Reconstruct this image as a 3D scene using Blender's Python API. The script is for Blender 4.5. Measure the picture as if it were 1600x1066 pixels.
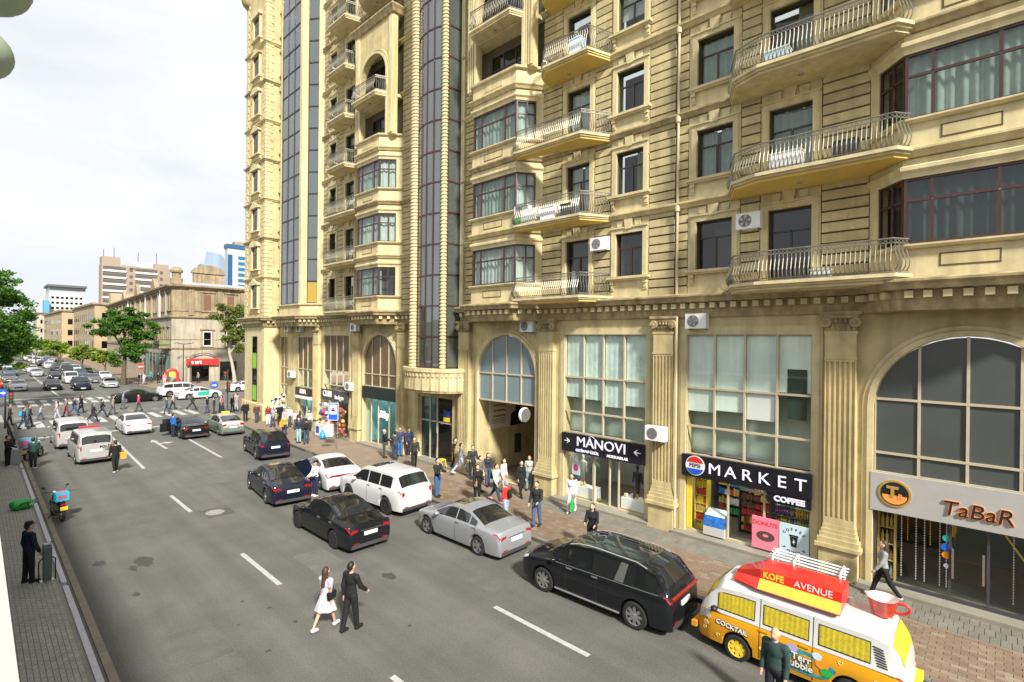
import bpy, math, random
import numpy as np
from mathutils import Matrix, Vector
for o in list(bpy.data.objects): bpy.data.objects.remove(o)
S = bpy.context.scene
COL = S.collection
rnd = random.Random(7)
PI = math.pi
# ---------------------------------------------------------------- camera
CAM_H = 7.5
FOC = 800.0
yaw, pitch, roll = map(math.radians, (46.45, -0.12, -0.58))
_cr, _sr, _cp, _sp = math.cos(roll), math.sin(roll), math.cos(pitch), math.sin(pitch)
_R = np.array([[_cr, -_sr, 0], [_sr, _cr, 0], [0, 0, 1]]) @ np.array([[1, 0, 0], [0, _cp, -_sp], [0, _sp, _cp]])
_B = np.array([[math.cos(yaw), -math.sin(yaw), 0], [0, 0, 1], [math.sin(yaw), math.cos(yaw), 0]])
_M = _R @ _B
cd = bpy.data.cameras.new('camera')
cd.sensor_width = 36.0
cd.lens = FOC / 1600.0 * 36.0
cd.clip_start = 0.05
cd.clip_end = 6000
cam = bpy.data.objects.new('camera', cd)
COL.objects.link(cam)
cam.matrix_world = Matrix([[_M[0][0], _M[1][0], -_M[2][0], 0], [_M[0][1], _M[1][1], -_M[2][1], 0], [_M[0][2], _M[1][2], -_M[2][2], CAM_H], [0, 0, 0, 1]])
S.camera = cam
def cam_depth(p):
    return float(_M[2] @ (np.array(p, float) - np.array([0, 0, CAM_H])))
# ---------------------------------------------------------------- world, sun, exposure
SUN_AZ, SUN_EL = math.radians(23), math.radians(38)
W = bpy.data.worlds.new('World'); S.world = W; W.use_nodes = True
nt = W.node_tree; nt.nodes.clear()
def wn(t): return nt.nodes.new(t)
wo = wn('ShaderNodeOutputWorld'); bg = wn('ShaderNodeBackground'); bg.inputs[1].default_value = 0.1
sky = wn('ShaderNodeTexSky'); sky.sky_type = 'NISHITA'; sky.sun_disc = False
sky.sun_elevation = SUN_EL; sky.sun_rotation = math.radians(180) + SUN_AZ
tc = wn('ShaderNodeTexCoord'); mp = wn('ShaderNodeMapping'); mp.inputs['Scale'].default_value = (1.6, 1.6, 4.5)
nz = wn('ShaderNodeTexNoise'); nz.inputs['Scale'].default_value = 1.7; nz.inputs['Detail'].default_value = 7; nz.inputs['Roughness'].default_value = 0.55
nz.inputs['Distortion'].default_value = 0.4
cr = wn('ShaderNodeValToRGB')
cr.color_ramp.elements[0].position = 0.30; cr.color_ramp.elements[0].color = (3.4, 3.52, 3.78, 1)
cr.color_ramp.elements[1].position = 0.62; cr.color_ramp.elements[1].color = (4.15, 4.2, 4.28, 1)
mk = wn('ShaderNodeMapRange'); mk.inputs['From Min'].default_value = 0.25; mk.inputs['From Max'].default_value = 0.5
mk.inputs['To Min'].default_value = 0.93; mk.inputs['To Max'].default_value = 1.0
mx = wn('ShaderNodeMix'); mx.data_type = 'RGBA'
L = nt.links.new
L(tc.outputs['Generated'], mp.inputs[0]); L(mp.outputs[0], nz.inputs['Vector'])
L(nz.outputs[0], cr.inputs[0]); L(nz.outputs[0], mk.inputs[0])
L(mk.outputs[0], mx.inputs[0]); L(sky.outputs[0], mx.inputs[6]); L(cr.outputs[0], mx.inputs[7])
L(mx.outputs[2], bg.inputs[0]); L(bg.outputs[0], wo.inputs[0])
sd = bpy.data.lights.new('sun', 'SUN'); sd.energy = 3.2; sd.angle = math.radians(6.0); sd.color = (1.0, 0.955, 0.87)
so = bpy.data.objects.new('sun', sd); COL.objects.link(so)
_d = Vector((math.sin(SUN_AZ) * math.cos(SUN_EL), math.cos(SUN_AZ) * math.cos(SUN_EL), -math.sin(SUN_EL)))
so.rotation_euler = _d.to_track_quat('-Z', 'Y').to_euler()
so.location = (-20, -60, 60)
S.view_settings.view_transform = 'Standard'; S.view_settings.look = 'None'
S.view_settings.exposure = 1.32; S.view_settings.gamma = 1.0; S.view_settings.use_curve_mapping = False
S.render.engine = 'CYCLES'
S.cycles.max_bounces = 8; S.cycles.transparent_max_bounces = 12
# ---------------------------------------------------------------- helpers: materials
MATS = {}
def mat(name, col, rough=0.7, metal=0.0, var=0.0, vscale=2.0, bump=0.0, bscale=40.0, rnd_obj=0.0, spec=0.5, coat=0.0, streak=0.0, emit=None, estr=0.0, var2=0.0, v2scale=30.0, along=0.0):
    if name in MATS: return MATS[name]
    m = bpy.data.materials.new(name); m.use_nodes = True
    t = m.node_tree; b = t.nodes['Principled BSDF']
    b.inputs['Base Color'].default_value = (*col, 1); b.inputs['Roughness'].default_value = rough; b.inputs['Metallic'].default_value = metal
    b.inputs['Specular IOR Level'].default_value = spec; b.inputs['Coat Weight'].default_value = coat
    if coat: b.inputs['Coat Roughness'].default_value = 0.04
    if emit: b.inputs['Emission Color'].default_value = (*emit, 1); b.inputs['Emission Strength'].default_value = estr
    n, k = t.nodes.new, t.links.new
    geo = None
    cur = None
    def pos(sc):
        nonlocal geo
        if geo is None: geo = n('ShaderNodeNewGeometry')
        mpn = n('ShaderNodeMapping'); mpn.inputs['Scale'].default_value = sc; k(geo.outputs['Position'], mpn.inputs[0]); return mpn.outputs[0]
    def scale_by(val, amt, lo, hi):
        nonlocal cur
        mr = n('ShaderNodeMapRange'); mr.inputs['From Min'].default_value = lo; mr.inputs['From Max'].default_value = hi
        mr.inputs['To Min'].default_value = 1 - amt; mr.inputs['To Max'].default_value = 1 + amt * 0.6; k(val, mr.inputs[0])
        mm = n('ShaderNodeMix'); mm.data_type = 'RGBA'; mm.blend_type = 'MULTIPLY'; mm.inputs[0].default_value = 1.0
        if cur is None: mm.inputs[6].default_value = (*col, 1)
        else: k(cur, mm.inputs[6])
        k(mr.outputs[0], mm.inputs[7]); cur = mm.outputs[2]
    if var:
        a = n('ShaderNodeTexNoise'); a.inputs['Scale'].default_value = vscale; a.inputs['Detail'].default_value = 8; a.inputs['Roughness'].default_value = 0.62
        k(pos((1, 1, 1)), a.inputs['Vector']); scale_by(a.outputs[0], var, 0.3, 0.7)
    if var2:
        a = n('ShaderNodeTexNoise'); a.inputs['Scale'].default_value = v2scale; a.inputs['Detail'].default_value = 4
        k(pos((1, 1, 1)), a.inputs['Vector']); scale_by(a.outputs[0], var2, 0.32, 0.68)
    if along:
        a = n('ShaderNodeTexNoise'); a.inputs['Scale'].default_value = 1.0; a.inputs['Detail'].default_value = 5
        k(pos((1.3, 0.045, 1.0)), a.inputs['Vector']); scale_by(a.outputs[0], along, 0.35, 0.65)
    if streak:
        a = n('ShaderNodeTexNoise'); a.inputs['Scale'].default_value = 1.0; a.inputs['Detail'].default_value = 6
        k(pos((3.0, 3.0, 0.18)), a.inputs['Vector']); scale_by(a.outputs[0], streak, 0.35, 0.65)
    if rnd_obj:
        oi = n('ShaderNodeObjectInfo'); scale_by(oi.outputs['Random'], rnd_obj, 0, 1)
    if cur is not None: k(cur, b.inputs['Base Color'])
    if bump:
        a = n('ShaderNodeTexNoise'); a.inputs['Scale'].default_value = bscale; a.inputs['Detail'].default_value = 5
        k(pos((1, 1, 1)), a.inputs['Vector'])
        bp = n('ShaderNodeBump'); bp.inputs['Strength'].default_value = bump; bp.inputs['Distance'].default_value = 0.02
        k(a.outputs[0], bp.inputs['Height']); k(bp.outputs[0], b.inputs['Normal'])
    MATS[name] = m
    return m
def glass(name, tint, refl=0.12, rough=0.02, body=0.0, bodycol=(0.02, 0.03, 0.03)):
    """window glass: see-through with its tint, fresnel reflections"""
    if name in MATS: return MATS[name]
    m = bpy.data.materials.new(name); m.use_nodes = True
    t = m.node_tree; t.nodes.clear(); n, k = t.nodes.new, t.links.new
    out = n('ShaderNodeOutputMaterial'); tr = n('ShaderNodeBsdfTransparent'); tr.inputs[0].default_value = (*tint, 1)
    gl = n('ShaderNodeBsdfGlossy'); gl.inputs['Roughness'].default_value = rough; gl.inputs[0].default_value = (0.95, 0.97, 1, 1)
    ge = n('ShaderNodeNewGeometry'); dt = n('ShaderNodeVectorMath'); dt.operation = 'DOT_PRODUCT'; k(ge.outputs['Incoming'], dt.inputs[0]); k(ge.outputs['Normal'], dt.inputs[1])
    def mth(op, a_, b_=None):
        q = n('ShaderNodeMath'); q.operation = op; q.use_clamp = op == 'ADD'
        for i_, v_ in enumerate((a_, b_)):
            if v_ is None: continue
            if isinstance(v_, (int, float)): q.inputs[i_].default_value = v_
            else: k(v_, q.inputs[i_])
        return q.outputs[0]
    sch = mth('POWER', mth('SUBTRACT', 1.0, mth('ABSOLUTE', dt.outputs['Value'])), 5.0)
    ad = mth('ADD', mth('MULTIPLY', sch, 0.95), refl + 0.04)
    base = tr.outputs[0]
    if body:
        df = n('ShaderNodeBsdfDiffuse'); df.inputs[0].default_value = (*bodycol, 1)
        mb = n('ShaderNodeMixShader'); mb.inputs[0].default_value = body; k(tr.outputs[0], mb.inputs[1]); k(df.outputs[0], mb.inputs[2]); base = mb.outputs[0]
    ms = n('ShaderNodeMixShader'); k(ad, ms.inputs[0]); k(base, ms.inputs[1]); k(gl.outputs[0], ms.inputs[2]); k(ms.outputs[0], out.inputs[0])
    MATS[name] = m
    return m
# ---------------------------------------------------------------- helpers: mesh builder
class Fr:
    """a wall plane: origin, direction u along it, outward normal n, z up"""
    def __init__(s, p, q=None, z=0.0, u=None):
        s.o = np.array([p[0], p[1], z], float)
        if u is None:
            u = (q[0] - p[0], q[1] - p[1])
        l = math.hypot(*u); s.len = l; s.u = np.array([u[0] / l, u[1] / l, 0]); s.n = np.array([-s.u[1], s.u[0], 0]); s.z = np.array([0, 0, 1.0])
    def __call__(s, a, b, c=0.0):
        return tuple(s.o + s.u * a + s.z * b + s.n * c)
IDF = Fr((0, 0), u=(1, 0))
class MB:
    def __init__(s): s.v = []; s.f = []; s.m = []
    def add(s, v, f, mi=0):
        k = len(s.v); s.v.extend(v); s.f.extend([tuple(i + k for i in q) for q in f]); s.m.extend([mi] * len(f)); return s
    def box(s, x0, x1, y0, y1, z0, z1, mi=0):
        v = [(x, y, z) for z in (z0, z1) for y in (y0, y1) for x in (x0, x1)]
        return s.add(v, [(0, 2, 3, 1), (4, 5, 7, 6), (0, 1, 5, 4), (2, 6, 7, 3), (0, 4, 6, 2), (1, 3, 7, 5)], mi)
    def fbox(s, F, u0, u1, z0, z1, d0, d1, mi=0):
        v = [F(u, z, d) for z in (z0, z1) for d in (d0, d1) for u in (u0, u1)]
        return s.add(v, [(0, 2, 3, 1), (4, 5, 7, 6), (0, 1, 5, 4), (2, 6, 7, 3), (0, 4, 6, 2), (1, 3, 7, 5)], mi)
    def fpoly(s, F, pts, d0, d1, mi=0):
        """extrude a polygon given in (u, z) from depth d0 to d1"""
        n = len(pts); v = [F(a, b, d0) for a, b in pts] + [F(a, b, d1) for a, b in pts]
        f = [tuple(range(n))[::-1], tuple(range(n, 2 * n))] + [(i, (i + 1) % n, n + (i + 1) % n, n + i) for i in range(n)]
        return s.add(v, f, mi)
    def prism(s, pts, z0, z1, mi=0):
        n = len(pts); v = [(a, b, z0) for a, b in pts] + [(a, b, z1) for a, b in pts]
        f = [tuple(range(n))[::-1], tuple(range(n, 2 * n))] + [(i, (i + 1) % n, n + (i + 1) % n, n + i) for i in range(n)]
        return s.add(v, f, mi)
    def tube(s, pts, r, n=6, mi=0, cap=True):
        pts = [np.array(p, float) for p in pts]; k = len(pts); rs = r if isinstance(r, (list, tuple)) else [r] * k
        v = []; up = None
        for i, p in enumerate(pts):
            t = pts[min(i + 1, k - 1)] - pts[max(i - 1, 0)]; t = t / (np.linalg.norm(t) + 1e-9)
            if up is None:
                a = np.array([0, 0, 1.0]) if abs(t[2]) < 0.9 else np.array([1.0, 0, 0]); up = np.cross(t, a)
            else: up = up - t * (up @ t)
            up = up / (np.linalg.norm(up) + 1e-9); w = np.cross(t, up)
            for j in range(n):
                a = 2 * PI * j / n; v.append(tuple(p + rs[i] * (math.cos(a) * up + math.sin(a) * w)))
        f = [(i * n + j, i * n + (j + 1) % n, (i + 1) * n + (j + 1) % n, (i + 1) * n + j) for i in range(k - 1) for j in range(n)]
        if cap: f += [tuple(range(n))[::-1], tuple(range((k - 1) * n, k * n))]
        return s.add(v, f, mi)
    def lathe(s, c, prof, n=16, mi=0, axis='z', a0=0.0, a1=2 * PI, caps=True):
        full = abs(a1 - a0) > 6.28; m = n if full else n + 1; v = []
        for r, h in prof:
            for j in range(m):
                a = a0 + (a1 - a0) * j / n; x, y = r * math.cos(a), r * math.sin(a)
                p = (x, y, h) if axis == 'z' else ((h, x, y) if axis == 'x' else (x, h, y))
                v.append((c[0] + p[0], c[1] + p[1], c[2] + p[2]))
        f = []
        for i in range(len(prof) - 1):
            for j in range(n):
                q = (i * m + j, i * m + (j + 1) % m, (i + 1) * m + (j + 1) % m, (i + 1) * m + j); f.append(q if axis != 'y' else q[::-1])
        if full and caps and prof[0][0] > 1e-4: f.append(tuple(range(m))[::-1])
        if full and caps and prof[-1][0] > 1e-4: f.append(tuple(range((len(prof) - 1) * m, len(prof) * m)))
        return s.add(v, f, mi)
    def ball(s, c, r, n=10, m=7, mi=0):
        r = r if isinstance(r, (tuple, list)) else (r, r, r); v = [(c[0], c[1], c[2] - r[2])]
        for i in range(1, m):
            b = -PI / 2 + PI * i / m
            for j in range(n):
                a = 2 * PI * j / n; v.append((c[0] + r[0] * math.cos(b) * math.cos(a), c[1] + r[1] * math.cos(b) * math.sin(a), c[2] + r[2] * math.sin(b)))
        v.append((c[0], c[1], c[2] + r[2])); e = len(v) - 1
        f = [(0, 1 + (j + 1) % n, 1 + j) for j in range(n)] + [(e, 1 + (m - 2) * n + j, 1 + (m - 2) * n + (j + 1) % n) for j in range(n)]
        f += [(1 + i * n + j, 1 + i * n + (j + 1) % n, 1 + (i + 1) * n + (j + 1) % n, 1 + (i + 1) * n + j) for i in range(m - 2) for j in range(n)]
        return s.add(v, f, mi)
    def sweep(s, path, prof, mi=0, closed=True, caps=True):
        """sweep a profile of (outward offset, z) along a plan polyline, mitred; outward is to the left of travel"""
        k = len(path); v = []; n = len(prof)
        for i in range(k):
            p = np.array(path[i], float); nn = []
            if i > 0:
                d = p - np.array(path[i - 1]); d /= np.linalg.norm(d); nn.append(np.array([-d[1], d[0]]))
            if i < k - 1:
                d = np.array(path[i + 1]) - p; d /= np.linalg.norm(d); nn.append(np.array([-d[1], d[0]]))
            m = sum(nn); m = m / np.linalg.norm(m); m = m / max(0.35, m @ nn[0])
            for o, z in prof: v.append((p[0] + m[0] * o, p[1] + m[1] * o, z))
        rng = range(n if closed else n - 1)
        f = [(i * n + j, i * n + (j + 1) % n, (i + 1) * n + (j + 1) % n, (i + 1) * n + j) for i in range(k - 1) for j in rng]
        if closed and caps: f += [tuple(range(n))[::-1], tuple(range((k - 1) * n, k * n))]
        return s.add(v, f, mi)
    def mesh(s, name, mats, smooth=None):
        me = bpy.data.meshes.new(name); me.from_pydata(s.v, [], s.f)
        for m in (mats if isinstance(mats, (list, tuple)) else [mats]): me.materials.append(m)
        if any(s.m): me.polygons.foreach_set('material_index', s.m)
        if smooth is not None:
            me.polygons.foreach_set('use_smooth', [True] * len(me.polygons)); me.set_sharp_from_angle(angle=math.radians(smooth))
        me.update(); return me
    def build(s, name, mats, parent=None, smooth=None, **kw):
        return put(name, s.mesh(name, mats, smooth), parent, **kw)
def put(name, data, parent=None, label=None, cat=None, group=None, kind=None, loc=None, rz=None):
    o = bpy.data.objects.new(name, data); COL.objects.link(o)
    if parent is not None: o.parent = parent
    if label: o['label'] = label
    if cat: o['category'] = cat
    if group: o['group'] = group
    if kind: o['kind'] = kind
    if loc is not None: o.location = loc
    if rz is not None: o.rotation_euler = (0, 0, rz)
    return o
def thing(name, label, cat, loc=(0, 0, 0), rz=0.0, group=None):
    return put(name, None, None, label, cat, group, None, loc, rz)
def lerp(a, b, t): return a + (b - a) * t
def interp(x, pts):
    return float(np.interp(x, [p[0] for p in pts], [p[1] for p in pts]))
_tc = {}
def text_mesh(txt, size=1.0, depth=0.02, bold=0.0, shear=0.0, sx=1.0):
    """a word as mesh data in the local (x, y) plane, extruded; centred"""
    key = (txt, size, depth, bold, shear, sx)
    if key in _tc: return _tc[key]
    cu = bpy.data.curves.new('t', 'FONT'); cu.body = txt; cu.size = size; cu.extrude = depth; cu.offset = bold; cu.align_x = 'CENTER'; cu.align_y = 'CENTER'; cu.shear = shear
    cu.resolution_u = 3
    o = bpy.data.objects.new('t', cu); COL.objects.link(o)
    dg = bpy.context.evaluated_depsgraph_get(); me = bpy.data.meshes.new_from_object(o.evaluated_get(dg))
    v = [((p.co.x) * sx, p.co.y, p.co.z) for p in me.vertices]; f = [tuple(p.vertices) for p in me.polygons]
    bpy.data.objects.remove(o); bpy.data.curves.remove(cu); bpy.data.meshes.remove(me)
    _tc[key] = (v, f); return v, f
def text_on(F, txt, u, z, d, size, m, parent, depth=0.02, bold=0.0, name='lettering', shear=0.0, sx=1.0, flip=True, rot=0.0):
    """lettering on a wall plane; reads from the street (u runs away from the viewer's right, so it is flipped)"""
    v, f = text_mesh(txt, size, depth, bold, shear, sx)
    c, s_ = math.cos(rot), math.sin(rot)
    vv = []
    for x, y, zz in v:
        x, y = x * c - y * s_, x * s_ + y * c
        vv.append(F(u - x if flip else u + x, z + y, d + zz))
    b = MB(); b.add(vv, f if flip else [q[::-1] for q in f])
    return b.build(name, m, parent)
# ---------------------------------------------------------------- shared materials
STONE = mat('sand_limestone', (0.53, 0.44, 0.225), 0.85, var=0.22, vscale=1.3, bump=0.25, bscale=30, streak=0.16)
STONE2 = mat('rusticated_limestone', (0.52, 0.435, 0.23), 0.88, var=0.2, vscale=2.2, bump=0.35, bscale=26, rnd_obj=0.2, streak=0.14)
STONE_L = mat('pale_limestone', (0.58, 0.49, 0.275), 0.82, var=0.16, vscale=1.8, bump=0.2, bscale=34, streak=0.14)
STONE_Y = mat('yellow_painted_soffit', (0.62, 0.44, 0.12), 0.8, var=0.12, vscale=1.2)
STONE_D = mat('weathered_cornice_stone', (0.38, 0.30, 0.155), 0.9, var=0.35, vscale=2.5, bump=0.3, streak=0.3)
GROOVE = mat('joint_dirt_and_shade', (0.10, 0.078, 0.042), 0.95, var=0.2)  # dirty joint stone, darkened further to hold groove shade in the colour
BROWN = mat('brown_window_frame', (0.055, 0.022, 0.018), 0.45, var=0.1)
DKFRAME = mat('dark_window_frame', (0.035, 0.028, 0.025), 0.45)
CREAMFR = mat('cream_shop_frame', (0.50, 0.43, 0.30), 0.5, var=0.1)
GLASS = glass('window_glass', (0.66, 0.72, 0.69), 0.02)
GLASS_D = glass('dark_window_glass', (0.28, 0.31, 0.30), 0.02)
GLASS_T = glass('stair_tower_glass', (0.25, 0.32, 0.34), 0.12, body=0.4, bodycol=(0.16, 0.20, 0.19))
GLASS_S = glass('shop_glass', (0.93, 0.96, 0.94), 0.0)
GREYPANEL = mat('grey_film_glazing', (0.075, 0.084, 0.08), 0.28, var=0.12, vscale=0.8, spec=0.6)
GREYBLUE = mat('grey_blue_film_glazing', (0.20, 0.25, 0.27), 0.3, var=0.08, vscale=0.8, spec=0.6)
BROWNPANEL = mat('brown_film_glazing', (0.13, 0.085, 0.04), 0.3, var=0.1, spec=0.6)
FROST = mat('pale_green_blind_behind_glass', (0.74, 0.84, 0.76), 0.25, var=0.14, vscale=0.7, streak=0.12, spec=0.5)
CURT = mat('teal_sheer_curtain', (0.42, 0.49, 0.44), 0.9, var=0.15, vscale=3)
CURT_W = mat('white_sheer_curtain', (0.66, 0.70, 0.66), 0.9, var=0.1, vscale=3)
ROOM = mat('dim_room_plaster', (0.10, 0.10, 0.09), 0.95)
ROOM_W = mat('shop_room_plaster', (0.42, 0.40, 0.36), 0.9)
IRON = mat('pewter_wrought_iron', (0.22, 0.205, 0.16), 0.42, 0.5, var=0.3, vscale=6)
DKIRON = mat('dark_wrought_iron', (0.05, 0.05, 0.045), 0.5, 0.4)
WHITE = mat('white_plastic', (0.78, 0.79, 0.78), 0.45, var=0.05)
BLACK = mat('black_plastic', (0.012, 0.012, 0.013), 0.5)
DKGREY = mat('dark_grey_plastic', (0.05, 0.05, 0.055), 0.5)
GREYM = mat('grey_metal', (0.36, 0.37, 0.37), 0.4, 0.7, var=0.1)
STEEL = mat('steel', (0.6, 0.6, 0.6), 0.25, 1.0)
RED = mat('red_plastic', (0.62, 0.03, 0.025), 0.4)
BLUE = mat('blue_plastic', (0.02, 0.10, 0.50), 0.4)
CYAN = mat('cyan_box_fabric', (0.02, 0.34, 0.52), 0.6)
GREEN = mat('green_bag_fabric', (0.02, 0.42, 0.06), 0.55, var=0.15, vscale=6)
YELLOW = mat('yellow_plastic', (0.80, 0.58, 0.04), 0.45)
ORANGE = mat('orange_plastic', (0.85, 0.30, 0.02), 0.45)
PINK = mat('pink_print', (0.80, 0.22, 0.30), 0.5)
PALEBLUE = mat('pale_blue_print', (0.55, 0.70, 0.78), 0.5)
WHITEP = mat('white_print', (0.80, 0.80, 0.78), 0.5)
CREAM = mat('cream_print', (0.78, 0.70, 0.52), 0.6)
ASPHALT = mat('worn_asphalt', (0.122, 0.122, 0.105), 0.9, var=0.22, vscale=0.4, bump=0.5, bscale=55, var2=0.2, v2scale=22, along=0.16)
PAINT = mat('white_road_paint', (0.42, 0.42, 0.40), 0.8, var=0.3, vscale=7)
PAINT_Y = mat('yellow_road_paint', (0.30, 0.23, 0.09), 0.8, var=0.2, vscale=4)
PAVE_B = mat('grey_paving_bed', (0.27, 0.265, 0.23), 0.95, var=0.2, vscale=2)
PAVER_G = mat('grey_green_paver', (0.36, 0.365, 0.32), 0.85, var=0.15, vscale=3, rnd_obj=0.12, bump=0.2)
PAVER_R = mat('reddish_tan_paver', (0.215, 0.15, 0.10), 0.85, var=0.2, vscale=1.6, rnd_obj=0.16, bump=0.2)
PAVER_D = mat('grey_border_paver', (0.17, 0.16, 0.13), 0.85, var=0.2, vscale=2, rnd_obj=0.1)
KERB_T = mat('tan_kerb_concrete', (0.26, 0.232, 0.17), 0.9, var=0.2, vscale=2, bump=0.2, rnd_obj=0.1)
KERB_G = mat('grey_kerb_granite', (0.17, 0.16, 0.14), 0.85, var=0.2, vscale=3, rnd_obj=0.1)
STEP = mat('grey_granite_step', (0.24, 0.225, 0.18), 0.7, var=0.15, vscale=2)
LAMP = mat('added_ceiling_lamp', (1, 1, 1), 0.5, emit=(1.0, 0.95, 0.85), estr=12.0)  # glowing panels added to brighten the market, boutique, bar and kiosk rooms
LAMPC = mat('lit_cool_lamp', (1, 1, 1), 0.5, emit=(0.75, 0.95, 1.0), estr=7.0)
BARK = mat('brown_bark', (0.10, 0.075, 0.05), 0.95, var=0.3, vscale=8, bump=0.6, bscale=12)
BARK_W = mat('pale_plane_bark', (0.42, 0.38, 0.30), 0.9, var=0.3, vscale=6)
def leafmat(name, c):
    if name in MATS: return MATS[name]
    m = mat(name, c, 0.6, var=0.45, vscale=1.1)
    t = m.node_tree; b = t.nodes['Principled BSDF']; o = [q for q in t.nodes if q.type == 'OUTPUT_MATERIAL'][0]; tl = t.nodes.new('ShaderNodeBsdfTranslucent'); ms = t.nodes.new('ShaderNodeMixShader'); ms.inputs[0].default_value = 0.4
    if b.inputs['Base Color'].links: t.links.new(b.inputs['Base Color'].links[0].from_socket, tl.inputs[0])
    t.links.new(b.outputs[0], ms.inputs[1]); t.links.new(tl.outputs[0], ms.inputs[2]); t.links.new(ms.outputs[0], o.inputs[0])
    return m
LEAF_A = leafmat('deep_green_leaves', (0.075, 0.19, 0.018))
LEAF_B = leafmat('bright_green_leaves', (0.22, 0.33, 0.025))
LEAF_C = leafmat('olive_plane_leaves', (0.19, 0.24, 0.05))
# ================================================================ ground, road, pavements
MB().box(-3000, 3000, -3000, 3000, -0.6, -0.06).build('ground', mat('city_ground', (0.16, 0.15, 0.13), 0.95, var=0.2, vscale=0.05), kind='structure')
ROAD = MB().add([(x, y, 0) for y in (-70, 20, 60, 120, 420) for x in (-60, 5, 20, 130)], [(j * 4 + i, j * 4 + i + 1, j * 4 + i + 5, j * 4 + i + 4) for j in range(4) for i in range(3)]).build('road', ASPHALT, kind='structure')
def paint(name, x0, x1, y0, y1, m=PAINT, z=0.005):
    return MB().add([(x0, y0, z), (x1, y0, z), (x1, y1, z), (x0, y1, z)], [(0, 1, 2, 3)]).build(name, m, ROAD)
for x, ys in ((6.45, (-2.8, 6.5, 15.74, 25.0)), (10.13, (-2.2, 7.0, 16.3, 25.7))):
    for y in ys: paint('lane_dash', x - 0.075, x + 0.075, y, y + 3.2)
MB().add([(6.62, 35.0, .005), (6.78, 35.0, .005), (7.25, 49.6, .005), (7.09, 49.6, .005)], [(0, 1, 2, 3)]).build('lane_line', PAINT, ROAD)
MB().add([(10.6, 35.0, .005), (10.76, 35.0, .005), (11.0, 44.0, .005), (10.84, 44.0, .005)], [(0, 1, 2, 3)]).build('lane_line', PAINT, ROAD)
paint('stop_line', 3.0, 15.0, 50.4, 50.85)
for k in range(13): paint('crossing_stripe', 2.55 + k * 1.02, 3.08 + k * 1.02, 56.2 + k * .03, 60.2 + k * .03)
for k in range(13): paint('crossing_stripe', 2.55 + k * 1.02, 3.08 + k * 1.02, 62.4, 64.4, mat('worn_road_paint', (0.18, 0.18, 0.17), 0.85, var=0.3, vscale=3))
for r in range(2):
    for k in range(13): paint('crossing_stripe', 3.2 + k * 1.02, 3.75 + k * 1.02, 73.6 + r * 3.6, 76.2 + r * 3.6)
for y0, y1, x in ((84, 150, 7.2),): MB().add([(x, y0, .005), (x + .2, y0, .005), (x + .7, y1 + 100, .005), (x + .5, y1 + 100, .005)], [(0, 1, 2, 3)]).build('lane_line', PAINT, ROAD)
paint('far_stop_line', 2.6, 9.5, 82.0, 82.6)
MB().add([(8.85, 40.2, .005), (9.02, 40.2, .005), (9.02, 42.3, .005), (9.35, 42.3, .005), (9.35, 42.05, .005), (9.9, 42.5, .005), (9.35, 42.95, .005), (9.35, 42.65, .005), (9.02, 42.65, .005), (9.02, 43.4, .005), (9.2, 43.4, .005), (8.93, 44.4, .005), (8.66, 43.4, .005), (8.85, 43.4, .005)], [tuple(range(14))]).build('turn_arrow', PAINT, ROAD)
MB().add([(15.0, 49.8, .005), (15.25, 49.8, .005), (16.1, 55.5, .005), (15.85, 55.5, .005)], [(0, 1, 2, 3)]).build('yellow_edge_line', PAINT_Y, ROAD)
# manholes
def manhole(x, y, z, r, lab, m):
    b = MB(); b.lathe((x, y, z), [(r, 0.0), (r, 0.012), (r * .86, 0.012), (r * .84, 0.006), (0.0, 0.008)], 24)
    for k in range(4): b.box(x - r * .5, x + r * .5, y - r * .45 + k * r * .3, y - r * .36 + k * r * .3, z + .008, z + .016)
    return b.build('manhole_cover', m, label=lab, cat='manhole cover')
manhole(7.15, 24.2, .004, .36, 'round pale manhole cover in the road beside the lane dashes', mat('pale_manhole_iron', (0.34, 0.33, 0.30), 0.6, 0.3, var=0.2, vscale=9))
PATCH = mat('dark_asphalt_patch', (0.085, 0.084, 0.074), 0.9, var=0.3, vscale=2)
MB().add([(6.75, 23.6, .003), (7.75, 23.55, .003), (7.8, 24.8, .003), (6.7, 24.85, .003)], [(0, 1, 2, 3)]).build('road_patch', PATCH, ROAD)
def blot(cx, cy, rx, ry, seed, m):
    r = random.Random(seed); n = 22; pts = []
    for i in range(n):
        a = 2 * PI * i / n; k = 0.6 + 0.5 * r.random(); pts.append((cx + rx * k * math.cos(a), cy + ry * k * math.sin(a), .0035))
    MB().add(pts, [tuple(range(n))]).build('oil_stain', m, ROAD)
STAIN = mat('oil_stained_asphalt', (0.055, 0.054, 0.046), 0.75, var=0.3, vscale=5)
for i, (x, y, a, b) in enumerate(((3.95, 20.6, .28, .55), (3.6, 20.2, .12, .3), (3.1, 32.5, .5, .22), (2.9, 21.4, .2, .3), (5.3, 15.5, .06, .06), (5.7, 14.6, .07, .05), (5.9, 13.4, .06, .08), (4.8, 14.3, .05, .05), (6.9, 13.2, .06, .05), (4.9, 12.6, .08, .06), (3.3, 18.1, .1, .2), (7.9, 11.1, .07, .06), (9.1, 13.9, .2, .35))): blot(x, y, a, b, i, STAIN)
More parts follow.
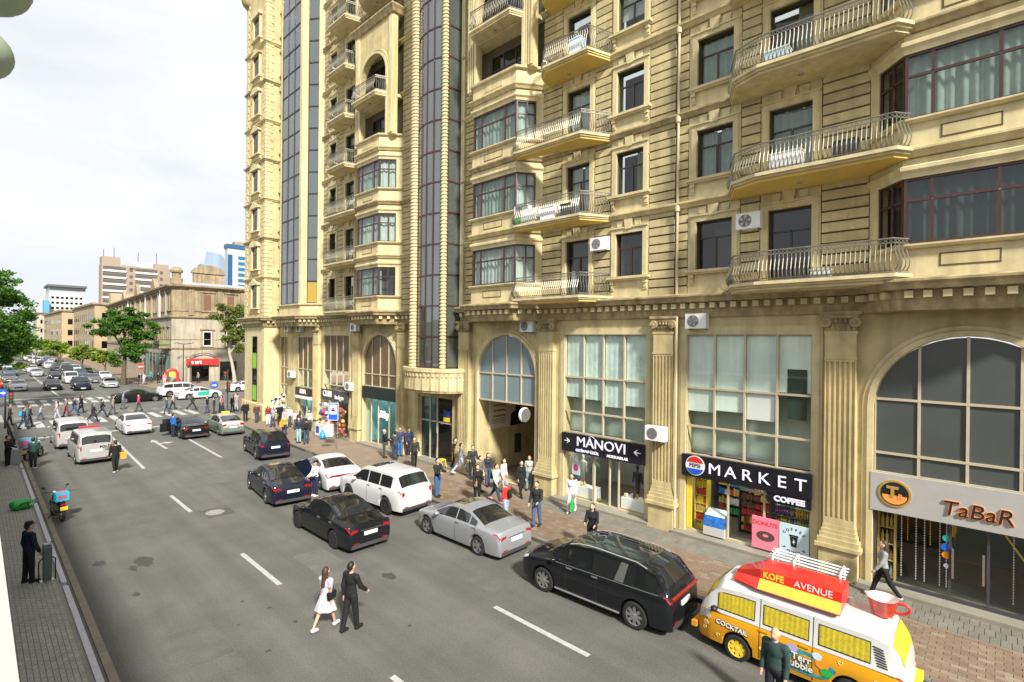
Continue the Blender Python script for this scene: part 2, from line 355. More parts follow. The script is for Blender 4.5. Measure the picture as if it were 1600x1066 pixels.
for i, (x0, x1, y0, y1) in enumerate(((3.1, 4.3, 13.2, 15.0), (7.6, 8.6, 14.6, 17.4), (4.4, 5.2, 23.0, 27.4), (8.2, 9.4, 29.0, 31.0), (2.6, 3.4, 33.0, 36.5), (6.9, 9.9, 52.4, 54.0), (10.6, 11.4, 10.8, 12.2))):
    MB().add([(x0, y0, .0025), (x1 + .05, y0 - .04, .0025), (x1, y1, .0025), (x0 - .04, y1 + .06, .0025)], [(0, 1, 2, 3)]).build('road_patch', mat('asphalt_patch_%d' % (i % 2), ((0.112, 0.112, 0.097), (0.130, 0.129, 0.112))[i % 2], 0.9, var=0.2, vscale=1.5, var2=.2, v2scale=25), ROAD)
# pavement, building side
PZ = 0.14
KP = [(14.35, -30), (14.4, 8), (14.5, 16), (14.7, 24), (15.05, 32), (15.3, 40), (15.6, 46), (16.2, 50), (17.4, 52.6), (19.5, 53.8), (60, 54.5)]
PAVE_RM = mat('tan_pavement', (0.23, 0.172, 0.12), 0.9, var=0.22, vscale=1.2, bump=0.2)
RP = MB().prism(KP + [(60, -30)], -0.05, PZ - 0.012).build('right_pavement', PAVE_RM, kind='structure')
def walk(path, step, start=0.0):
    segs = []; acc = 0
    for (a, b) in zip(path, path[1:]):
        l = math.hypot(b[0] - a[0], b[1] - a[1]); segs.append((acc, l, a, b)); acc += l
    s_ = start
    while s_ < acc:
        for t, l, a, b in segs:
            if t <= s_ < t + l:
                k = (s_ - t) / l; yield (lerp(a[0], b[0], k), lerp(a[1], b[1], k), math.atan2(b[1] - a[1], b[0] - a[0])); break
        s_ += step
def kerb(path, step, w, z0, z1, m, parent, off=0.0, name='kerb_stone', start=0.0, maxn=90):
    me = None
    me = MB().box(.004, step - .008, -w, 0.0, z0, z1).mesh(name, m)
    for i, (x, y, a) in enumerate(walk(path, step, start)):
        if i >= maxn: break
        put(name, me, parent, loc=(x, y, 0), rz=a)
kerb(KP, 1.0, 0.17, 0.0, PZ + .004, KERB_G, RP, start=27.0, maxn=66)
# pavers: the ones that show largest are pieces of their own, the others one sheet of pieces
def lay_pavers(parent, cells, size, h, mats, z0, nmax=300, near=(15.5, 2.0), name='paver'):
    cells.sort(key=lambda c: cam_depth((c[0], c[1], 0)) if cam_depth((c[0], c[1], 0)) > 1 else 1e6)
    meshes = {}
    rest = MB()
    for i, (x, y, rz, k) in enumerate(cells):
        if i < nmax:
            if k not in meshes:
                a, b = size[k]; g = .004
                mbx = MB(); v = [(-a / 2 + g, -b / 2 + g, 0), (a / 2 - g, -b / 2 + g, 0), (a / 2 - g, b / 2 - g, 0), (-a / 2 + g, b / 2 - g, 0)]
                c = .006; w = [(-a / 2 + g + c, -b / 2 + g + c, h), (a / 2 - g - c, -b / 2 + g + c, h), (a / 2 - g - c, b / 2 - g - c, h), (-a / 2 + g + c, b / 2 - g - c, h)]
                mbx.add(v + w, [(4, 5, 6, 7), (0, 1, 5, 4), (1, 2, 6, 5), (2, 3, 7, 6), (3, 0, 4, 7)]); meshes[k] = mbx.mesh(name, mats[k])
            put(name, meshes[k], parent, loc=(x, y, z0 + rnd.uniform(-.002, .002)), rz=rz)
        else:
            a, b = size[k]; g = .006; c_, s_ = math.cos(rz), math.sin(rz); zz = z0 + h + rnd.uniform(-.003, .002)
            q = [(-a / 2 + g, -b / 2 + g), (a / 2 - g, -b / 2 + g), (a / 2 - g, b / 2 - g), (-a / 2 + g, b / 2 - g)]
            p = [(x + u * c_ - v * s_, y + u * s_ + v * c_) for u, v in q]
            rest.add([(u, v, zz) for u, v in p] + [(u, v, z0) for u, v in p], [(0, 1, 2, 3), (4, 5, 1, 0), (5, 6, 2, 1), (6, 7, 3, 2), (7, 4, 0, 3)], k)
    if rest.v: rest.build(name + '_field', mats, parent, kind='stuff')
def visible(x, y):
    p = _M @ np.array([x, y, -CAM_H]); return p[2] > 2 and abs(p[0] / p[2]) < 1.06 and p[1] / p[2] > -0.74
cells = []
for j in range(24):                     # reddish field in running bond, turned to 45 degrees as laid
    for i in range(-40, 150):
        u, v = i * 0.3 + (j % 2) * 0.15, j * 0.15
        x, y = 14.62 + v, -6 + u
        if x < 17.3 and y < 22 and visible(x, y) and x > interp(y, [(a[1], a[0]) for a in KP[:7]]) + .18: cells.append((x, y, PI / 2, 0 if rnd.random() < .82 else 1))
lay_pavers(RP, cells, {0: (.3, .15), 1: (.3, .15)}, .014, [PAVER_R, mat('buff_paver', (0.25, 0.20, 0.14), 0.85, var=0.2, vscale=2, rnd_obj=0.12)], PZ - .012)
cells = []
for j in range(3):
    for i in range(0, 110):
        x, y = 17.52 + j * .4, -6 + i * .2 + (j % 2) * .1
        if visible(x, y) and y < 16: cells.append((x, y, 0, 0))
lay_pavers(RP, cells, {0: (.4, .2)}, .016, [PAVER_D], PZ - .012, name='border_paver')
# pavement, camera side
LP = MB().box(-14, 1.83, -30, 66, -0.05, 0.135).build('left_pavement', PAVE_B, kind='structure')
cells = []
for j in range(15):
    for i in range(0, 140):
        x, y = 0.38 + j * .1, 12.6 + i * .2 + (j % 2) * .1
        if x < 1.78 and visible(x, y): cells.append((x, y, 0, 0))
lay_pavers(LP, cells, {0: (.1, .2)}, .014, [PAVER_G], .135, near=(1, 14))
WKERB = mat('white_painted_kerb', (0.52, 0.51, 0.55), 0.6, var=0.12, vscale=6)
for y0, y1 in ((12.0, 19.75), (20.05, 24.1), (24.4, 30.4), (31.2, 38.6), (39, 47.5)):
    y = y0
    while y < y1 - .2:
        e = min(y + 1.5, y1); MB().box(1.832, 1.955, y + .003, e - .003, 0.0, .175).build('white_kerb_stone', WKERB, LP); y = e
kerb([(2.06, 11.5), (2.06, 62)], 0.75, 0.16, 0.0, .06, KERB_T, LP, name='tan_kerb_stone', maxn=66)
MB().box(1.96, 2.055, 11.5, 62, 0.0, .025).build('gutter', mat('dusty_gutter', (0.14, 0.135, 0.10), 0.95, var=0.2), LP)
# pavements beyond the crossing
FP = MB().prism([(18.2, 84), (17.4, 92), (18.2, 130), (21, 220), (24, 320), (70, 320), (70, 82), (26, 80.5), (20.5, 81)], -0.05, .14).build('far_pavement', PAVE_RM, kind='structure')
MB().box(-40, 1.6, 80, 320, -0.05, .14).build('far_left_pavement', PAVE_B, kind='structure')
# ================================================================ the sandstone apartment building
XW = 19.0
FH = 3.47
def fl(n): return 9.32 + FH * n                     # floor level n
APT = thing('apartment_building', 'tall sand coloured stone apartment building with balconies and shops at street level', 'building')
FW = Fr((19.06, 0), u=(0, 1))
F0 = Fr((XW, 0), u=(0, 1))
LWIN = [(0, 1, .66, 1), (0, .5, 0, .66), (.5, 1, 0, .66)]
def curtain_mesh(F, u0, u1, z0, z1, d, m, parent, amp=.05):
    b = MB(); n = max(8, int((u1 - u0) / .07)); v = []
    ph = rnd.random() * 6
    for i in range(n + 1):
        u = lerp(u0, u1, i / n); w = amp * math.sin(i * 1.7 + ph) + amp * .5 * math.sin(i * .61 + ph); v += [F(u, z0, d + w), F(u, z1, d + w * .7)]
    b.add(v, [(2 * i, 2 * i + 2, 2 * i + 3, 2 * i + 1) for i in range(n)])
    return b.build('curtain', m, parent, smooth=80)
def window(F, u0, u1, z0, z1, parent=APT, fr=BROWN, gl=GLASS, cells=LWIN, d=-.2, curt=None, bw=.055, room=True, name='window', halves=None):
    w, h = u1 - u0, z1 - z0
    b = MB()
    b.fbox(F, u0, u1, z0, z0 + bw, d - .04, d + .04); b.fbox(F, u0, u1, z1 - bw, z1, d - .04, d + .04)
    b.fbox(F, u0, u0 + bw, z0 + bw, z1 - bw, d - .04, d + .04); b.fbox(F, u1 - bw, u1, z0 + bw, z1 - bw, d - .04, d + .04)
    for (a0, a1, b0, b1) in cells:
        if a1 < 1: b.fbox(F, u0 + a1 * w - bw * .55, u0 + a1 * w + bw * .55, z0 + b0 * h + bw * .5, z0 + b1 * h - bw * .5, d - .035, d + .035)
        if b1 < 1: b.fbox(F, u0 + a0 * w + bw * .4, u0 + a1 * w - bw * .4, z0 + b1 * h - bw * .55, z0 + b1 * h + bw * .55, d - .03, d + .03)
    o = b.build(name, fr, parent)
    for (a0, a1, b0, b1) in cells:
        p = MB(); e = bw * .45; t = rnd.uniform(-.012, .012)
        p.add([F(u0 + a0 * w + e, z0 + b0 * h + e, d + t), F(u0 + a1 * w - e, z0 + b0 * h + e, d - t), F(u0 + a1 * w - e, z0 + b1 * h - e, d - t), F(u0 + a0 * w + e, z0 + b1 * h - e, d + t)], [(0, 1, 2, 3)])
        p.build('pane', gl, o)
    if curt:
        mode = .9 if name == 'bay_window' else rnd.random()
        if mode < .28:
            zb = lerp(z0, z1, rnd.choice((.35, .5, .7, .12))); MB().fbox(F, u0 + .04, u1 - .04, zb, z1 - .04, d - .11, d - .10).build('roller_blind', rnd.choice((mat('cream_roller_blind', (.56, .52, .42), .8, var=.1), mat('grey_roller_blind', (.34, .36, .36), .8, var=.1), mat('white_roller_blind', (.66, .67, .65), .8, var=.08))), o)
        elif mode < .5: curtain_mesh(F, u0 + .03, lerp(u0, u1, rnd.uniform(.25, .6)), z0 + .02, z1 - .03, d - .16, rnd.choice((curt, mat('sand_curtain', (.42, .36, .25), .9, var=.2), mat('olive_curtain', (.22, .25, .17), .9, var=.2))), o, amp=rnd.uniform(.03, .07))
        elif halves is None: curtain_mesh(F, u0 + .03, u1 - .03, z0 + .02, z1 - .03, d - .16, curt, o)
        else:
            for a, c in halves: curtain_mesh(F, lerp(u0, u1, a), lerp(u0, u1, c), z0 + .02, z1 - .03, d - .16, curt, o)
    if room:
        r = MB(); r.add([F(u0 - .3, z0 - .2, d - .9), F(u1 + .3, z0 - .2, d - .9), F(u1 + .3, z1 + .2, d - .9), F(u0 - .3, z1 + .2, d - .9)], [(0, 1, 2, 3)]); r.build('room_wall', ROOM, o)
    return o
def surround(F, u0, u1, z0, z1, o, keys=True, apron=True, door=False):
    b = MB(); t = .2
    b.fbox(F, u0 - t, u0 - .002, z0, z1 + t, -.02, .10); b.fbox(F, u1 + .002, u1 + t, z0, z1 + t, -.02, .10); b.fbox(F, u0, u1, z1 + .002, z1 + t, -.02, .098)
    b.fbox(F, u0 - t - .05, u1 + t + .05, z1 + t + .002, z1 + t + .06, -.02, .15)
    for s_, e in ((u0 - .26, u0 - .2), (u1 + .2, u1 + .26)): b.fbox(F, s_, e, z1 - .35, z1 + t, -.02, .07)
    b.build('window_surround', STONE_L, o)
    if apron:
        s_ = MB(); s_.fbox(F, u0 - .34, u1 + .34, z0 - .13, z0 - .03, -.02, .26); s_.fbox(F, u0 - .28, u1 + .28, z0 - .19, z0 - .132, -.02, .2); s_.build('sill', STONE_L, o)
        for u in (u0 - .22, u1 + .06):
            c = MB(); c.fbox(F, u, u + .16, z0 - .34, z0 - .192, 0, .17); c.fbox(F, u + .02, u + .14, z0 - .52, z0 - .342, 0, .12); c.fbox(F, u, u + .16, z0 - .60, z0 - .522, 0, .09); c.build('corbel', STONE_L, o)
        p = MB(); p.fbox(F, u0 + .06, u1 - .06, z0 - .62, z0 - .26, 0, .035); p.build('apron_panel', STONE_L, o)
    if keys:
        c = (u0 + u1) / 2
        for k, (a, w0, w1, h, pr) in enumerate(((0, .14, .20, .42, .16), (-.42, .13, .15, .26, .1), (.42, .13, .15, .26, .1))):
            q = MB(); zb = z1 + t + .062 - (.1 if k == 0 else -.02)
            q.fpoly(F, [(c + a - w0, zb), (c + a + w0, zb), (c + a + w1 + .02 * (a > 0), zb + h), (c + a - w1 - .02 * (a < 0), zb + h)], -.01, pr)
            q.build('keystone', STONE_L, o)
def wall_holes(F, u0, u1, z0, z1, holes, d0, d1, m, parent=APT, name='wall'):
    b = MB(); us = sorted({u0, u1} | {h[0] for h in holes if u0 < h[0] < u1} | {h[1] for h in holes if u0 < h[1] < u1})
    for a, c in zip(us, us[1:]):
        mid = (a + c) / 2; hs = sorted([(max(h[2], z0), min(h[3], z1)) for h in holes if h[0] < mid < h[1] and h[3] > z0 and h[2] < z1]); z = z0
        for q0, q1 in hs:
            if q0 > z + 1e-4: b.fbox(F, a, c, z, q0, d0, d1)
            z = q1
        if z < z1 - 1e-4: b.fbox(F, a, c, z, z1, d0, d1)
    return b.build(name, m, parent)
# ---- plan of the upper storeys
B2 = [(19.0, -1.7), (17.95, -0.85), (17.95, 2.0), (19.0, 2.92)]
B1 = [(19.0, 16.1), (17.9, 16.9), (17.9, 20.0), (19.0, 20.85)]
B5 = [(19.0, 27.95), (17.9, 28.95), (17.9, 31.7), (19.0, 32.6)]
B7 = [(19.0, 38.75), (17.9, 40.3), (17.9, 44.4), (19.0, 45.3)]
CT = [(19.0, 47.0), (17.67, 47.0), (17.67, 51.6), (24.0, 51.6)]
PATH_R = [(19.0, -9)] + B2 + B1 + [(19.0, 21.95)]
PATH_L = [(19.0, 26.2)] + B5 + B7 + CT
# windows and doors of the straight wall
cw = [CURT, CURT_W, None, CURT, CURT_W, CURT]
holes = []
NTOP = 8
for n in range(NTOP):
    zs = 10.26 + FH * n; near = n < 5
    for (a, c, door) in ((10.68, 11.97, 0), (7.07, 8.42, 0), (13.36, 14.66, 1), (4.5, 5.84, 1), (34.0, 35.3, 1), (36.7, 37.8, 0), (-8, -6.6, 0)):
        if not near and a < 26: continue
        z0 = fl(n) + .1 if door else zs
        holes.append((a, c, z0, zs + 1.81))
        k = rnd.choice(cw)
        hv = None if rnd.random() < .4 else [(0.02, .42), (.55, .98)]
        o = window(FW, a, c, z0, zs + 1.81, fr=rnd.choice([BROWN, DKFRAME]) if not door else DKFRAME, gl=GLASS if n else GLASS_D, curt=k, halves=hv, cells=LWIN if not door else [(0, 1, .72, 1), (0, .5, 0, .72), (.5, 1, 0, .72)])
        surround(FW, a, c, z0, zs + 1.81, o, keys=(n < 5 or a > 30), apron=not door)
        if door: pass
wall_holes(FW, -9, 21.9, 8.5, fl(8), holes, -.45, -.02, GROOVE)
wall_holes(FW, 26.3, 47.0, 8.5, fl(8) + 4, holes, -.45, -.02, GROOVE)
# rusticated courses between the window columns
crs = []
for n in range(NTOP):
    for (a, c) in ((-6.2, -5.6), (2.93, 4.22), (6.12, 6.78), (8.76, 9.22), (9.3, 10.4), (12.26, 13.08), (14.95, 16.1), (20.86, 21.5), (21.5, 21.95), (26.3, 27.0), (27.0, 27.95), (32.62, 33.72), (35.58, 36.42), (38.08, 38.75), (45.3, 45.7)):
        if a < 26 and n > 4: continue
        for k in range(10):
            z0 = fl(n) + .03 + k * .347
            if 3.1 < (z0 - fl(n)) + .1 and k >= 9: z1 = z0 + .26
            else: z1 = z0 + .303
            crs.append((a, c, z0, z1))
def pxsize(c):
    p = _M @ np.array([19, (c[0] + c[1]) / 2, c[2] - CAM_H]); 
    return -p[2] if p[2] > 1 and abs(p[0] / p[2]) < 1.05 and p[1] / p[2] < .72 else -1e6
crs.sort(key=pxsize, reverse=True)
rest = MB(); cm = {}
for i, (a, c, z0, z1) in enumerate(crs):
    j = rnd.uniform(-.006, .006)
    if i < 300:
        key = (round(c - a, 3), round(z1 - z0, 3))
        if key not in cm: 
            w, h = key; e = .010
            b = MB(); b.add([(.02, 0, 0), (.02, w, 0), (.02, w, h), (.02, 0, h), (-.06, e, e), (-.06, w - e, e), (-.06, w - e, h - e), (-.06, e, h - e)], [(4, 7, 6, 5), (0, 4, 5, 1), (1, 5, 6, 2), (2, 6, 7, 3), (3, 7, 4, 0)]); cm[key] = b.mesh('stone_course', STONE2)
        put('stone_course', cm[key], APT, loc=(19.06 + j, a, z0))
    else: rest.fbox(FW, a, c, z0, z1, 0, .06 + j)
rest.build('stone_courses', STONE2, APT, kind='stuff')
# wall zones above and below the windows are smooth stone
def face(*q): MB().fbox(*q).build('wall_face', STONE_L, APT)
for (a, c) in ((10.42, 12.24), (6.8, 8.74), (13.1, 14.93), (4.24, 6.1), (33.74, 35.56), (36.44, 38.06)):
    for n in range(NTOP if a > 26 else 5):
        zs = 10.26 + FH * n; door = c - a < 1.9 and (13 < a < 14 or 4 < a < 5 or 33 < a < 34)
        face(FW, a, c, zs + 1.83, fl(n + 1) - .14, 0.001, .045)
        if not door: face(FW, a, c, fl(n) + .05, zs - .02, 0.001, .045)
        for (p, q) in ((a, [h[0] for h in holes if a < h[0] < c][0]), ([h[1] for h in holes if a < h[1] < c][0], c)): face(FW, p, q, fl(n) + .05 if door else zs - .018, zs + 1.828, 0.001, .045)

# string courses
for P in (PATH_R, PATH_L):
    for n in range(NTOP):
        if P is PATH_R and n > 4: continue
        z = fl(n + 1) - .13
        if P is PATH_L and n >= 7: continue
        qs = [P] if P is PATH_R and n < 3 else [[(19.0, -9)] + B2 + [(19.0, 21.95)]] if P is PATH_R else [[(19.0, 26.2)] + (B5 if n < 3 else []) + [(19.0, 38.75)], [(19.0, 45.3)] + CT]
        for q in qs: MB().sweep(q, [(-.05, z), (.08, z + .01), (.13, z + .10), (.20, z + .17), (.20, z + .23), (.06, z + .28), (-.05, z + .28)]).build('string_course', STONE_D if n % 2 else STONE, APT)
# main cornice with dentils
for P in (PATH_R, PATH_L):
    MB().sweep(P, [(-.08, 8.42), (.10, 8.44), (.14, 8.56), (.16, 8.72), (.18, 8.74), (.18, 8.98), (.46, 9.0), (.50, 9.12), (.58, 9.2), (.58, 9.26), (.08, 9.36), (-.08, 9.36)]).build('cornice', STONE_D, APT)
    for (p, q) in zip(P, P[1:]):
        F = Fr(p, q); m = max(1, int(F.len / .375)); me = None
        if p[1] > 51: continue
        b = MB(); b.box(-.095, .095, 0, .20, 0, .19); me = b.mesh('dentil', STONE_L)
        for i in range(m):
            u = (i + .5) * F.len / m; x, y, z = F(u, 8.765, .17)
            put('dentil', me, APT, loc=(x, y, z), rz=math.atan2(F.u[1], F.u[0]))
# ---- balconies
def railing(path, z, parent, hgt=.98, step=.115, m=IRON, lat=True):
    b = MB(); P = [np.array(p) for p in path]
    for zz, r in ((z + hgt, .024), (z + hgt - .13, .014), (z + .10, .016), (z + .03, .014)):
        b.tube([(p[0], p[1], zz) for p in path], r, 5)
    for (p, q) in zip(P, P[1:]):
        l = np.linalg.norm(q - p); d = (q - p) / l; nn = np.array([-d[1], d[0]]); m_ = max(1, int(l / step))
        for i in range(m_):
            c = p + d * (i + .5) * l / m_
            pts = []
            for t, o in ((.10, .0), (.2, .075), (.34, .10), (.52, .045), (.70, -.012), (.85, 0)):
                w = c + nn * o; pts.append((w[0], w[1], z + hgt * t))
            b.tube(pts, .019, 4, cap=False)
            # scroll band under the hand rail and at the foot
            if lat:
                for za, zb in ((z + hgt - .12, z + hgt - .01), (z + .04, z + .1)):
                    e = c + d * (step * .5); s_ = c - d * (step * .5); b.tube([(s_[0], s_[1], za), (e[0], e[1], zb)], .008, 3, cap=False); b.tube([(s_[0], s_[1], zb), (e[0], e[1], za)], .008, 3, cap=False)
    return b.build('railing', m, parent)
def balcony(path, z, soff=STONE_Y, inset=.10, wall=19.0, lamp=True, name='balcony', rail=True, ledge=STONE_L):
    """a slab with stepped edge; path runs from low Y to high Y along the outer edge"""
    b = MB(); full = [(wall, path[0][1])] + path + [(wall, path[-1][1])] if abs(path[0][0] - wall) > .01 else path
    cen = np.mean(np.array(path), axis=0)
    def shrink(k): return [(lerp(x, wall, k) if x < wall - .01 else x, lerp(y, cen[1], k * .35)) for x, y in full]
    b.prism(full, z - .10, z); o = b.build(name, ledge, APT)
    c = MB(); c.prism(shrink(.05), z - .17, z - .101); c.build('slab_moulding', ledge, o)
    c = MB(); c.prism(shrink(.10), z - .26, z - .171); c.build('soffit', soff, o)
    if lamp:
        q = MB(); q.lathe((lerp(cen[0], wall, .35), cen[1], z - .30), [(.0, 0), (.08, .0), (.09, .04), (.0, .04)], 12); q.build('soffit_lamp', GREYM, o)
    if rail:
        pp = [(lerp(x, wall, inset) if x < wall - .01 else x, lerp(y, cen[1], .03)) for x, y in path]
        railing(pp, z, o)
    return o
BL = [(18.95, 12.15), (17.6, 12.95), (17.55, 17.05), (17.85, 17.2)]
for n in range(3): balcony([(19.0, 12.1), (17.6, 12.9), (17.55, 16.7), (17.85, 17.1)], fl(n) + .12)
for n in (3, 4): balcony([(19.0, 12.15), (17.65, 12.6), (17.6, 15.0), (18.2, 15.6), (19.0, 15.7)], fl(n) + .12)
for n in range(5): balcony([(19.0, 2.3), (17.75, 1.75), (17.3, 2.05), (17.2, 5.7), (17.6, 6.6), (19.0, 7.25)][1:], fl(n) + .12, soff=STONE_L if n != 1 else STONE_Y)
for n in range(8): balcony([(17.9, 32.05), (17.8, 32.6), (17.75, 36.2), (19.0, 36.7)] if n < 3 else [(19.0, 33.0), (17.75, 33.35), (17.75, 35.9), (19.0, 36.3)], fl(n) + .12, soff=STONE_L)
# ---- canted bays
def bay(P, n, parent=APT, front_cells=None, side_frac=.74, gl=GLASS, side=GLASS):
    zs, zt = 10.26 + FH * n, 12.12 + FH * n
    low = MB(); low.sweep(P, [(-.35, fl(n) - .02), (0, fl(n) - .02), (0, zs - .12), (-.35, zs - .12)]); w = low.build('bay_wall', STONE_L, parent)
    MB().sweep(P, [(-.3, zs - .118), (.10, zs - .118), (.16, zs - .05), (.16, zs), (-.3, zs + .02)]).build('bay_sill', STONE_L, w)
    MB().sweep(P, [(-.35, zt), (0, zt), (0.02, zt + .12), (.10, zt + .20), (.10, zt + .3), (0, zt + .36), (0, fl(n + 1) - .15), (-.35, fl(n + 1) - .15)]).build('bay_lintel', STONE_L, w)
    MB().add([(x, y, zt + .01) for x, y in P], [(0, 1, 2, 3)]).build('bay_ceiling', ROOM_W, w)
    F = Fr(P[1], P[2]); a = F.len
    p = MB(); p.fbox(F, a * .3, a * .7, fl(n) + .33, zs - .33, 0, .018); p.build('panel', STONE, w)
    p = MB()
    for u0, u1, z0, z1 in ((a * .3 - .04, a * .7 + .04, zs - .33, zs - .29), (a * .3 - .04, a * .7 + .04, fl(n) + .29, fl(n) + .33), (a * .3 - .04, a * .3, fl(n) + .33, zs - .33), (a * .7, a * .7 + .04, fl(n) + .33, zs - .33)): p.fbox(F, u0, u1, z0, z1, 0.001, .012)
    p.build('panel_groove_shade', GROOVE, w)  # strips on the surface, no recess: groove shade is only their colour
    fc = front_cells or [(0, .25, .66, 1), (.25, .8, .66, 1), (.8, 1, .66, 1), (0, .25, 0, .66), (.25, .8, 0, .66), (.8, 1, 0, .66)]
    window(F, 0.03, a - .03, zs + .02, zt - .003, fr=BROWN, gl=gl, cells=fc, d=-.08, curt=rnd.choice([CURT, CURT_W, CURT]), bw=.07, name='bay_window')
    for i, j in ((0, 1), (2, 3)):
        F = Fr(P[i], P[j]); a = F.len; k = side_frac
        u0, u1 = (a * (1 - k), a - .03) if i == 0 else (.03, a * k)
        window(F, u0, u1, zs + .02, zt - .003, fr=BROWN, gl=side, cells=[(0, .45, .66, 1), (.45, 1, .66, 1), (0, .45, 0, .66), (.45, 1, 0, .66)], d=-.08, curt=CURT_W if rnd.random() < .6 else None, bw=.06, name='bay_window')
        q = MB(); q.fbox(F, 0 if i == 0 else a * k, a * (1 - k) if i == 0 else a, zs + .021, zt - .002, -.3, -.004); q.build('bay_pier', STONE_L, w)
for n in range(3): bay(B1, n)
for n in range(5): bay(B2, n, front_cells=[(0, .3, .66, 1), (.3, .78, .66, 1), (.78, 1, .66, 1), (0, .3, 0, .66), (.3, .78, 0, .66), (.78, 1, 0, .66)], gl=GLASS if n != 0 else GLASS_D)
for n in range(3): bay(B5, n)
# ---- arched loggias that crown the bays
def arch_pts(uc, r, zs, n=16, ry=None):
    ry = ry or r
    return [(uc + r * math.cos(PI * i / n), zs + ry * math.sin(PI * i / n)) for i in range(n + 1)]     # from +r to -r
def arch_wall(F, u0, u1, z0, z1, uc, r, spring, d0, d1, m, parent, name='wall', zo=None, ry=None):
    """a wall with one arched opening whose jambs start at zo"""
    b = MB(); zo = z0 if zo is None else zo
    if zo > z0: b.fbox(F, u0, u1, z0, zo, d0, d1)
    b.fbox(F, u0, uc - r, zo, spring, d0, d1); b.fbox(F, uc + r, u1, zo, spring, d0, d1)
    A = arch_pts(uc, r, spring, 16, ry)[::-1]
    T = [(u0 + (u1 - u0) * i / 16, z1) for i in range(17)]
    T[0] = (u0, spring); O = [(u0, spring)] + [(lerp(u0, u1, i / 16), z1) for i in range(0, 17)] + [(u1, spring)]
    for dd, rev in ((d1, False), (d0, True)):
        v = [F(a, c, dd) for a, c in A] + [F(lerp(u0, u1, i / 16), z1, dd) for i in range(17)] + [F(u0, spring, dd), F(u1, spring, dd)]
        f = [(i, i + 1, 17 + i + 1, 17 + i) for i in range(16)] + [(34, 0, 17), (16, 35, 33)]
        b.add(v, [q[::-1] for q in f] if rev else f)
    v = [F(a, c, dd) for dd in (d0, d1) for a, c in A]; b.add(v, [(i, 17 + i, 18 + i, i + 1) for i in range(16)])
    v = [F(u0, spring, d0), F(u0, spring, d1), F(u0, z1, d1), F(u0, z1, d0), F(u1, spring, d0), F(u1, spring, d1), F(u1, z1, d1), F(u1, z1, d0)]
    b.add(v, [(0, 1, 2, 3), (7, 6, 5, 4), (3, 2, 6, 7)])
    return b.build(name, m, parent)
def arch_mould(F, uc, r, spring, z0, w, d0, d1, m, parent, name='archivolt', legs=True, ry=None):
    b = MB(); A = [(uc + r, z0)] * legs + arch_pts(uc, r, spring, 24, ry) + [(uc - r, z0)] * legs; B = [(uc + r + w, z0)] * legs + arch_pts(uc, r + w, spring, 24, (ry or r) + w) + [(uc - r - w, z0)] * legs
    n = len(A); v = [F(a, c, d) for d in (d0, d1) for P_ in (A, B) for a, c in P_]
    f = []
    for i in range(n - 1): f += [(2 * n + i, 2 * n + i + 1, 3 * n + i + 1, 3 * n + i), (i, i + n, i + n + 1, i + 1), (i, i + 1, 2 * n + i + 1, 2 * n + i), (n + i, 3 * n + i, 3 * n + i + 1, n + i + 1)]
    b.add(v, f); return b.build(name, m, parent, smooth=35)
for Bp, uc, r in ((B1, 18.45, 1.65), (B5, 30.3, 1.6)):
    y0, y1 = Bp[0][1], Bp[3][1]
    zs3 = 10.26 + FH * 3
    P = Bp
    MB().sweep(P, [(-.3, fl(3) - .02), (0, fl(3) - .02), (0, zs3 - .12), (.14, zs3 - .10), (.16, zs3), (-.3, zs3)]).build('loggia_parapet', STONE_L, APT)
    F = Fr(P[1], P[2]); a = F.len
    pp = MB(); pp.fbox(F, a * .3, a * .7, fl(3) + .33, zs3 - .33, 0, .02); pp.build('panel', STONE, APT)
    FA = Fr((18.25, 0), u=(0, 1))
    arch_wall(FA, y0 + .05, y1 - .1, zs3 - .1, fl(5) + 1.6, uc, r, 24.75, -.35, 0, STONE, APT, 'loggia_wall')
    arch_mould(FA, uc, r - .02, 24.75, zs3, .16, 0, .10, STONE_L, APT); arch_mould(FA, uc, r + .2, 24.75, 24.6, .1, 0, .06, STONE_L, APT, legs=False)
    MB().sweep([(19.0, y0 + .04), (18.24, y0 + .04), (18.24, y1 - .09), (19.0, y1 - .09)], [(0, 28.2), (.12, 28.25), (.2, 28.45), (.3, 28.6), (.3, 28.7), (0, 28.8)]).build('loggia_cornice', STONE_D, APT)
    for k in range(3):
        for u in (y0 + .1 + k * .16, y1 - .18 - k * .16): MB().fbox(FA, u, u + .09, zs3, 28.2, 0, .07).build('pilaster_strip', STONE_L, APT)
    MB().prism([(18.24, y0 + .06), (18.24, y1 - .11), (19.06, y1 - .11), (19.06, y0 + .06)], fl(4) - .2, fl(4) - .02).build('loggia_floor', STONE_L, APT)
    for n in (3, 4): window(FW, uc - 1.3, uc + 1.3, fl(n) + .2, 12.1 + FH * n, fr=DKFRAME, gl=GLASS_D, cells=[(0, .33, .7, 1), (.33, .66, .7, 1), (.66, 1, .7, 1), (0, .33, 0, .7), (.33, .66, 0, .7), (.66, 1, 0, .7)], d=.02, room=False)
    balcony([(18.2, uc - 1.75), (17.45, uc - 1.45), (17.45, uc + 1.45), (18.2, uc + 1.75)], fl(4) + .12, soff=STONE_L, wall=18.2)
balcony([(18.9, 28.6), (18.2, 28.75), (17.7, 29.3), (17.5, 30.3), (17.7, 31.3), (18.2, 31.85), (18.9, 32.0)], fl(6) + .1, soff=STONE_L)
for n in (5, 6): window(FW, 29.0, 31.6, fl(n) + .2, 12.1 + FH * n, fr=DKFRAME, gl=GLASS_D, d=.02, room=False)
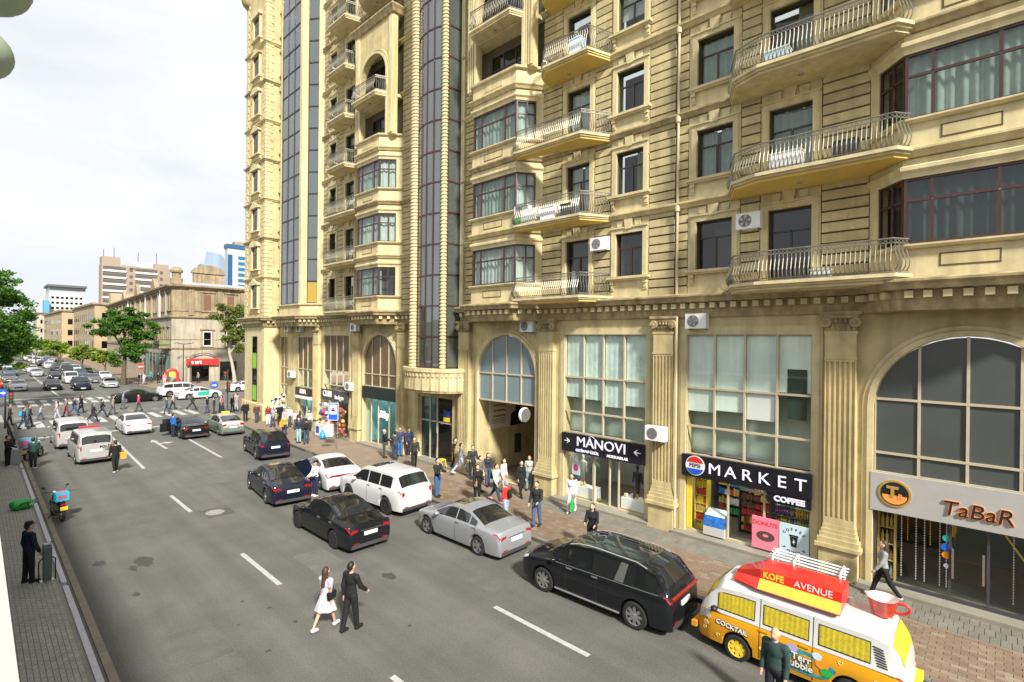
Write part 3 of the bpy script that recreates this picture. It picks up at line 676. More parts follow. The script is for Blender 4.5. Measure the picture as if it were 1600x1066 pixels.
# ---- curved stair tower
TWP = [(19.06, 22.2), (18.1, 22.26), (17.95, 22.62), (17.78, 23.1), (17.72, 23.65), (17.78, 24.2), (17.92, 24.72), (18.1, 25.3), (19.06, 25.4)]
TW = MB().box(19.1, 19.6, 21.9, 26.35, 4.0, fl(8)).build('stair_tower', STONE, APT)
zt0 = 5.9; nrow = 18; ph = 1.735
segs = [(TWP[0], TWP[1], 1), (TWP[2], TWP[3], 1), (TWP[3], TWP[4], 1), (TWP[4], TWP[5], 1), (TWP[5], TWP[6], 1), (TWP[7], TWP[8], 1)]
fr = MB()
for p, q, k in segs:
    F = Fr(p, q)
    for r in range(nrow + 1):
        z = zt0 + r * ph; fr.fbox(F, 0, F.len, z - .045, z + .045, -.04, .03)
    for u in (0.0, F.len): fr.fbox(F, u - .035, u + .035, zt0, zt0 + nrow * ph, -.05, .04)
    for r in range(nrow):
        t = rnd.uniform(-.014, .014); z0, z1 = zt0 + r * ph + .04, zt0 + (r + 1) * ph - .04
        MB().add([F(.03, z0, t), F(F.len - .03, z0, -t), F(F.len - .03, z1, -t), F(.03, z1, t)], [(0, 1, 2, 3)]).build('pane', GLASS_T, TW)
fr.build('mullions', BROWN, TW)
for (cx, cy, rr) in ((18.02, 22.43, .17), (17.92, 25.02, .25)):
    b = MB(); b.lathe((cx, cy, zt0 - .1), [(rr, 0), (rr, nrow * ph)], 14); z = zt0
    while z < zt0 + nrow * ph:
        b.lathe((cx, cy, z), [(rr, 0), (rr + .05, .02), (rr + .05, .10), (rr, .12)], 12, caps=False); z += .2
    b.build('ribbed_column', STONE_L, TW, smooth=40)
for y in (21.9, 26.0): MB().box(18.86, 19.1, y - .12, y + .16, 9.3, fl(8)).build('tower_pier', STONE_L, TW)
# rounded canopy over the entrance
cp = []
for i in range(13):
    a = PI * i / 12; cp.append((19.0 - 1.75 * math.sin(a) ** .8, 23.95 - 2.42 * math.cos(a)))
CAN = MB().sweep(cp, [(-.3, 4.62), (.0, 4.62), (.0, 5.52), (.04, 5.56), (.04, 5.62), (.10, 5.66), (.10, 5.86), (-.3, 5.86)]).build('entrance_canopy', STONE_L, APT)
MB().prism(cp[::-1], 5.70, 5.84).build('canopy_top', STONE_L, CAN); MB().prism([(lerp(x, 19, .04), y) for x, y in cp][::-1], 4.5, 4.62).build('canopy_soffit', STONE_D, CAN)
for i in range(0, 12):
    F = Fr(cp[i], cp[i + 1])
    MB().fbox(F, 0, .05, 4.66, 5.5, 0, .03).build('canopy_rib', STONE_D, CAN)
    for k in range(2): MB().fbox(F, (.25 + .5 * k) * F.len - .06, (.25 + .5 * k) * F.len + .06, 5.40, 5.55, 0, .07).build('canopy_dentil', STONE_L, CAN)
# ---- glazed corner bay and corner tower
GL7 = MB().sweep(B7, [(-.35, fl(0) - .02), (0, fl(0) - .02), (0, 10.1), (.14, 10.14), (.14, 10.24), (-.35, 10.26)]).build('corner_bay', STONE_L, APT)
for i, j in ((0, 1), (1, 2), (2, 3)):
    F = Fr(B7[i], B7[j]); a = F.len
    if i == 1: u0, u1, cols = .35, a - .25, 3
    else: u0, u1, cols = (a * .25, a * .72, 1) if i == 0 else (a * .3, a * .75, 1)
    for p, q in ((0, u0), (u1, a)): MB().fbox(F, p, q, 10.26, fl(8) + 3, -.3, 0).build('bay_pier', STONE_L, GL7)
    fr = MB()
    for r in range(18):
        z0 = 10.27 + r * ph; fr.fbox(F, u0, u1, z0 - .05, z0 + .05, -.12, -.04)
        for c in range(cols):
            e0, e1 = lerp(u0, u1, c / cols), lerp(u0, u1, (c + 1) / cols); t = rnd.uniform(-.012, .012)
            MB().add([F(e0 + .03, z0 + .05, -.08 + t), F(e1 - .03, z0 + .05, -.08 - t), F(e1 - .03, z0 + ph - .05, -.08 - t), F(e0 + .03, z0 + ph - .05, -.08 + t)], [(0, 1, 2, 3)]).build('pane', GLASS_T if not (i == 0 and r == 0) else mat('yellow_blind', (0.36, 0.25, 0.04), 0.7), GL7)
    for c in range(cols + 1): fr.fbox(F, lerp(u0, u1, c / cols) - .035, lerp(u0, u1, c / cols) + .035, 10.27, fl(8), -.13, -.03)
    fr.build('mullions', DKFRAME, GL7)
TWR = MB().prism([(19.3, 47.0), (17.67, 47.0), (17.67, 51.6), (24, 51.6), (24, 47)], 9.3, fl(8) + 5).build('corner_tower', STONE, APT)
FA, FBk, FC = Fr((17.67, 0), u=(0, 1)), Fr((19.3, 47.0), u=(-1, 0)), FW
for n in range(NTOP + 1):
    for k in range(10):
        z0 = fl(n) + .06 + k * .345; e = .62 if k % 2 else .42
        q = MB(); q.prism([(17.67, 47.0 + e), (17.62, 47.0 + e), (17.62, 46.95), (17.67 + e, 46.95), (17.67 + e, 47.0), (17.67, 47.0)][::-1], z0, z0 + .31); q.build('quoin', STONE_L, TWR)
        MB().fbox(FA, 51.6 - e, 51.65, z0, z0 + .31, 0, .05).build('quoin', STONE_L, TWR)
for n in range(NTOP):
    zs = 10.2 + FH * n
    for F, a, c, d in ((FA, 48.4, 49.7, .06), (FW, 45.75, 46.75, .06)):
        b = MB(); t = .18
        b.fbox(F, a - t, a, zs, zs + 2.0, 0, .16); b.fbox(F, c, c + t, zs, zs + 2.0, 0, .16); b.fbox(F, a - .4, c + .4, zs - .15, zs - .03, 0, .3); b.fbox(F, a - .3, c + .3, zs - .5, zs - .151, 0, .1)
        m = (a + c) / 2
        if n % 2 == 0: b.fpoly(F, [(a - .35, zs + 2.02), (c + .35, zs + 2.02), (c + .35, zs + 2.12), (m, zs + 2.6), (a - .35, zs + 2.12)], 0, .28)
        else: b.fpoly(F, [(a - .35, zs + 2.02), (c + .35, zs + 2.02)] + [(m + (c - a + .7) / 2 * math.cos(PI * k / 8), zs + 2.1 + .45 * math.sin(PI * k / 8)) for k in range(9)], 0, .28)
        w = MB(); w.fbox(F, a, c, zs, zs + 2.0, .002, .03); wo_ = w.build('window', BROWN, TWR)
        for (x0, x1, y0, y1) in ((.06, .47, .04, .62), (.53, .94, .04, .62), (.06, .94, .68, .96)):
            MB().add([F(lerp(a, c, x0), lerp(zs, zs + 2, y0), .036), F(lerp(a, c, x1), lerp(zs, zs + 2, y0), .036), F(lerp(a, c, x1), lerp(zs, zs + 2, y1), .036), F(lerp(a, c, x0), lerp(zs, zs + 2, y1), .036)], [(0, 1, 2, 3)]).build('pane', GLASS_D, wo_)
        b.build('pediment_surround', STONE_L, wo_)
b = MB(); b.lathe((17.75, 51.4, fl(8) + 1.75), [(0, -.6), (.35, -.5), (.62, -.15), (.72, .3), (.72, 1.6)], 20); b.build('corner_turret', STONE_D, TWR, smooth=40)
# ---- rain pipe
DP = MB(); DP.tube([(18.88, 9.12, fl(6)), (18.88, 9.12, 9.32)], .055, 8); DP.tube([(18.80, 9.06, 8.46), (18.74, 9.04, 8.2), (18.74, 9.04, .3)], .055, 8)
PIPE = DP.build('rain_pipe', mat('pale_painted_pipe', (0.50, 0.43, 0.28), 0.5, var=0.1), APT, smooth=50)
for n in range(5):
    MB().lathe((18.88, 9.12, fl(n + 1) - .25), [(.055, 0), (.10, .03), (.11, .2), (.07, .3), (.055, .3)], 10).build('pipe_collar', MATS['pale_painted_pipe'], PIPE, smooth=50)
# ================================================================ street level of the building
ZP = 8.5
FPD = Fr((XW, 0), u=(0, 1))
def rect_bay(y0, y1, o0, o1, zb=.16, zt=7.78):
    wall_holes(FPD, y0, y1, 0, ZP, [(o0, o1, zb, zt)], -.55, 0, STONE, name='podium_wall')
    b = MB()
    for u0, u1, z0, z1, d in ((o0 - .22, o0 - .001, zb, zt + .22, .05), (o1 + .001, o1 + .22, zb, zt + .22, .05), (o0, o1, zt + .001, zt + .22, .05), (o0 - .30, o0 - .221, zb, zt + .30, .03), (o1 + .221, o1 + .30, zb, zt + .30, .03), (o0 - .22, o1 + .22, zt + .221, zt + .30, .03)): b.fbox(FPD, u0, u1, z0, z1, .0, d)
    b.build('opening_surround', STONE_L, APT)
def arch_bay(y0, y1, uc, r, spring, zb=.16):
    arch_wall(FPD, y0, y1, 0, ZP, uc, r, spring, -.55, 0, STONE, APT, 'podium_wall', zo=zb)
    arch_mould(FPD, uc, r, spring, zb, .16, 0, .10, STONE_L, APT); arch_mould(FPD, uc, r + .17, spring, zb, .12, 0, .05, STONE_L, APT)
YP = [-8.4, -2.4, 3.6, 9.6, 15.6, 21.55, 27.6, 33.2, 39.4]
arch_bay(-2.4, 3.6, .6, 2.15, 5.58); rect_bay(3.6, 9.6, 4.43, 8.73); rect_bay(9.6, 15.6, 10.46, 14.64)
arch_bay(15.6, 21.55, 18.46, 2.07, 5.68); wall_holes(FPD, 21.55, 27.6, 0, ZP, [(22.75, 26.05, .16, 4.15)], -.55, 0, STONE, name='podium_wall')
arch_bay(27.6, 33.2, 30.4, 2.05, 5.7); rect_bay(33.2, 39.4, 34.5, 38.4, zt=7.7)
wall_holes(FPD, 39.4, 47.0, 0, ZP, [(40.45, 43.1, .16, 7.6), (45.2, 46.7, .16, 7.6)], -.55, 0, STONE, name='podium_wall')
wall_holes(FPD, -9, -2.4, 0, ZP, [(-7.5, -3.3, .16, 7.78)], -.55, 0, STONE, name='podium_wall')
cb = MB(); cb.prism([(19.3, 47.0), (17.67, 47.0), (17.67, 51.6), (24, 51.6), (24, 47)], 0, ZP); cb.build('corner_podium', STONE_L, APT)
MB().sweep([(19.0, 47.0), (17.67, 47.0), (17.67, 51.6), (24, 51.6)], [(0, 0), (.12, 0), (.12, 1.5), (0.02, 1.62), (0, 1.62)]).build('corner_plinth', STONE, APT)
b = MB(); b.fbox(Fr((17.67, 0), u=(0, 1)), 48.5, 49.6, 1.7, 7.6, .0, .04); w = b.build('window', DKFRAME, APT)
for k in range(4): MB().fbox(Fr((17.67, 0), u=(0, 1)), 48.6, 49.5, 1.8 + k * 1.45, 3.15 + k * 1.45, .041, .05).build('pane', mat('green_shop_print', (0.22, 0.50, 0.05), 0.5) if k in (0, 2) else GLASS_D, w)
# ---- pilasters with fluted shafts and volute capitals
def pilaster_meshes():
    sh = MB(); w = .42
    sh.box(-.20, .02, -w, w, 1.75, 7.9); sh.box(-.25, -.20, -w, w, 7.05, 7.82); sh.box(-.27, .02, -w - .03, w + .03, 7.0, 7.06); sh.box(-.27, .02, -w - .03, w + .03, 7.80, 7.88)
    sh.box(-.25, -.2, -w, w, 1.752, 1.98)
    n = 6; p = 2 * w / n
    for i in range(n + 1):
        c = -w + i * p; h = .028; a, b_ = max(-w, c - h), min(w, c + h); sh.box(-.25, -.2, a, b_, 1.98, 6.92)
    sh.box(-.25, -.2, -w, w, 6.92, 7.0)
    for i in range(n): sh.lathe((-.2, -w + (i + .5) * p, 0), [(.0, 0)], 3) if False else None
    base = MB()
    for z0, z1, e in ((1.62, 1.75, .02), (1.5, 1.62, .05), (1.36, 1.5, .09), (1.18, 1.36, .14), (1.06, 1.18, .2)): base.box(-.25 - e, .02, -w - e, w + e, z0, z1)
    ped = MB(); ped.box(-.36, .02, -w - .1, w + .1, 0.0, 1.06)
    cap = MB(); cap.box(-.34, .02, -w - .14, w + .14, 8.40, 8.5); cap.box(-.30, .02, -w - .06, w + .06, 8.28, 8.40); cap.box(-.22, .02, -w, w, 7.88, 8.28)
    for s_ in (-1, 1):
        cap.lathe((-.26, s_ * (w - .02), 8.16), [(.0, -.1), (.15, -.1), (.17, -.06), (.17, .0), (.14, .03), (.0, .06)], 14, axis='x')
        cap.lathe((-.36, s_ * (w - .02), 8.16), [(.0, -.04), (.05, -.04), (.06, .0), (.12, .0), (.12, .02)], 12, axis='x')
    for i in range(5):
        c = -w * .62 + i * w * .31; cap.ball((-.25, c, 8.2), (.07, .055, .08), 8, 5)
    for i in range(6):
        c = -w * .85 + i * w * .34; cap.add([(-.22, c - .06, 7.88), (-.22, c + .06, 7.88), (-.27, c + .05, 8.0), (-.27, c - .05, 8.0), (-.33, c, 8.1), (-.22, c, 8.08)], [(0, 1, 2, 3), (3, 2, 4), (2, 1, 5), (4, 2, 5), (0, 3, 5), (3, 4, 5)])
    return [('shaft', sh.mesh('shaft', STONE)), ('base', base.mesh('base', STONE)), ('capital', cap.mesh('capital', STONE_D, 40))], ped.mesh('pilaster', STONE)
pil, pedm = pilaster_meshes()
for y in YP:
    p = put('pilaster', pedm, APT, loc=(XW, y, 0))
    for nm, me in pil: put(nm, me, p)
# step along the shop fronts
for y0, y1 in ((-9, -2.95), (-1.9, 3.1), (4.1, 9.1), (10.1, 15.1), (22.0, 27.1), (28.1, 32.7), (33.7, 38.9), (39.9, 46.9)):
    MB().box(18.55, 19.5, y0, y1, 0.0, .24).build('shop_step', STEP, APT)
# ---- glazing of the tall openings
def grid_glazing(o0, o1, zs, matf, parent=APT, cols=4, d=-.06, arch=None, bw=.07, fr=CREAMFR, name='shop_glazing'):
    b = MB(); w = o1 - o0
    def top(u):
        if not arch: return zs[-1]
        uc, r, sp = arch; t = max(0, r * r - (u - uc) ** 2); return sp + math.sqrt(t)
    o = None
    zl = zs if not arch else zs[:-1]
    for i in range(cols + 1):
        u = lerp(o0, o1, i / cols); zt = top(min(max(u, o0 + .03), o1 - .03)) if arch else zs[-1]
        if zt > zs[0] + .1: b.fbox(FPD, max(o0, u - bw / 2), min(o1, u + bw / 2), zs[0], zt, d - .05, d + .05)
    for z in zl:
        if arch and z > arch[2]:
            hw = math.sqrt(max(0, arch[1] ** 2 - (z - arch[2]) ** 2)); b.fbox(FPD, arch[0] - hw, arch[0] + hw, z - bw / 2, z + bw / 2, d - .055, d + .055)
        else: b.fbox(FPD, o0, o1, z - bw / 2, z + bw / 2, d - .055, d + .055)
    o = b.build(name, fr, parent)
    for i in range(cols):
        u0, u1 = lerp(o0, o1, i / cols) + bw * .4, lerp(o0, o1, (i + 1) / cols) - bw * .4
        for j in range(len(zs) - 1):
            z0, z1 = zs[j] + bw * .4, zs[j + 1] - bw * .4
            last = j == len(zs) - 2
            t = rnd.uniform(-.01, .01)
            if arch and (z1 > arch[2] - .01):
                up = [(lerp(u1, u0, k / 8), min(z1 + (1 if last else 0), top(lerp(u1, u0, k / 8)) - .02)) for k in range(9)]
                pts = [(u0, z0), (u1, z0)] + [(a, max(c, z0 + .02)) for a, c in up]
                MB().add([FPD(a, c, d + t) for a, c in pts], [tuple(range(len(pts)))]).build('pane', matf(i, j), o)
            else: MB().add([FPD(u0, z0, d + t), FPD(u1, z0, d - t), FPD(u1, z1, d - t), FPD(u0, z1, d + t)], [(0, 1, 2, 3)]).build('pane', matf(i, j), o)
    return o
# panes behind which blinds hang are glass with a blind part; filmed panes are opaque glossy sheets
G1 = grid_glazing(4.43, 8.73, [3.2, 4.28, 5.74, 7.78], lambda i, j: GLASS_S)
G2 = grid_glazing(10.46, 14.64, [3.3, 4.25, 5.83, 7.78], lambda i, j: GLASS_S)
for G, a, c in ((G1, 4.43, 8.73), (G2, 10.46, 14.64)):
    MB().box(19.62, 19.7, a - .2, c + .2, 3.3, 8.2).build('upper_room_wall', mat('grey_green_room', (0.42, 0.50, 0.43), 0.9, var=0.3, vscale=.5), G)
    MB().box(19.56, 19.95, a - .2, c + .2, 3.18, 3.3).build('upper_room_floor', ROOM_W, G)
for k in range(4):   # white sheeting hung behind the panes
    w = (14.64 - 10.46) / 4; u0 = 10.46 + k * w
    zb = [4.75, 4.62, 4.85, 4.9][k]
    cm_ = curtain_mesh(FPD, u0 + .04, u0 + w - .04, zb, 7.74, -.15, mat('white_plastic_sheeting', (0.60, 0.72, 0.66), 0.45, var=0.25, vscale=1.4, bump=.6, bscale=5), G2, amp=.012); cm_.name = 'plastic_sheeting'
for k in range(4):
    w = (8.73 - 4.43) / 4; u0 = 4.43 + k * w
    zb = [6.0, 4.75, 4.95, 4.85][k]
    MB().fbox(FPD, u0 + .04, u0 + w - .04, 5.8 if k == 0 else zb, 7.74, -.115, -.11).build('blind', FROST, G1)
MB().fbox(FPD, 4.6, 5.2, 4.9, 6.6, -.105, -.09).build('dark_cabinet', mat('dark_green_cabinet', (0.03, 0.05, 0.035), 0.6), G1)
MB().fbox(FPD, 5.6, 6.5, 4.75, 5.6, -.105, -.09).build('white_board', WHITEP, G1)
grid_glazing(-1.53, 2.73, [3.6, 4.2, 5.83, 7.7], lambda i, j: GREYPANEL, arch=(.6, 2.13, 5.58))
grid_glazing(16.4, 20.52, [4.28, 5.72, 7.7], lambda i, j: GREYBLUE, arch=(18.46, 2.05, 5.68))
grid_glazing(28.36, 32.44, [4.22, 5.05, 7.7], lambda i, j: BROWNPANEL, arch=(30.4, 2.03, 5.7))
grid_glazing(34.5, 38.4, [3.9, 5.0, 7.7], lambda i, j: BROWNPANEL if j else GLASS_S)
grid_glazing(40.45, 43.1, [3.4, 4.9, 7.6], lambda i, j: BROWNPANEL if j else GLASS_S, cols=3)
grid_glazing(45.2, 46.7, [.3, 3.4, 4.9, 7.6], lambda i, j: BROWNPANEL if j else GLASS_S, cols=2)
grid_glazing(-7.5, -3.3, [.3, 3.4, 5.0, 7.78], lambda i, j: GREYPANEL)
# ---- shop rooms
def room(y0, y1, zc, m, depth=3.4, lamps=0, lm=LAMP, floor=None):
    b = MB(); x0, x1 = 19.56, 19.56 + depth
    b.add([(x0, y0, .2), (x1, y0, .2), (x1, y1, .2), (x0, y1, .2)], [(0, 1, 2, 3)], 1); b.add([(x0, y0, zc), (x0, y1, zc), (x1, y1, zc), (x1, y0, zc)], [(0, 1, 2, 3)])
    b.add([(x1, y0, .2), (x1, y0, zc), (x1, y1, zc), (x1, y1, .2)], [(0, 1, 2, 3)]); b.add([(x0, y0, .2), (x0, y0, zc), (x1, y0, zc), (x1, y0, .2)], [(0, 1, 2, 3)]); b.add([(x0, y1, .2), (x1, y1, .2), (x1, y1, zc), (x0, y1, zc)], [(0, 1, 2, 3)])
    o = b.build('shop_room', [m, floor or mat('dark_shop_floor', (0.10, 0.09, 0.07), 0.4)], APT)
    for i in range(lamps):
        MB().box(x0 + .4 + (i % 2) * 1.3, x0 + .75 + (i % 2) * 1.3, y0 + (y1 - y0) * (i + .5) / lamps - .18, y0 + (y1 - y0) * (i + .5) / lamps + .18, zc - .06, zc - .02).build('ceiling_lamp', lm, o)  # with LAMP these are added glow to brighten dark shop rooms
    return o
room(4.3, 8.9, 3.15, mat('market_walls', (0.20, 0.19, 0.17), 0.8), lamps=6)
room(10.3, 14.8, 3.2, mat('boutique_walls', (0.26, 0.27, 0.25), 0.8), lamps=4)
room(-1.7, 2.9, 3.5, mat('dark_bar_walls', (0.05, 0.05, 0.035), 0.7), lamps=1)
room(28.2, 32.6, 3.6, mat('teal_shop_walls', (0.22, 0.46, 0.44), 0.6), lamps=6, lm=LAMPC)
room(34.4, 38.5, 3.8, mat('kiosk_walls', (0.16, 0.13, 0.1), 0.8), lamps=3)
room(40.3, 43.2, 3.3, mat('teal_shop_walls', (0.22, 0.46, 0.44), 0.6), lamps=3, lm=LAMPC)
# entrance under the canopy
ENT = MB(); 
for u in (22.78, 24.4, 26.02): ENT.fbox(FPD, u - .05, u + .05, .24, 4.12, -.3, -.2)
ENT.fbox(FPD, 25.05, 25.13, .24, 4.12, -.3, -.2); ENT.fbox(FPD, 22.75, 26.05, 4.04, 4.14, -.3, -.2); ENT.fbox(FPD, 22.75, 26.05, 2.5, 2.58, -.29, -.21); ENT.fbox(FPD, 22.75, 26.05, .24, .30, -.29, -.21)
ENT = ENT.build('entrance_door', mat('pale_metal_frame', (0.55, 0.52, 0.44), 0.4, 0.3), APT)
for u0, u1 in ((22.83, 24.35), (24.45, 25.05), (25.13, 25.97)):
    for z0, z1 in ((.3, 2.5), (2.58, 4.04)): MB().add([FPD(u0, z0, -.25), FPD(u1, z0, -.25), FPD(u1, z1, -.25), FPD(u0, z1, -.25)], [(0, 1, 2, 3)]).build('pane', GLASS_D, ENT)
MB().fbox(FPD, 22.6, 26.2, .2, 4.2, -1.6, -1.5).build('hall_wall', ROOM, ENT)
MB().fbox(FPD, 24.3, 24.36, 1.0, 1.9, -.16, -.12).build('door_handle', STEEL, ENT)
b = MB(); b.fbox(FPD, 23.1, 23.75, 2.95, 3.3, -.18, -.16); b.build('blue_notice', mat('blue_notice_print', (.02, .05, .35), .5), ENT); MB().fbox(FPD, 23.15, 23.75, 2.65, 2.9, -.18, -.165).build('yellow_notice', YELLOW, ENT)
# covered passage
PASS = MB()
PASS.box(19.56, 28, 20.55, 20.75, 0.1, 4.3); PASS.box(19.56, 28, 16.17, 16.37, 0.1, 4.3); PASS.box(19.56, 28, 16.37, 20.55, 4.25, 4.4); PASS.box(28, 28.2, 16.1, 20.8, .1, 4.4)
PASS.box(19.0, 28, 16.37, 20.55, .05, .15, 1)
PASS = PASS.build('passage', [STONE, mat('passage_floor', (0.16, 0.13, 0.09), 0.8, var=0.2)], APT)
MB().box(27.9, 27.99, 17.6, 19.2, .15, 2.6).build('passage_door', BLACK, PASS)
FPS = Fr((28, 20.545), u=(-1, 0))      # the wall that faces the viewer inside the passage
PO = MB().fbox(FPS, 5.0, 8.2, 2.5, 4.1, .0, .03).build('wall_poster', mat('cream_poster_print', (0.62, 0.58, 0.48), 0.6, var=0.05), label='pale poster with dark portrait and text lines inside the arched passage', cat='poster')
p = MB()
for k in range(3): p.fbox(FPS, 6.9, 7.9, 3.75 - k * .3, 3.85 - k * .3, .031, .034)
for k in range(4): p.fbox(FPS, 6.9, 7.95, 3.05 - k * .09, 3.08 - k * .09, .031, .034)
p.build('text_lines', mat('olive_print', (0.25, 0.2, 0.05), 0.6), PO)
p = MB(); p.fpoly(FPS, [(5.2, 2.52), (6.5, 2.52), (6.45, 3.2), (6.1, 3.4), (5.6, 3.4), (5.25, 3.2)], .031, .034)
for c, r in (((5.85, 3.62), .24),): p.fpoly(FPS, [(c[0] + r * math.cos(a * PI / 8), c[1] + r * 1.2 * math.sin(a * PI / 8)) for a in range(16)], .031, .034)
p.build('portrait', BLACK, PO); 
MB().fbox(FPS, 5.6, 6.1, .9, 2.0, .0, .08).build('meter_box', DKGREY, PASS)
# ---- boards and signs (things that can be lifted away)
def board(name, label, cat, y0, y1, z0, z1, m, d0=.02, d1=.14, F=FPD):
    t = thing(name, label, cat)
    b = MB(); b.fbox(F, y0, y1, z0, z1, d0, d1); b.build('board', m, t); 
    return t
SIGNB = mat('black_sign_face', (0.012, 0.012, 0.016), 0.35)
SILVER = mat('lit_lavender_letters', (0.72, 0.70, 0.82), 0.4, emit=(.75, .72, .9), estr=.12)
s = board('shop_sign', 'black shop board with silver MANOVI lettering above boutique window', 'sign', 10.42, 14.68, 2.42, 3.26, SIGNB)
text_on(FPD, 'MANOVI', 12.55, 2.93, .15, .6, SILVER, s, bold=0.0, sx=1.1)
text_on(FPD, 'GEYİM VƏ ÜZÜK', 13.25, 2.54, .15, .16, SILVER, s, bold=.003); text_on(FPD, 'AKSESUARLAR', 11.7, 2.54, .15, .16, SILVER, s, bold=.003)
for sgn, u in ((1, 14.35), (-1, 10.75)):
    b = MB()
    for a, l in ((0, .3), (.7, .2), (-.7, .2)): b.tube([FPD(u - sgn * .12, 2.9, .16), FPD(u - sgn * .12 + sgn * l * math.cos(a), 2.9 + l * math.sin(a), .16)], [.035, .006], 5)
    b.build('flourish', SILVER, s)
p = MB(); p.tube([FPD(13.15, 3.2, .16), FPD(13.0, 3.27, .16), FPD(12.85, 3.2, .16)], .014, 4); p.build('hanger_mark', SILVER, s)
s = board('shop_sign', 'black MARKET board with round cola badge above the shop door', 'sign', 4.38, 8.82, 2.38, 3.2, SIGNB, d1=.16)
[text_on(FPD, ch, 7.55 - k * .57, 2.78, .17, .56, SILVER, s, bold=.0, sx=1.12) for k, ch in enumerate('MARKET')]
b = MB(); c = (8.28, 2.82)
def disc(b, c, r, d0, d1, a0=0, a1=2 * PI, n=28): b.fpoly(FPD, [(c[0] + r * math.cos(a0 + (a1 - a0) * k / n), c[1] + r * math.sin(a0 + (a1 - a0) * k / n)) for k in range(n + (0 if a1 - a0 > 6.2 else 1))], d0, d1)
disc(b, c, .37, .161, .18); b.build('badge_disc', WHITEP, s)
b = MB(); disc(b, c, .34, .181, .19, .35, PI - .35); b.build('badge_red', RED, s); b = MB(); disc(b, c, .34, .181, .19, PI + .35, 2 * PI - .35); b.build('badge_blue', BLUE, s)
text_on(FPD, 'PEPSI', c[0], c[1], .19, .2, mat('navy_print', (.005, .01, .06), .4), s, depth=.004)
s = board('shop_sign', 'small black COFFEE board under the MARKET board', 'sign', 4.4, 5.75, 2.02, 2.375, SIGNB, d1=.12)
text_on(FPD, 'COFFEE', 5.05, 2.19, .13, .25, SILVER, s, bold=.01, sx=1.1)
GREYS = mat('grey_sign_face', (0.40, 0.39, 0.37), 0.45, var=.06)
s = board('shop_sign', 'wide grey TaBaR board with round badge under the large arch', 'sign', -1.6, 2.80, 2.46, 3.6, GREYS, d1=.12)
ORG = mat('orange_lit_edge', (0.8, 0.25, 0.05), 0.5, emit=(1, .35, .1), estr=.12)
for m_, dd, bo in ((ORG, .125, .014), (BLACK, .15, .001)): text_on(FPD, 'TaBaR', .4, 2.9, dd, .56, m_, s, bold=bo, shear=.15, sx=1.0)
b = MB(); disc(b, (2.2, 3.05), .40, .121, .15); b.build('badge_rim', mat('gold_rim', (.75, .5, .12), .35, .6), s); b = MB(); disc(b, (2.2, 3.05), .34, .151, .16); b.build('badge_face', BLACK, s)
text_on(FPD, 'T', 2.25, 3.08, .165, .44, mat('gold_rim', (1, 1, 1)), s, bold=.02); text_on(FPD, 'R', 2.06, 2.98, .165, .2, ORG, s)
b = MB(); b.fpoly(FPD, [(2.2 + .3 * math.cos(PI + PI * k / 10), 3.0 + .26 * math.sin(PI + PI * k / 10)) for k in range(11)], .161, .164); b.build('badge_ember', ORG, s)
# left hand shops
s = board('shop_sign', 'dark green fascia over the teal lit shop front', 'sign', 28.36, 32.44, 3.38, 4.18, mat('dark_green_fascia', (0.008, 0.02, 0.018), 0.35))
s = board('shop_sign', 'slate grey shop board with white letters over the toy stall', 'sign', 34.4, 38.45, 2.75, 3.55, mat('slate_sign', (0.06, 0.065, 0.07), 0.4), d1=.2)
text_on(FPD, 'CUBI', 37.45, 3.2, .21, .62, WHITEP, s, bold=.02); text_on(FPD, 'hediyye', 35.6, 3.05, .21, .42, WHITEP, s, bold=.012)
s = board('shop_sign', 'brown shop board with white letters and pale lower band', 'sign', 40.4, 43.15, 2.7, 3.35, mat('dark_brown_sign', (0.05, 0.02, 0.015), 0.4), d1=.2)
text_on(FPD, 'SERA', 41.7, 3.05, .21, .5, WHITEP, s, bold=.015); b = MB(); b.fbox(FPD, 40.4, 43.15, 2.45, 2.7, .02, .21); b.build('lower_band', WHITEP, s)
text_on(FPD, 'Alby', 30.0, 2.35, -.1, .6, mat('white_lit_letters', (.9, .95, .95), .4, emit=(1, 1, 1), estr=1.0), thing('window_lettering', 'white lettering on the teal lit shop window', 'lettering'), bold=.02)
# clock face sign that juts out by the passage
t = thing('clock_sign', 'round white clock sign jutting out beside the arched passage', 'sign')
b = MB(); b.lathe((18.55, 16.75, 3.85), [(0, -.08), (.34, -.08), (.36, -.05), (.36, .05), (.34, .08), (0, .08)], 24, axis='y'); b.build('face', WHITEP, t, smooth=40)
b = MB(); b.lathe((18.55, 16.65, 3.85), [(.29, -.005), (.33, -.005), (.33, .005), (.29, .005)], 24, axis='y'); b.build('rim', GREYM, t)
b = MB(); b.tube([(18.55, 16.655, 3.85), (18.4, 16.655, 4.0)], .02, 4); b.tube([(18.55, 16.655, 3.85), (18.62, 16.655, 4.05)], .016, 4); b.tube([(18.42, 16.655, 3.7), (18.66, 16.655, 3.75)], .02, 4); b.build('hands', BLACK, t)
MB().tube([(18.9, 16.75, 3.85), (19.02, 16.75, 3.85)], .03, 6).build('bracket', DKGREY, t)
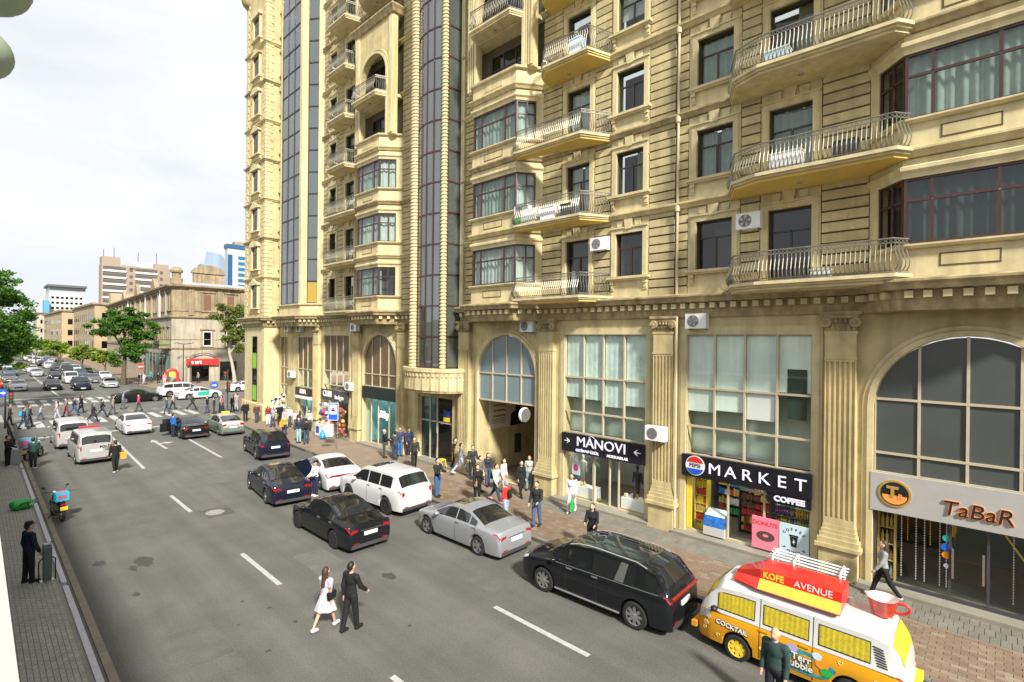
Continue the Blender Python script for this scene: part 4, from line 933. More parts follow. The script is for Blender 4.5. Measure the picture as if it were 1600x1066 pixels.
# ---- shop front joinery
def front(y0, y1, z0, z1, posts, parent=APT, m=CREAMFR, d=-.12, doors=(), name='shop_front', gl=GLASS_S):
    b = MB(); b.fbox(FPD, y0, y1, z1 - .06, z1, d - .04, d + .04); b.fbox(FPD, y0, y1, z0, z0 + .08, d - .05, d + .05)
    ps = [y0 + .03] + list(posts) + [y1 - .03]
    for u in ps: b.fbox(FPD, u - .03, u + .03, z0 + .08, z1 - .06, d - .04, d + .04)
    o = b.build(name, m, parent)
    for i, (a, c) in enumerate(zip(ps, ps[1:])):
        if i in doors and doors[i] is None: continue
        MB().add([FPD(a + .03, z0 + .08, d), FPD(c - .03, z0 + .08, d), FPD(c - .03, z1 - .06, d), FPD(a + .03, z1 - .06, d)], [(0, 1, 2, 3)]).build('pane', gl, o)
    return o
front(4.43, 8.73, .24, 2.38, (5.9, 7.15), doors={1: None})
front(-1.53, 2.73, .24, 2.46, (.95, .15, -.7), m=DKGREY)
MB().fbox(FPD, .22, .27, .9, 1.75, -.08, -.03).build('door_handle', STEEL, APT); MB().fbox(FPD, .86, .91, .9, 1.75, -.08, -.03).build('door_handle', STEEL, APT)
front(28.36, 32.44, .24, 3.38, (29.4, 30.7, 31.6), doors={0: None})
front(40.45, 43.1, .24, 2.45, (41.6,), doors={0: None})
front(10.46, 14.64, .24, 2.42, (11.75, 12.2, 13.0, 13.05), doors={2: None}, d=-.1)
# ================================================================ the building on the camera's side, buildings beyond, trees
WB = thing('white_building', 'white rendered ledge of a building beside the paved footway', 'building')
CWH = mat('white_render', (0.50, 0.48, 0.43), 0.8, var=0.12, vscale=1.5)
MB().box(-16, -4.2, -60, 55, 0, 9.4).build('wall', CWH, WB)
MB().box(-4.2, .232, 2.6, 55, 4.95, 5.1).build('ledge', CWH, WB); MB().box(-4.2, -.6, -40, 2.6, 4.95, 5.1).build('ledge', CWH, WB)
for n in range(2):
    for k in range(24):
        y = -57 + k * 4.6; z = 1.2 + n * 3.4
        if abs(y) < 3 and z < 12: continue
        w = MB().box(-4.22, -4.18, y, y + 1.6, z, z + 2.0).build('window', DKFRAME, WB); MB().box(-4.18, -4.17, y + .1, y + 1.5, z + .1, z + 1.9).build('pane', GLASS_D, w)
    if n: MB().box(-4.22, -4.05, -60, 55, n * 3.4 + .6, n * 3.4 + .8).build('string_course', CWH, WB)
t = thing('lamp_post', 'frosted green globes of a lamp post at the top left edge beside the sky', 'lamp')
GLB = mat('frosted_green_globe', (0.30, 0.36, 0.26), 0.45, var=.15, vscale=14)
for c, r in (((-.005, 2.35, 8.395), (.095, .095, .083)), ((.02, 2.28, 8.60), (.11, .10, .10))): 
    b = MB(); b.ball(c, r, 24, 14); b.build('globe', GLB, t, smooth=60)
b = MB(); b.tube([(-.32, 2.32, 8.55), (-.2, 2.32, 8.62), (-.08, 2.33, 8.52)], .015, 6); b.build('bracket', DKGREY, t); MB().tube([(-.34, 2.32, 5.1), (-.34, 2.32, 8.7)], .05, 8).build('post', DKGREY, t)
# ---- old corner building across the junction
OB = thing('corner_building', 'old two storey stone corner building with ornate cornice and roof pediments', 'building')
OS = mat('old_yellow_stone', (0.30, 0.235, 0.145), 0.9, var=.3, vscale=.8, streak=.25)
OP = mat('old_pale_render', (0.36, 0.32, 0.245), 0.9, var=.2, vscale=.6, streak=.2)
SHUT = mat('brown_shutter', (0.16, 0.085, 0.045), 0.8, var=.2, vscale=3)
PL = [(52, 94.7), (23.0, 94.7), (21.8, 95.6), (25.6, 178), (60, 178)][::-1]
OBP = [(21.8 + 1.2, 94.7), (21.8, 95.8), (25.7, 180)]
foot = [(56, 94.7), (23.0, 94.7), (21.8, 95.8), (25.7, 180), (56, 180)][::-1]
MB().prism(foot, 0, 10.6).build('lower_wall', OP, OB); MB().prism(foot, 10.6, 15.2).build('upper_wall', OS, OB)
OW = [(56, 94.7), (23.0, 94.7), (21.8, 95.8), (25.7, 180)]
for z0, pr in ((15.2, [(0, 0), (.25, .05), (.35, .25), (.7, .35), (.75, .6), (0, .7)]), (10.45, [(0, 0), (.2, .05), (.3, .2), (.3, .35), (0, .4)]), (11.6, [(0, 0), (.12, .02), (.12, .14), (0, .16)]), (5.5, [(0, 0), (.15, .03), (.2, .18), (0, .22)]), (7.0, [(0, 0), (.08, .02), (.08, .1), (0, .12)])):
    MB().sweep(OW, [(o, z0 + z) for o, z in pr]).build('cornice', OS, OB)
FX, FY_ = Fr((56, 94.7), u=(-1, 0)), Fr((21.8, 95.8), (25.7, 180))
def obwin(F, u, z, w, h, pm, deco=True):
    o = MB().fbox(F, u - w / 2, u + w / 2, z, z + h, -.02, .04).build('window', OS if deco else WHITEP, OB)
    MB().fbox(F, u - w / 2 + .14, u + w / 2 - .14, z + .1, z + h - .14, .041, .05).build('pane', pm, o)
    b = MB(); b.fbox(F, u - w / 2 - .25, u - w / 2, z, z + h + .2, 0, .14); b.fbox(F, u + w / 2, u + w / 2 + .25, z, z + h + .2, 0, .14); b.fbox(F, u - w / 2 - .4, u + w / 2 + .4, z + h + .2, z + h + .4, 0, .25); b.fbox(F, u - w / 2 - .3, u + w / 2 + .3, z - .2, z, 0, .2)
    b.build('window_surround', OS, o)
for k in range(8):
    u = 56 - 26.6 - k * 3.5 + 0
    if u > 1: obwin(FX, u, 11.75, 1.35, 2.8, SHUT)
obwin(FX, 56 - 26.6, 6.0, 1.35, 2.4, GLASS_D, False)
for k in range(1, 6): obwin(FX, 56 - 26.6 - k * 3.5, 6.0, 1.35, 2.4, GLASS_D, False)
for u0 in (56 - 24.2, 56 - 28.4, 56 - 32, 56 - 35.5): MB().fbox(FX, u0 - .35, u0 + .35, 11.0, 15.1, 0, .2).build('pilaster_strip', OS, OB)
for k in range(24):
    u = 2.2 + k * 3.1
    obwin(FY_, u, 11.8, 1.0, 2.7, SHUT); 
    obwin(FY_, u, 6.2, 1.1, 2.6, GLASS_D, False)
    if k % 2 == 0: MB().fbox(FY_, u + 1.3, u + 1.75, 10.9, 15.1, 0, .3).build('pilaster_strip', OP, OB)
    if k < 8: 
        d_ = MB().fbox(FY_, u - .9, u + .9, .3, 4.6, -.01, .05).build('shop_window', DKFRAME, OB); MB().fbox(FY_, u - .8, u + .8, .4, 4.4, .051, .06).build('pane', GLASS_D if k % 3 else mat('teal_shop_print', (.05, .3, .25), .4), d_)
for k in range(3): 
    d_ = MB().fbox(FX, 56 - 25.6 - k * 4.2 - 1.3, 56 - 25.6 - k * 4.2 + 1.3, .2, 3.4, -.01, .05).build('shop_window', DKFRAME, OB); MB().fbox(FX, 56 - 25.6 - k * 4.2 - 1.2, 56 - 25.6 - k * 4.2 + 1.2, .3, 3.3, .051, .06).build('pane', GLASS_D, d_)
# balcony and bowed canopy near the corner, roof ornaments
bb = MB().prism([(21.4, 97), (20.5, 97.4), (20.6, 102), (21.9, 102.4), (22.2, 97)][::-1], 5.6, 5.9).build('balcony', OS, OB)
MB().sweep([(21.9, 97.1), (20.6, 97.5), (20.7, 101.9), (22, 102.3)], [(-.05, 5.9), (.0, 5.9), (.15, 6.3), (0, 6.8), (-.05, 6.8)]).build('balcony_rail', mat('verdigris_iron', (.16, .17, .08), .7, var=.3, vscale=4), bb)
ROOFM = mat('grey_zinc_roof', (0.36, 0.40, 0.44), 0.5, var=.15)
MB().prism([(x * .97 + 1.2, y * .985 + 1.5) for x, y in foot], 15.9, 16.3).build('roof', ROOFM, OB)
at = MB(); at.fbox(FX, 56 - 29.0, 56 - 24.6, 15.95, 17.9, -.8, -.1); at.fpoly(FX, [(56 - 29.3, 17.9), (56 - 24.3, 17.9)] + [(56 - 26.8 + 2.4 * math.cos(PI * k / 10), 18.0 + 1.3 * math.sin(PI * k / 10)) for k in range(11)], -1.0, 0.1); at.build('roof_pediment', OS, OB)
at = MB(); at.lathe((22.4, 95.7, 15.9), [(.9, 0), (.9, .9), (.65, 1.0), (.65, 1.8), (.9, 1.9), (.95, 2.2), (.5, 2.7), (0, 2.8)], 14); at.build('corner_finial', OS, OB, smooth=40)
for y, h in ((112, 1.5), (131, 1.9), (150, 1.5)):
    F = Fr((21.8 + (y - 95.8) * .0463, y), u=(.0463, 1)); at = MB(); at.fpoly(F, [(-2.2, 15.9), (2.2, 15.9), (2.0, 16.6), (1.2, 16.6 + h * .6), (0, 16.6 + h), (-1.2, 16.6 + h * .6), (-2.0, 16.6)], -.5, .1); at.build('roof_pediment', OS, OB)
for y in (104, 118, 140): MB().tube([(21.55 + (y - 95.8) * .0463, y, 15.6), (21.55 + (y - 95.8) * .0463, y, 10.8)], .12, 6).build('rain_pipe', WHITEP, OB)
# signs of the corner building
s = thing('shop_sign', 'red shop sign with white marks on the old corner building', 'sign'); b = MB(); b.fbox(FX, 56 - 28.2, 56 - 23.6, 2.9, 3.9, .1, .5); b.build('board', RED, s)
for p in ('c art',): text_on(FX, p, 56 - 24.9, 3.4, .52, .8, WHITEP, s, bold=.03)
b = MB(); b.tube([FX(56 - 28.0 + k * .45, 4.1 + .75 * math.sin(PI * k / 9), .4) for k in range(10)], .07, 6); b.build('arched_frame', DKGREY, s)
s = thing('entrance_arch', 'small red and yellow entrance arch in front of the old corner building', 'arch')
b = MB(); b.tube([(20.5, 93.2, .14), (20.5, 93.2, 1.7), (20.8, 93.2, 2.2), (21.3, 93.2, 2.35), (21.8, 93.2, 2.2), (22.1, 93.2, 1.7), (22.1, 93.2, .14)], .22, 8); b.build('tube', RED, s, smooth=50)
b = MB(); b.box(20.9, 21.7, 93.0, 93.1, 1.3, 2.0); b.build('panel', YELLOW, s)
# ---- buildings further off
def block(name, label, x0, x1, y0, y1, z1, m, wins=None, wm=GLASS_D, z0=0.0, roof=None):
    t = thing(name, label, 'building'); MB().box(x0, x1, y0, y1, z0, z1).build('wall', m, t)
    if roof: MB().box(x0 - .5, x1 + .5, y0 - .5, y1 + .5, z1, z1 + roof[0]).build('roof', roof[1], t)
    if wins:
        for (face, a0, a1, za, zb, nu, nz_, fw, fz) in wins:
            F = Fr((x0, y0), u=(0, 1)) if face == 'w' else Fr((x1, y0), u=(-1, 0))
            for i in range(nu):
                for j in range(nz_):
                    uc, zc = lerp(a0, a1, (i + .5) / nu), lerp(za, zb, (j + .5) / nz_); du, dz = (a1 - a0) / nu * fw / 2, (zb - za) / nz_ * fz / 2
                    o = MB().fbox(F, uc - du, uc + du, zc - dz, zc + dz, .0, .06).build('window', wm, t)
    return t
HB = mat('tan_concrete', (0.30, 0.235, 0.18), 0.9, var=.1, vscale=.1)
t = block('hotel_block', 'long tan concrete hotel block with white balcony strips on the skyline', 32.4, 54, 240, 246, 34.2, HB)
MB().box(32.5, 38.0, 240.1, 245, 34.2, 37.0).build('roof_house', HB, t); MB().box(48.8, 53.5, 240.2, 245, 34.2, 35.9).build('roof_house', HB, t); MB().box(43, 48.5, 241, 245.5, 34.2, 36).build('plant_room', WHITEP, t)
F = Fr((54, 240), u=(-1, 0))
for r in range(7):
    z = 32.2 - r * 2.5
    for a, c in ((21.3, 14.2), (11.5, 4.2)):
        b = MB().fbox(F, c, a, z - .75, z, 0, .5).build('balcony_front', mat('white_balcony', (.55, .54, .52), .8), t); MB().fbox(F, c + .1, a - .1, z, z + 1.2, .02, .06).build('glazing', mat('dim_glazing', (.09, .08, .07), .4), t)
    for u in (12.7, 3.0): MB().fbox(F, u - .5, u + .5, z - .2, z + 1.0, 0, .05).build('window', mat('dim_glazing', (.09, .08, .07), .4), t)
for u0, u1 in ((20.5, 15.8), (13.2, 9.8), (9.3, 4.6)): MB().fbox(F, u1, u0, 33.0, 33.5, 0, .05).build('window', MATS['dim_glazing'], t)
for u, h in ((20.6, 3), (17.5, 4), (10, 3), (4, 3.5)): MB().tube([F(u, 35, -3), F(u, 37 + h, -3)], .1, 4).build('mast', DKGREY, t)
t = thing('glass_tower', 'curved blue glass tower top rising behind the old corner building', 'building')
b = MB(); n = 14; rows = []
for z, xa, xb in ((0, 184, 220), (60, 188, 219), (82, 190.6, 217), (100, 193.0, 215.6), (111.5, 194.5, 214.4)):
    rows.append([(lerp(xa, xb, k / n), 700 - 10 * math.sin(PI * k / n), z if z < 109 else (111.5 - 4.6 * (k / n))) for k in range(n + 1)])
for r in rows: b.v.extend(r)
w = n + 1
b.f = [(i * w + j, i * w + j + 1, (i + 1) * w + j + 1, (i + 1) * w + j) for i in range(len(rows) - 1) for j in range(n)]; b.m = [0] * len(b.f)
xs = [(184, 712), (219, 712)]; b.build('curtain_wall', mat('sky_blue_curtain_wall', (0.50, 0.62, 0.74), 0.12, 0.8), t, smooth=60)
MB().box(190, 214, 700, 716, 0, 96).build('core', mat('blue_grey_core', (.2, .26, .33), .5), t)
t = thing('office_tower', 'white and blue banded office tower beside the sandstone corner', 'building')
MB().box(131, 160, 420, 426, 0, 76).build('wall', mat('white_cladding', (.42, .43, .45), .6), t); F = Fr((160, 420), u=(-1, 0))
MB().box(130.4, 160, 419.4, 426.5, 74.5, 77.5).build('crown', mat('blue_cladding', (.02, .09, .19), .4), t); MB().box(136, 160, 420.5, 426, 77.5, 80).build('roof_house', mat('tan_concrete', (1, 1, 1)), t)
for r in range(16):
    MB().fbox(F, 0, 21.5, 2 + r * 4.3, 4.6 + r * 4.3, 0, .1).build('window_band', mat('blue_window_band', (.02, .13, .25), .25), t)
    MB().fbox(F, 25.5, 28.8, 1 + r * 4.3, 5.2 + r * 4.3, 0, .1).build('window_band', mat('dark_blue_window', (.02, .08, .18), .25), t)
t = block('terraced_block', 'white terraced apartment block with dark roof canopy far down the street', 24.8, 38.0, 330, 350, 28.0, mat('white_block', (.50, .49, .47), .8), [('s', .5, 12.7, 12, 27, 7, 6, .6, .4)])
MB().box(25.0, 38.5, 331, 348, 28, 31).build('penthouse', mat('grey_glazing', (.35, .38, .4), .4), t); MB().box(24.2, 38.9, 329, 349, 31, 32).build('roof', mat('dark_zinc', (.10, .11, .12), .6), t)
block('blue_roof_hut', 'small blue topped roof structure beside the white terraced block', 22.6, 24.6, 325, 330, 24, mat('blue_hut', (.08, .28, .42), .6), z0=10)
PALE = mat('pale_wall', (.42, .38, .31), .85, var=.1, vscale=.3); CRM = mat('cream_wall', (.40, .32, .19), .85, var=.15, vscale=.3)
block('street_house', 'white gabled house end far down the street on its shaded side', 18.2, 23, 292, 310, 16.5, PALE, [('s', .6, 4.2, 4, 15, 2, 3, .35, .45)], roof=(.5, mat('brown_roof', (.16, .10, .07), .8)))
block('street_house', 'cream street house with flat cornice beyond the lime trees', 20.4, 34, 228, 290, 15.6, CRM, [('w', 1, 60, 3, 14.5, 14, 3, .35, .5), ('s', .5, 13, 3, 14, 4, 3, .4, .5)], roof=(.6, OS))
block('street_house', 'sandy street house with balconies next to the old corner building', 23.4, 38, 184, 227, 16.3, mat('sandy_wall', (.38, .30, .19), .85, var=.15, vscale=.3), [('w', 1, 42, 3, 15, 10, 3, .4, .5), ('s', .5, 14, 3, 15, 4, 3, .4, .5)], roof=(.5, OS))
block('street_house', 'tall narrow tan party wall house rising behind the old corner building', 26.5, 34, 181, 183.9, 19.5, mat('tan_party_wall', (.36, .29, .19), .9, var=.1, vscale=.3))
block('street_house', 'hazy pale building closing the far end of the street', -6, 16.5, 430, 460, 17, mat('hazy_wall', (.60, .58, .54), .9), [('s', 1, 21, 3, 15, 8, 3, .4, .5)])
block('street_house', 'pale building behind the wooded side of the far street', -40, -8, 90, 300, 14, PALE, [('s', 1, 31, 3, 13, 8, 3, .4, .5)])
block('street_house', 'stone building across the side street behind the plane tree', 34, 60, 66, 66.5, .2, OS) if False else None
# ================================================================ trees
def tree(name, label, x, y, trunk, crown, leafm, bark, nleaf, ls, group=None, seed=1, lean=(0, 0), clumps=None, z0=.14):
    """trunk=(height, radius); crown = list of (dx, dy, z, rx, ry, rz) lobes filled with leaf clumps"""
    r = np.random.RandomState(seed); t = thing(name, label, 'tree', (x, y, z0), group=group)
    b = MB(); h, rad = trunk
    top = (lean[0], lean[1], h); b.tube([(0, 0, -.1), (lean[0] * .15, lean[1] * .15, h * .3), (lean[0] * .5, lean[1] * .5, h * .65), top], [rad * 1.35, rad, rad * .85, rad * .7], 8)
    for (dx, dy, z, rx, ry, rz) in crown:
        m1 = (lerp(top[0], dx, .5) + r.uniform(-.3, .3), lerp(top[1], dy, .5) + r.uniform(-.3, .3), lerp(h, z, .6)); b.tube([(top[0] * .9, top[1] * .9, h * .93), m1, (dx, dy, z + rz * .3)], [rad * .5, rad * .33, rad * .1], 6)
        for q in range(4):
            a = r.uniform(0, 6.28); b.tube([m1, (dx + rx * .7 * math.cos(a), dy + ry * .7 * math.sin(a), z + rz * r.uniform(-.4, .7))], [rad * .24, rad * .05], 4)
    b.build('trunk', bark, t, smooth=50)
    V = []; vol = np.array([c[3] * c[4] * c[5] for c in crown]); vol = vol / vol.sum()
    for c, f in zip(crown, vol):
        nc = max(6, int(clumps * f)) if clumps else 26
        n_ = int(nleaf * f)
        d = r.normal(size=(nc, 3)); d /= np.linalg.norm(d, axis=1)[:, None]; cc = d * (r.uniform(.45, 1.02, nc) ** .6)[:, None] * np.array(c[3:6]) + np.array(c[:3])
        k = r.randint(0, nc, n_); P = cc[k] + r.normal(size=(n_, 3)) * np.array([1, 1, .55]) * min(c[3:6]) * .21
        V.append(P)
    P = np.concatenate(V); n_ = len(P)
    nrm = r.normal(size=(n_, 3)) + np.array([0, 0, .9]); nrm /= np.linalg.norm(nrm, axis=1)[:, None]
    a = r.normal(size=(n_, 3)); u = np.cross(nrm, a); u /= np.linalg.norm(u, axis=1)[:, None]; v = np.cross(nrm, u)
    s_ = (ls * r.uniform(.6, 1.3, n_))[:, None]
    co = np.stack([P - u * s_, P - v * s_ * .55 + nrm * s_ * .12, P + u * s_, P + v * s_ * .55 + nrm * s_ * .12], 1).reshape(-1, 3)
    me = bpy.data.meshes.new('crown'); me.vertices.add(n_ * 4); me.vertices.foreach_set('co', co.astype(np.float32).ravel()); me.loops.add(n_ * 4); me.loops.foreach_set('vertex_index', np.arange(n_ * 4, dtype=np.int32)); me.polygons.add(n_); me.polygons.foreach_set('loop_start', np.arange(0, n_ * 4, 4, dtype=np.int32)); me.polygons.foreach_set('loop_total', np.full(n_, 4, dtype=np.int32))
    me.update(calc_edges=True); me.materials.append(leafm); put('crown', me, t)
    return t
tree('street_tree', 'dark green spreading street tree in front of the old corner building', 15.9, 97.3, (5.0, .32), [(-2.2, 0, 8.6, 2.2, 2.0, 1.3), (.4, .3, 10.4, 2.5, 2.2, 1.3), (2.5, 0, 8.2, 2.0, 1.8, 1.5), (-.5, -.5, 9.4, 2.0, 1.7, 1.2), (1.2, -.6, 5.4, 1.9, 1.6, 1.9), (-.6, .2, 3.8, 1.2, 1.1, 1.2)], LEAF_A, BARK, 20000, .17, seed=3, lean=(.2, 0), clumps=130)
tree('plane_tree', 'loose olive plane tree with pale leaning trunk beside the sandstone corner', 28.2, 86.5, (5.2, .26), [(-1.6, 0, 10.6, 1.7, 1.5, 1.9), (.8, .2, 10.0, 1.9, 1.6, 2.4), (-1.2, -.3, 7.6, 1.5, 1.3, 1.4), (1.5, 0, 6.6, 1.6, 1.4, 1.8)], LEAF_C, BARK_W, 11000, .17, seed=5, lean=(-.9, 0), clumps=80)
tree('street_tree', 'leafy green tree overhanging the footway at the extreme left edge', -.4, 70, (5.5, .3), [(2.0, 0, 12.0, 1.7, 2.0, 1.7), (2.4, .5, 9.6, 2.2, 2.2, 1.6), (2.6, 0, 6.8, 2.4, 2.0, 1.7), (.8, -2, 8.0, 2.2, 2.0, 2.0), (1.6, 2, 4.6, 1.8, 1.6, 1.2)], LEAF_A, BARK, 17000, .16, seed=8, clumps=150)
tree('street_tree', 'brighter green tree low behind the extreme left edge tree', 0.2, 88, (4.0, .25), [(2.4, 0, 6.6, 2.6, 2.4, 2.0), (3.4, 1, 4.6, 2.0, 1.8, 1.3), (.5, 0, 7.6, 2.2, 2.2, 2.2)], LEAF_B, BARK, 9000, .17, seed=9, clumps=70)
for i, (x, y, h, s_, lab) in enumerate(((12.4, 141, 6.0, 1.5, 'yellow green lime tree, first beyond the dark spreading tree along the parked cars'), (14.5, 128, 5.2, 1.15, 'small lime tree close behind the dark spreading street tree'), (16.6, 118, 4.6, 1.0, 'low bushy lime tree beside the trunk of the dark spreading tree'), (10.2, 165, 6.6, 1.8, 'yellow green lime tree, middle one of the distant row'), (9.6, 200, 7.2, 2.0, 'yellow green lime tree far along the distant row'), (2.0, 130, 6.6, 1.7, 'lime tree on the left hand side of the far street'), (1.2, 110, 7.2, 1.8, 'lime tree above the queueing white car at the left edge'))):
    tree('lime_tree', lab, x, y, (h * .42, .16), [(-.9 * s_, 0, h * .74, 1.3 * s_, 1.2 * s_, h * .2), (.9 * s_, .2, h * .78, 1.3 * s_, 1.2 * s_, h * .2), (0, 0, h * .95, 1.2 * s_, 1.1 * s_, h * .16)], LEAF_B, BARK, 5000, .17, group='lime trees along the far street', seed=20 + i, clumps=50, z0=0.0)
# ================================================================ vehicles
CARGL = mat('tinted_car_glass', (0.012, 0.014, 0.015), 0.04, spec=0.8, coat=0.6)
TYRE = mat('tyre_rubber', (0.016, 0.016, 0.016), 0.85); RIMS = mat('silver_rim', (0.55, 0.55, 0.56), 0.3, 0.9); RIMD = mat('dark_rim', (0.06, 0.06, 0.065), 0.35, 0.7)
TAIL = mat('red_lamp_glass', (0.30, 0.006, 0.010), 0.12, coat=.7); HEAD = mat('clear_lamp_glass', (0.72, 0.74, 0.76), 0.1, 0.3, coat=.5); PLATE = mat('number_plate_white', (0.76, 0.76, 0.74), 0.5)
CHROME = mat('chrome_trim', (0.7, 0.7, 0.7), 0.18, 1.0)
def paintm(name, c, metal=0.0, rough=.28):
    return mat(name, c, .45, metal, coat=0.8, spec=0.05)
P_BLACK = paintm('black_car_paint', (0.008, 0.009, 0.011)); P_NAVY = paintm('navy_car_paint', (0.008, 0.011, 0.022)); P_WHITE = paintm('white_car_paint', (0.52, 0.52, 0.53)); P_SILVER = paintm('silver_car_paint', (0.36, 0.37, 0.39), .5)
P_GREY = paintm('grey_car_paint', (0.12, 0.125, 0.13), .4); P_GREEN = paintm('green_taxi_paint', (0.13, 0.17, 0.14)); P_RED = paintm('red_car_paint', (0.45, 0.05, 0.02)); P_BLUE = paintm('blue_grey_car_paint', (0.05, 0.08, 0.12), .4); P_BEIGE = paintm('pale_silver_car_paint', (.40, .40, .385), .3)
SPEC = dict(
 sedan=dict(L=4.71, W=1.83, H=1.44, ax=(1.05, 3.90), r=.33, roof=.70, top=[(0, .60), (.03, .86), (.12, 1.0), (.62, 1.05), (.85, 1.08), (1.25, 1.25), (1.65, 1.385), (2.1, 1.435), (2.6, 1.42), (2.9, 1.35), (3.62, 1.0), (4.2, .90), (4.55, .78), (4.68, .62), (4.71, .5)],
   belt=[(0, .58), (.03, .80), (.12, .93), (1.0, .965), (2.5, .93), (3.6, .89), (4.3, .82), (4.6, .68), (4.71, .48)], ws=(3.60, 2.92), rw=(.86, 1.62), side=(1.12, 3.42), pil=[1.52, 2.22], tl=(.72, .90), zb=.2),
 coupe=dict(L=4.96, W=1.96, H=1.38, ax=(1.0, 3.92), r=.36, roof=.66, top=[(0, .58), (.04, .82), (.15, .97), (.5, 1.02), (.75, 1.06), (1.5, 1.28), (2.2, 1.37), (2.7, 1.36), (3.0, 1.28), (3.7, .92), (4.4, .84), (4.8, .72), (4.93, .58), (4.96, .45)],
   belt=[(0, .56), (.04, .78), (.15, .90), (1.0, .95), (2.5, .90), (3.7, .84), (4.5, .78), (4.8, .66), (4.96, .42)], ws=(3.66, 2.95), rw=(.8, 1.75), side=(1.3, 3.45), pil=[2.3], tl=(.74, .84), zb=.18),
 suv=dict(L=4.78, W=1.93, H=1.78, ax=(.98, 3.73), r=.38, roof=.76, top=[(0, .72), (.03, 1.1), (.10, 1.22), (.42, 1.68), (.8, 1.77), (2.6, 1.78), (2.9, 1.72), (3.6, 1.20), (4.3, 1.10), (4.65, .98), (4.75, .75), (4.78, .6)],
   belt=[(0, .68), (.03, 1.05), (.1, 1.12), (3.6, 1.10), (4.3, 1.02), (4.65, .9), (4.78, .55)], ws=(3.57, 2.93), rw=(.13, .42), side=(.62, 3.48), pil=[1.45, 2.3], tl=(.82, 1.10), zb=.28),
 compact=dict(L=4.68, W=1.92, H=1.62, ax=(.95, 3.76), r=.36, roof=.70, top=[(0, .68), (.03, 1.0), (.14, 1.12), (.65, 1.50), (1.1, 1.60), (2.3, 1.62), (2.8, 1.55), (3.55, 1.10), (4.2, .98), (4.55, .84), (4.68, .5)],
   belt=[(0, .65), (.03, .95), (.14, 1.04), (3.5, .99), (4.2, .92), (4.55, .78), (4.68, .46)], ws=(3.52, 2.83), rw=(.18, .66), side=(.72, 3.4), pil=[1.4, 2.25], tl=(.86, .98), zb=.24),
 minivan=dict(L=5.16, W=1.99, H=1.77, ax=(1.02, 4.11), r=.37, roof=.78, top=[(0, .7), (.04, 1.1), (.15, 1.25), (.5, 1.66), (.9, 1.74), (2.5, 1.77), (3.3, 1.70), (4.15, 1.17), (4.7, 1.05), (5.05, .9), (5.13, .7), (5.16, .5)],
   belt=[(0, .66), (.04, 1.0), (.15, 1.12), (4.1, 1.05), (4.7, .96), (5.05, .8), (5.16, .45)], ws=(4.10, 3.34), rw=(.19, .50), side=(.42, 3.98), pil=[1.42, 2.42, 3.26], tl=(.98, 1.12), zb=.25),
 van=dict(L=4.4, W=1.8, H=1.84, ax=(.82, 3.5), r=.32, roof=.85, top=[(0, .7), (.02, 1.15), (.09, 1.65), (.16, 1.80), (.35, 1.84), (2.5, 1.84), (2.8, 1.76), (3.55, 1.15), (4.1, 1.0), (4.34, .8), (4.4, .5)],
   belt=[(0, .66), (.02, 1.05), (.09, 1.12), (3.5, 1.06), (4.1, .92), (4.34, .74), (4.4, .46)], ws=(3.5, 2.84), rw=(.03, .10), side=(.32, 3.36), pil=[1.35, 2.2], tl=(.75, 1.2), zb=.24),
 hatch=dict(L=4.5, W=1.75, H=1.5, ax=(.86, 3.56), r=.32, roof=.70, top=[(0, .66), (.03, .95), (.12, 1.08), (.5, 1.2), (1.4, 1.44), (2.1, 1.5), (2.7, 1.43), (3.6, .98), (4.2, .84), (4.42, .66), (4.5, .48)],
   belt=[(0, .62), (.03, .88), (.12, .98), (2.5, .93), (3.6, .88), (4.2, .78), (4.5, .44)], ws=(3.56, 2.74), rw=(.22, 1.25), side=(.75, 3.42), pil=[1.35, 2.15], tl=(.72, 1.0), zb=.2),
 bus=dict(L=4.5, W=1.72, H=1.95, ax=(1.0, 3.4), r=.32, roof=.84, railf=.74, top=[(0, .8), (.05, 1.2), (.14, 1.55), (.32, 1.84), (.65, 1.93), (3.3, 1.95), (3.85, 1.88), (4.12, 1.62), (4.36, 1.16), (4.45, .9), (4.5, .6)],
   belt=[(0, .73), (.05, .98), (.14, 1.04), (4.2, 1.04), (4.36, .95), (4.45, .78), (4.5, .5)], ws=(4.33, 3.98), rw=(.08, .28), side=(.55, 4.0), pil=[1.72, 2.9], tl=(.7, .95), zb=.26))
for s_ in SPEC.values(): s_['belt0'] = interp(s_['L'] * .5, s_['belt'])
class Body:
    def __init__(s, sp): s.__dict__.update(sp)
    def w(s, x):
        t = interp(x, [(0, .84), (.06, .92), (.35, .985), (.7, 1.0), (s.L - .95, 1.0), (s.L - .4, .95), (s.L - .12, .84), (s.L, .66)]); return s.W / 2 * t
    def sec(s, x):
        W, tp, bl = s.w(x), interp(x, s.top), interp(x, s.belt); zb = s.zb
        for a in s.ax:
            ra = s.r + .055
            if abs(x - a) < ra: zb = max(zb, s.r + math.sqrt(ra * ra - (x - a) ** 2))
        h = max(.015, tp - bl); f = min(1, h / (s.H - s.belt0)); yr = W * lerp(.90, s.roof, f)
        z2 = max(zb + .03, lerp(s.zb, bl, .30)); z3 = max(z2 + .03, lerp(s.zb, bl, .62)); bl2 = max(bl, z3 + .04)
        return [(W * .80, zb), (W * .955, zb), (W * .995, z2), (W, z3), (W * .98, max(z3 + .02, bl2 - .05)), (W * .945, bl2), (yr, max(bl2 + .002, bl + h * lerp(.55, getattr(s, 'railf', .925), f))), (yr * .62, max(bl2 + .004, bl + h * .985)), (0.0, max(bl2 + .006, tp))]
    def pt(s, x, c, off=0.0):
        q = s.sec(x); i = min(int(c), 7); t = c - i; y, z = lerp(q[i][0], q[i + 1][0], t), lerp(q[i][1], q[i + 1][1], t)
        return (x, y, z)
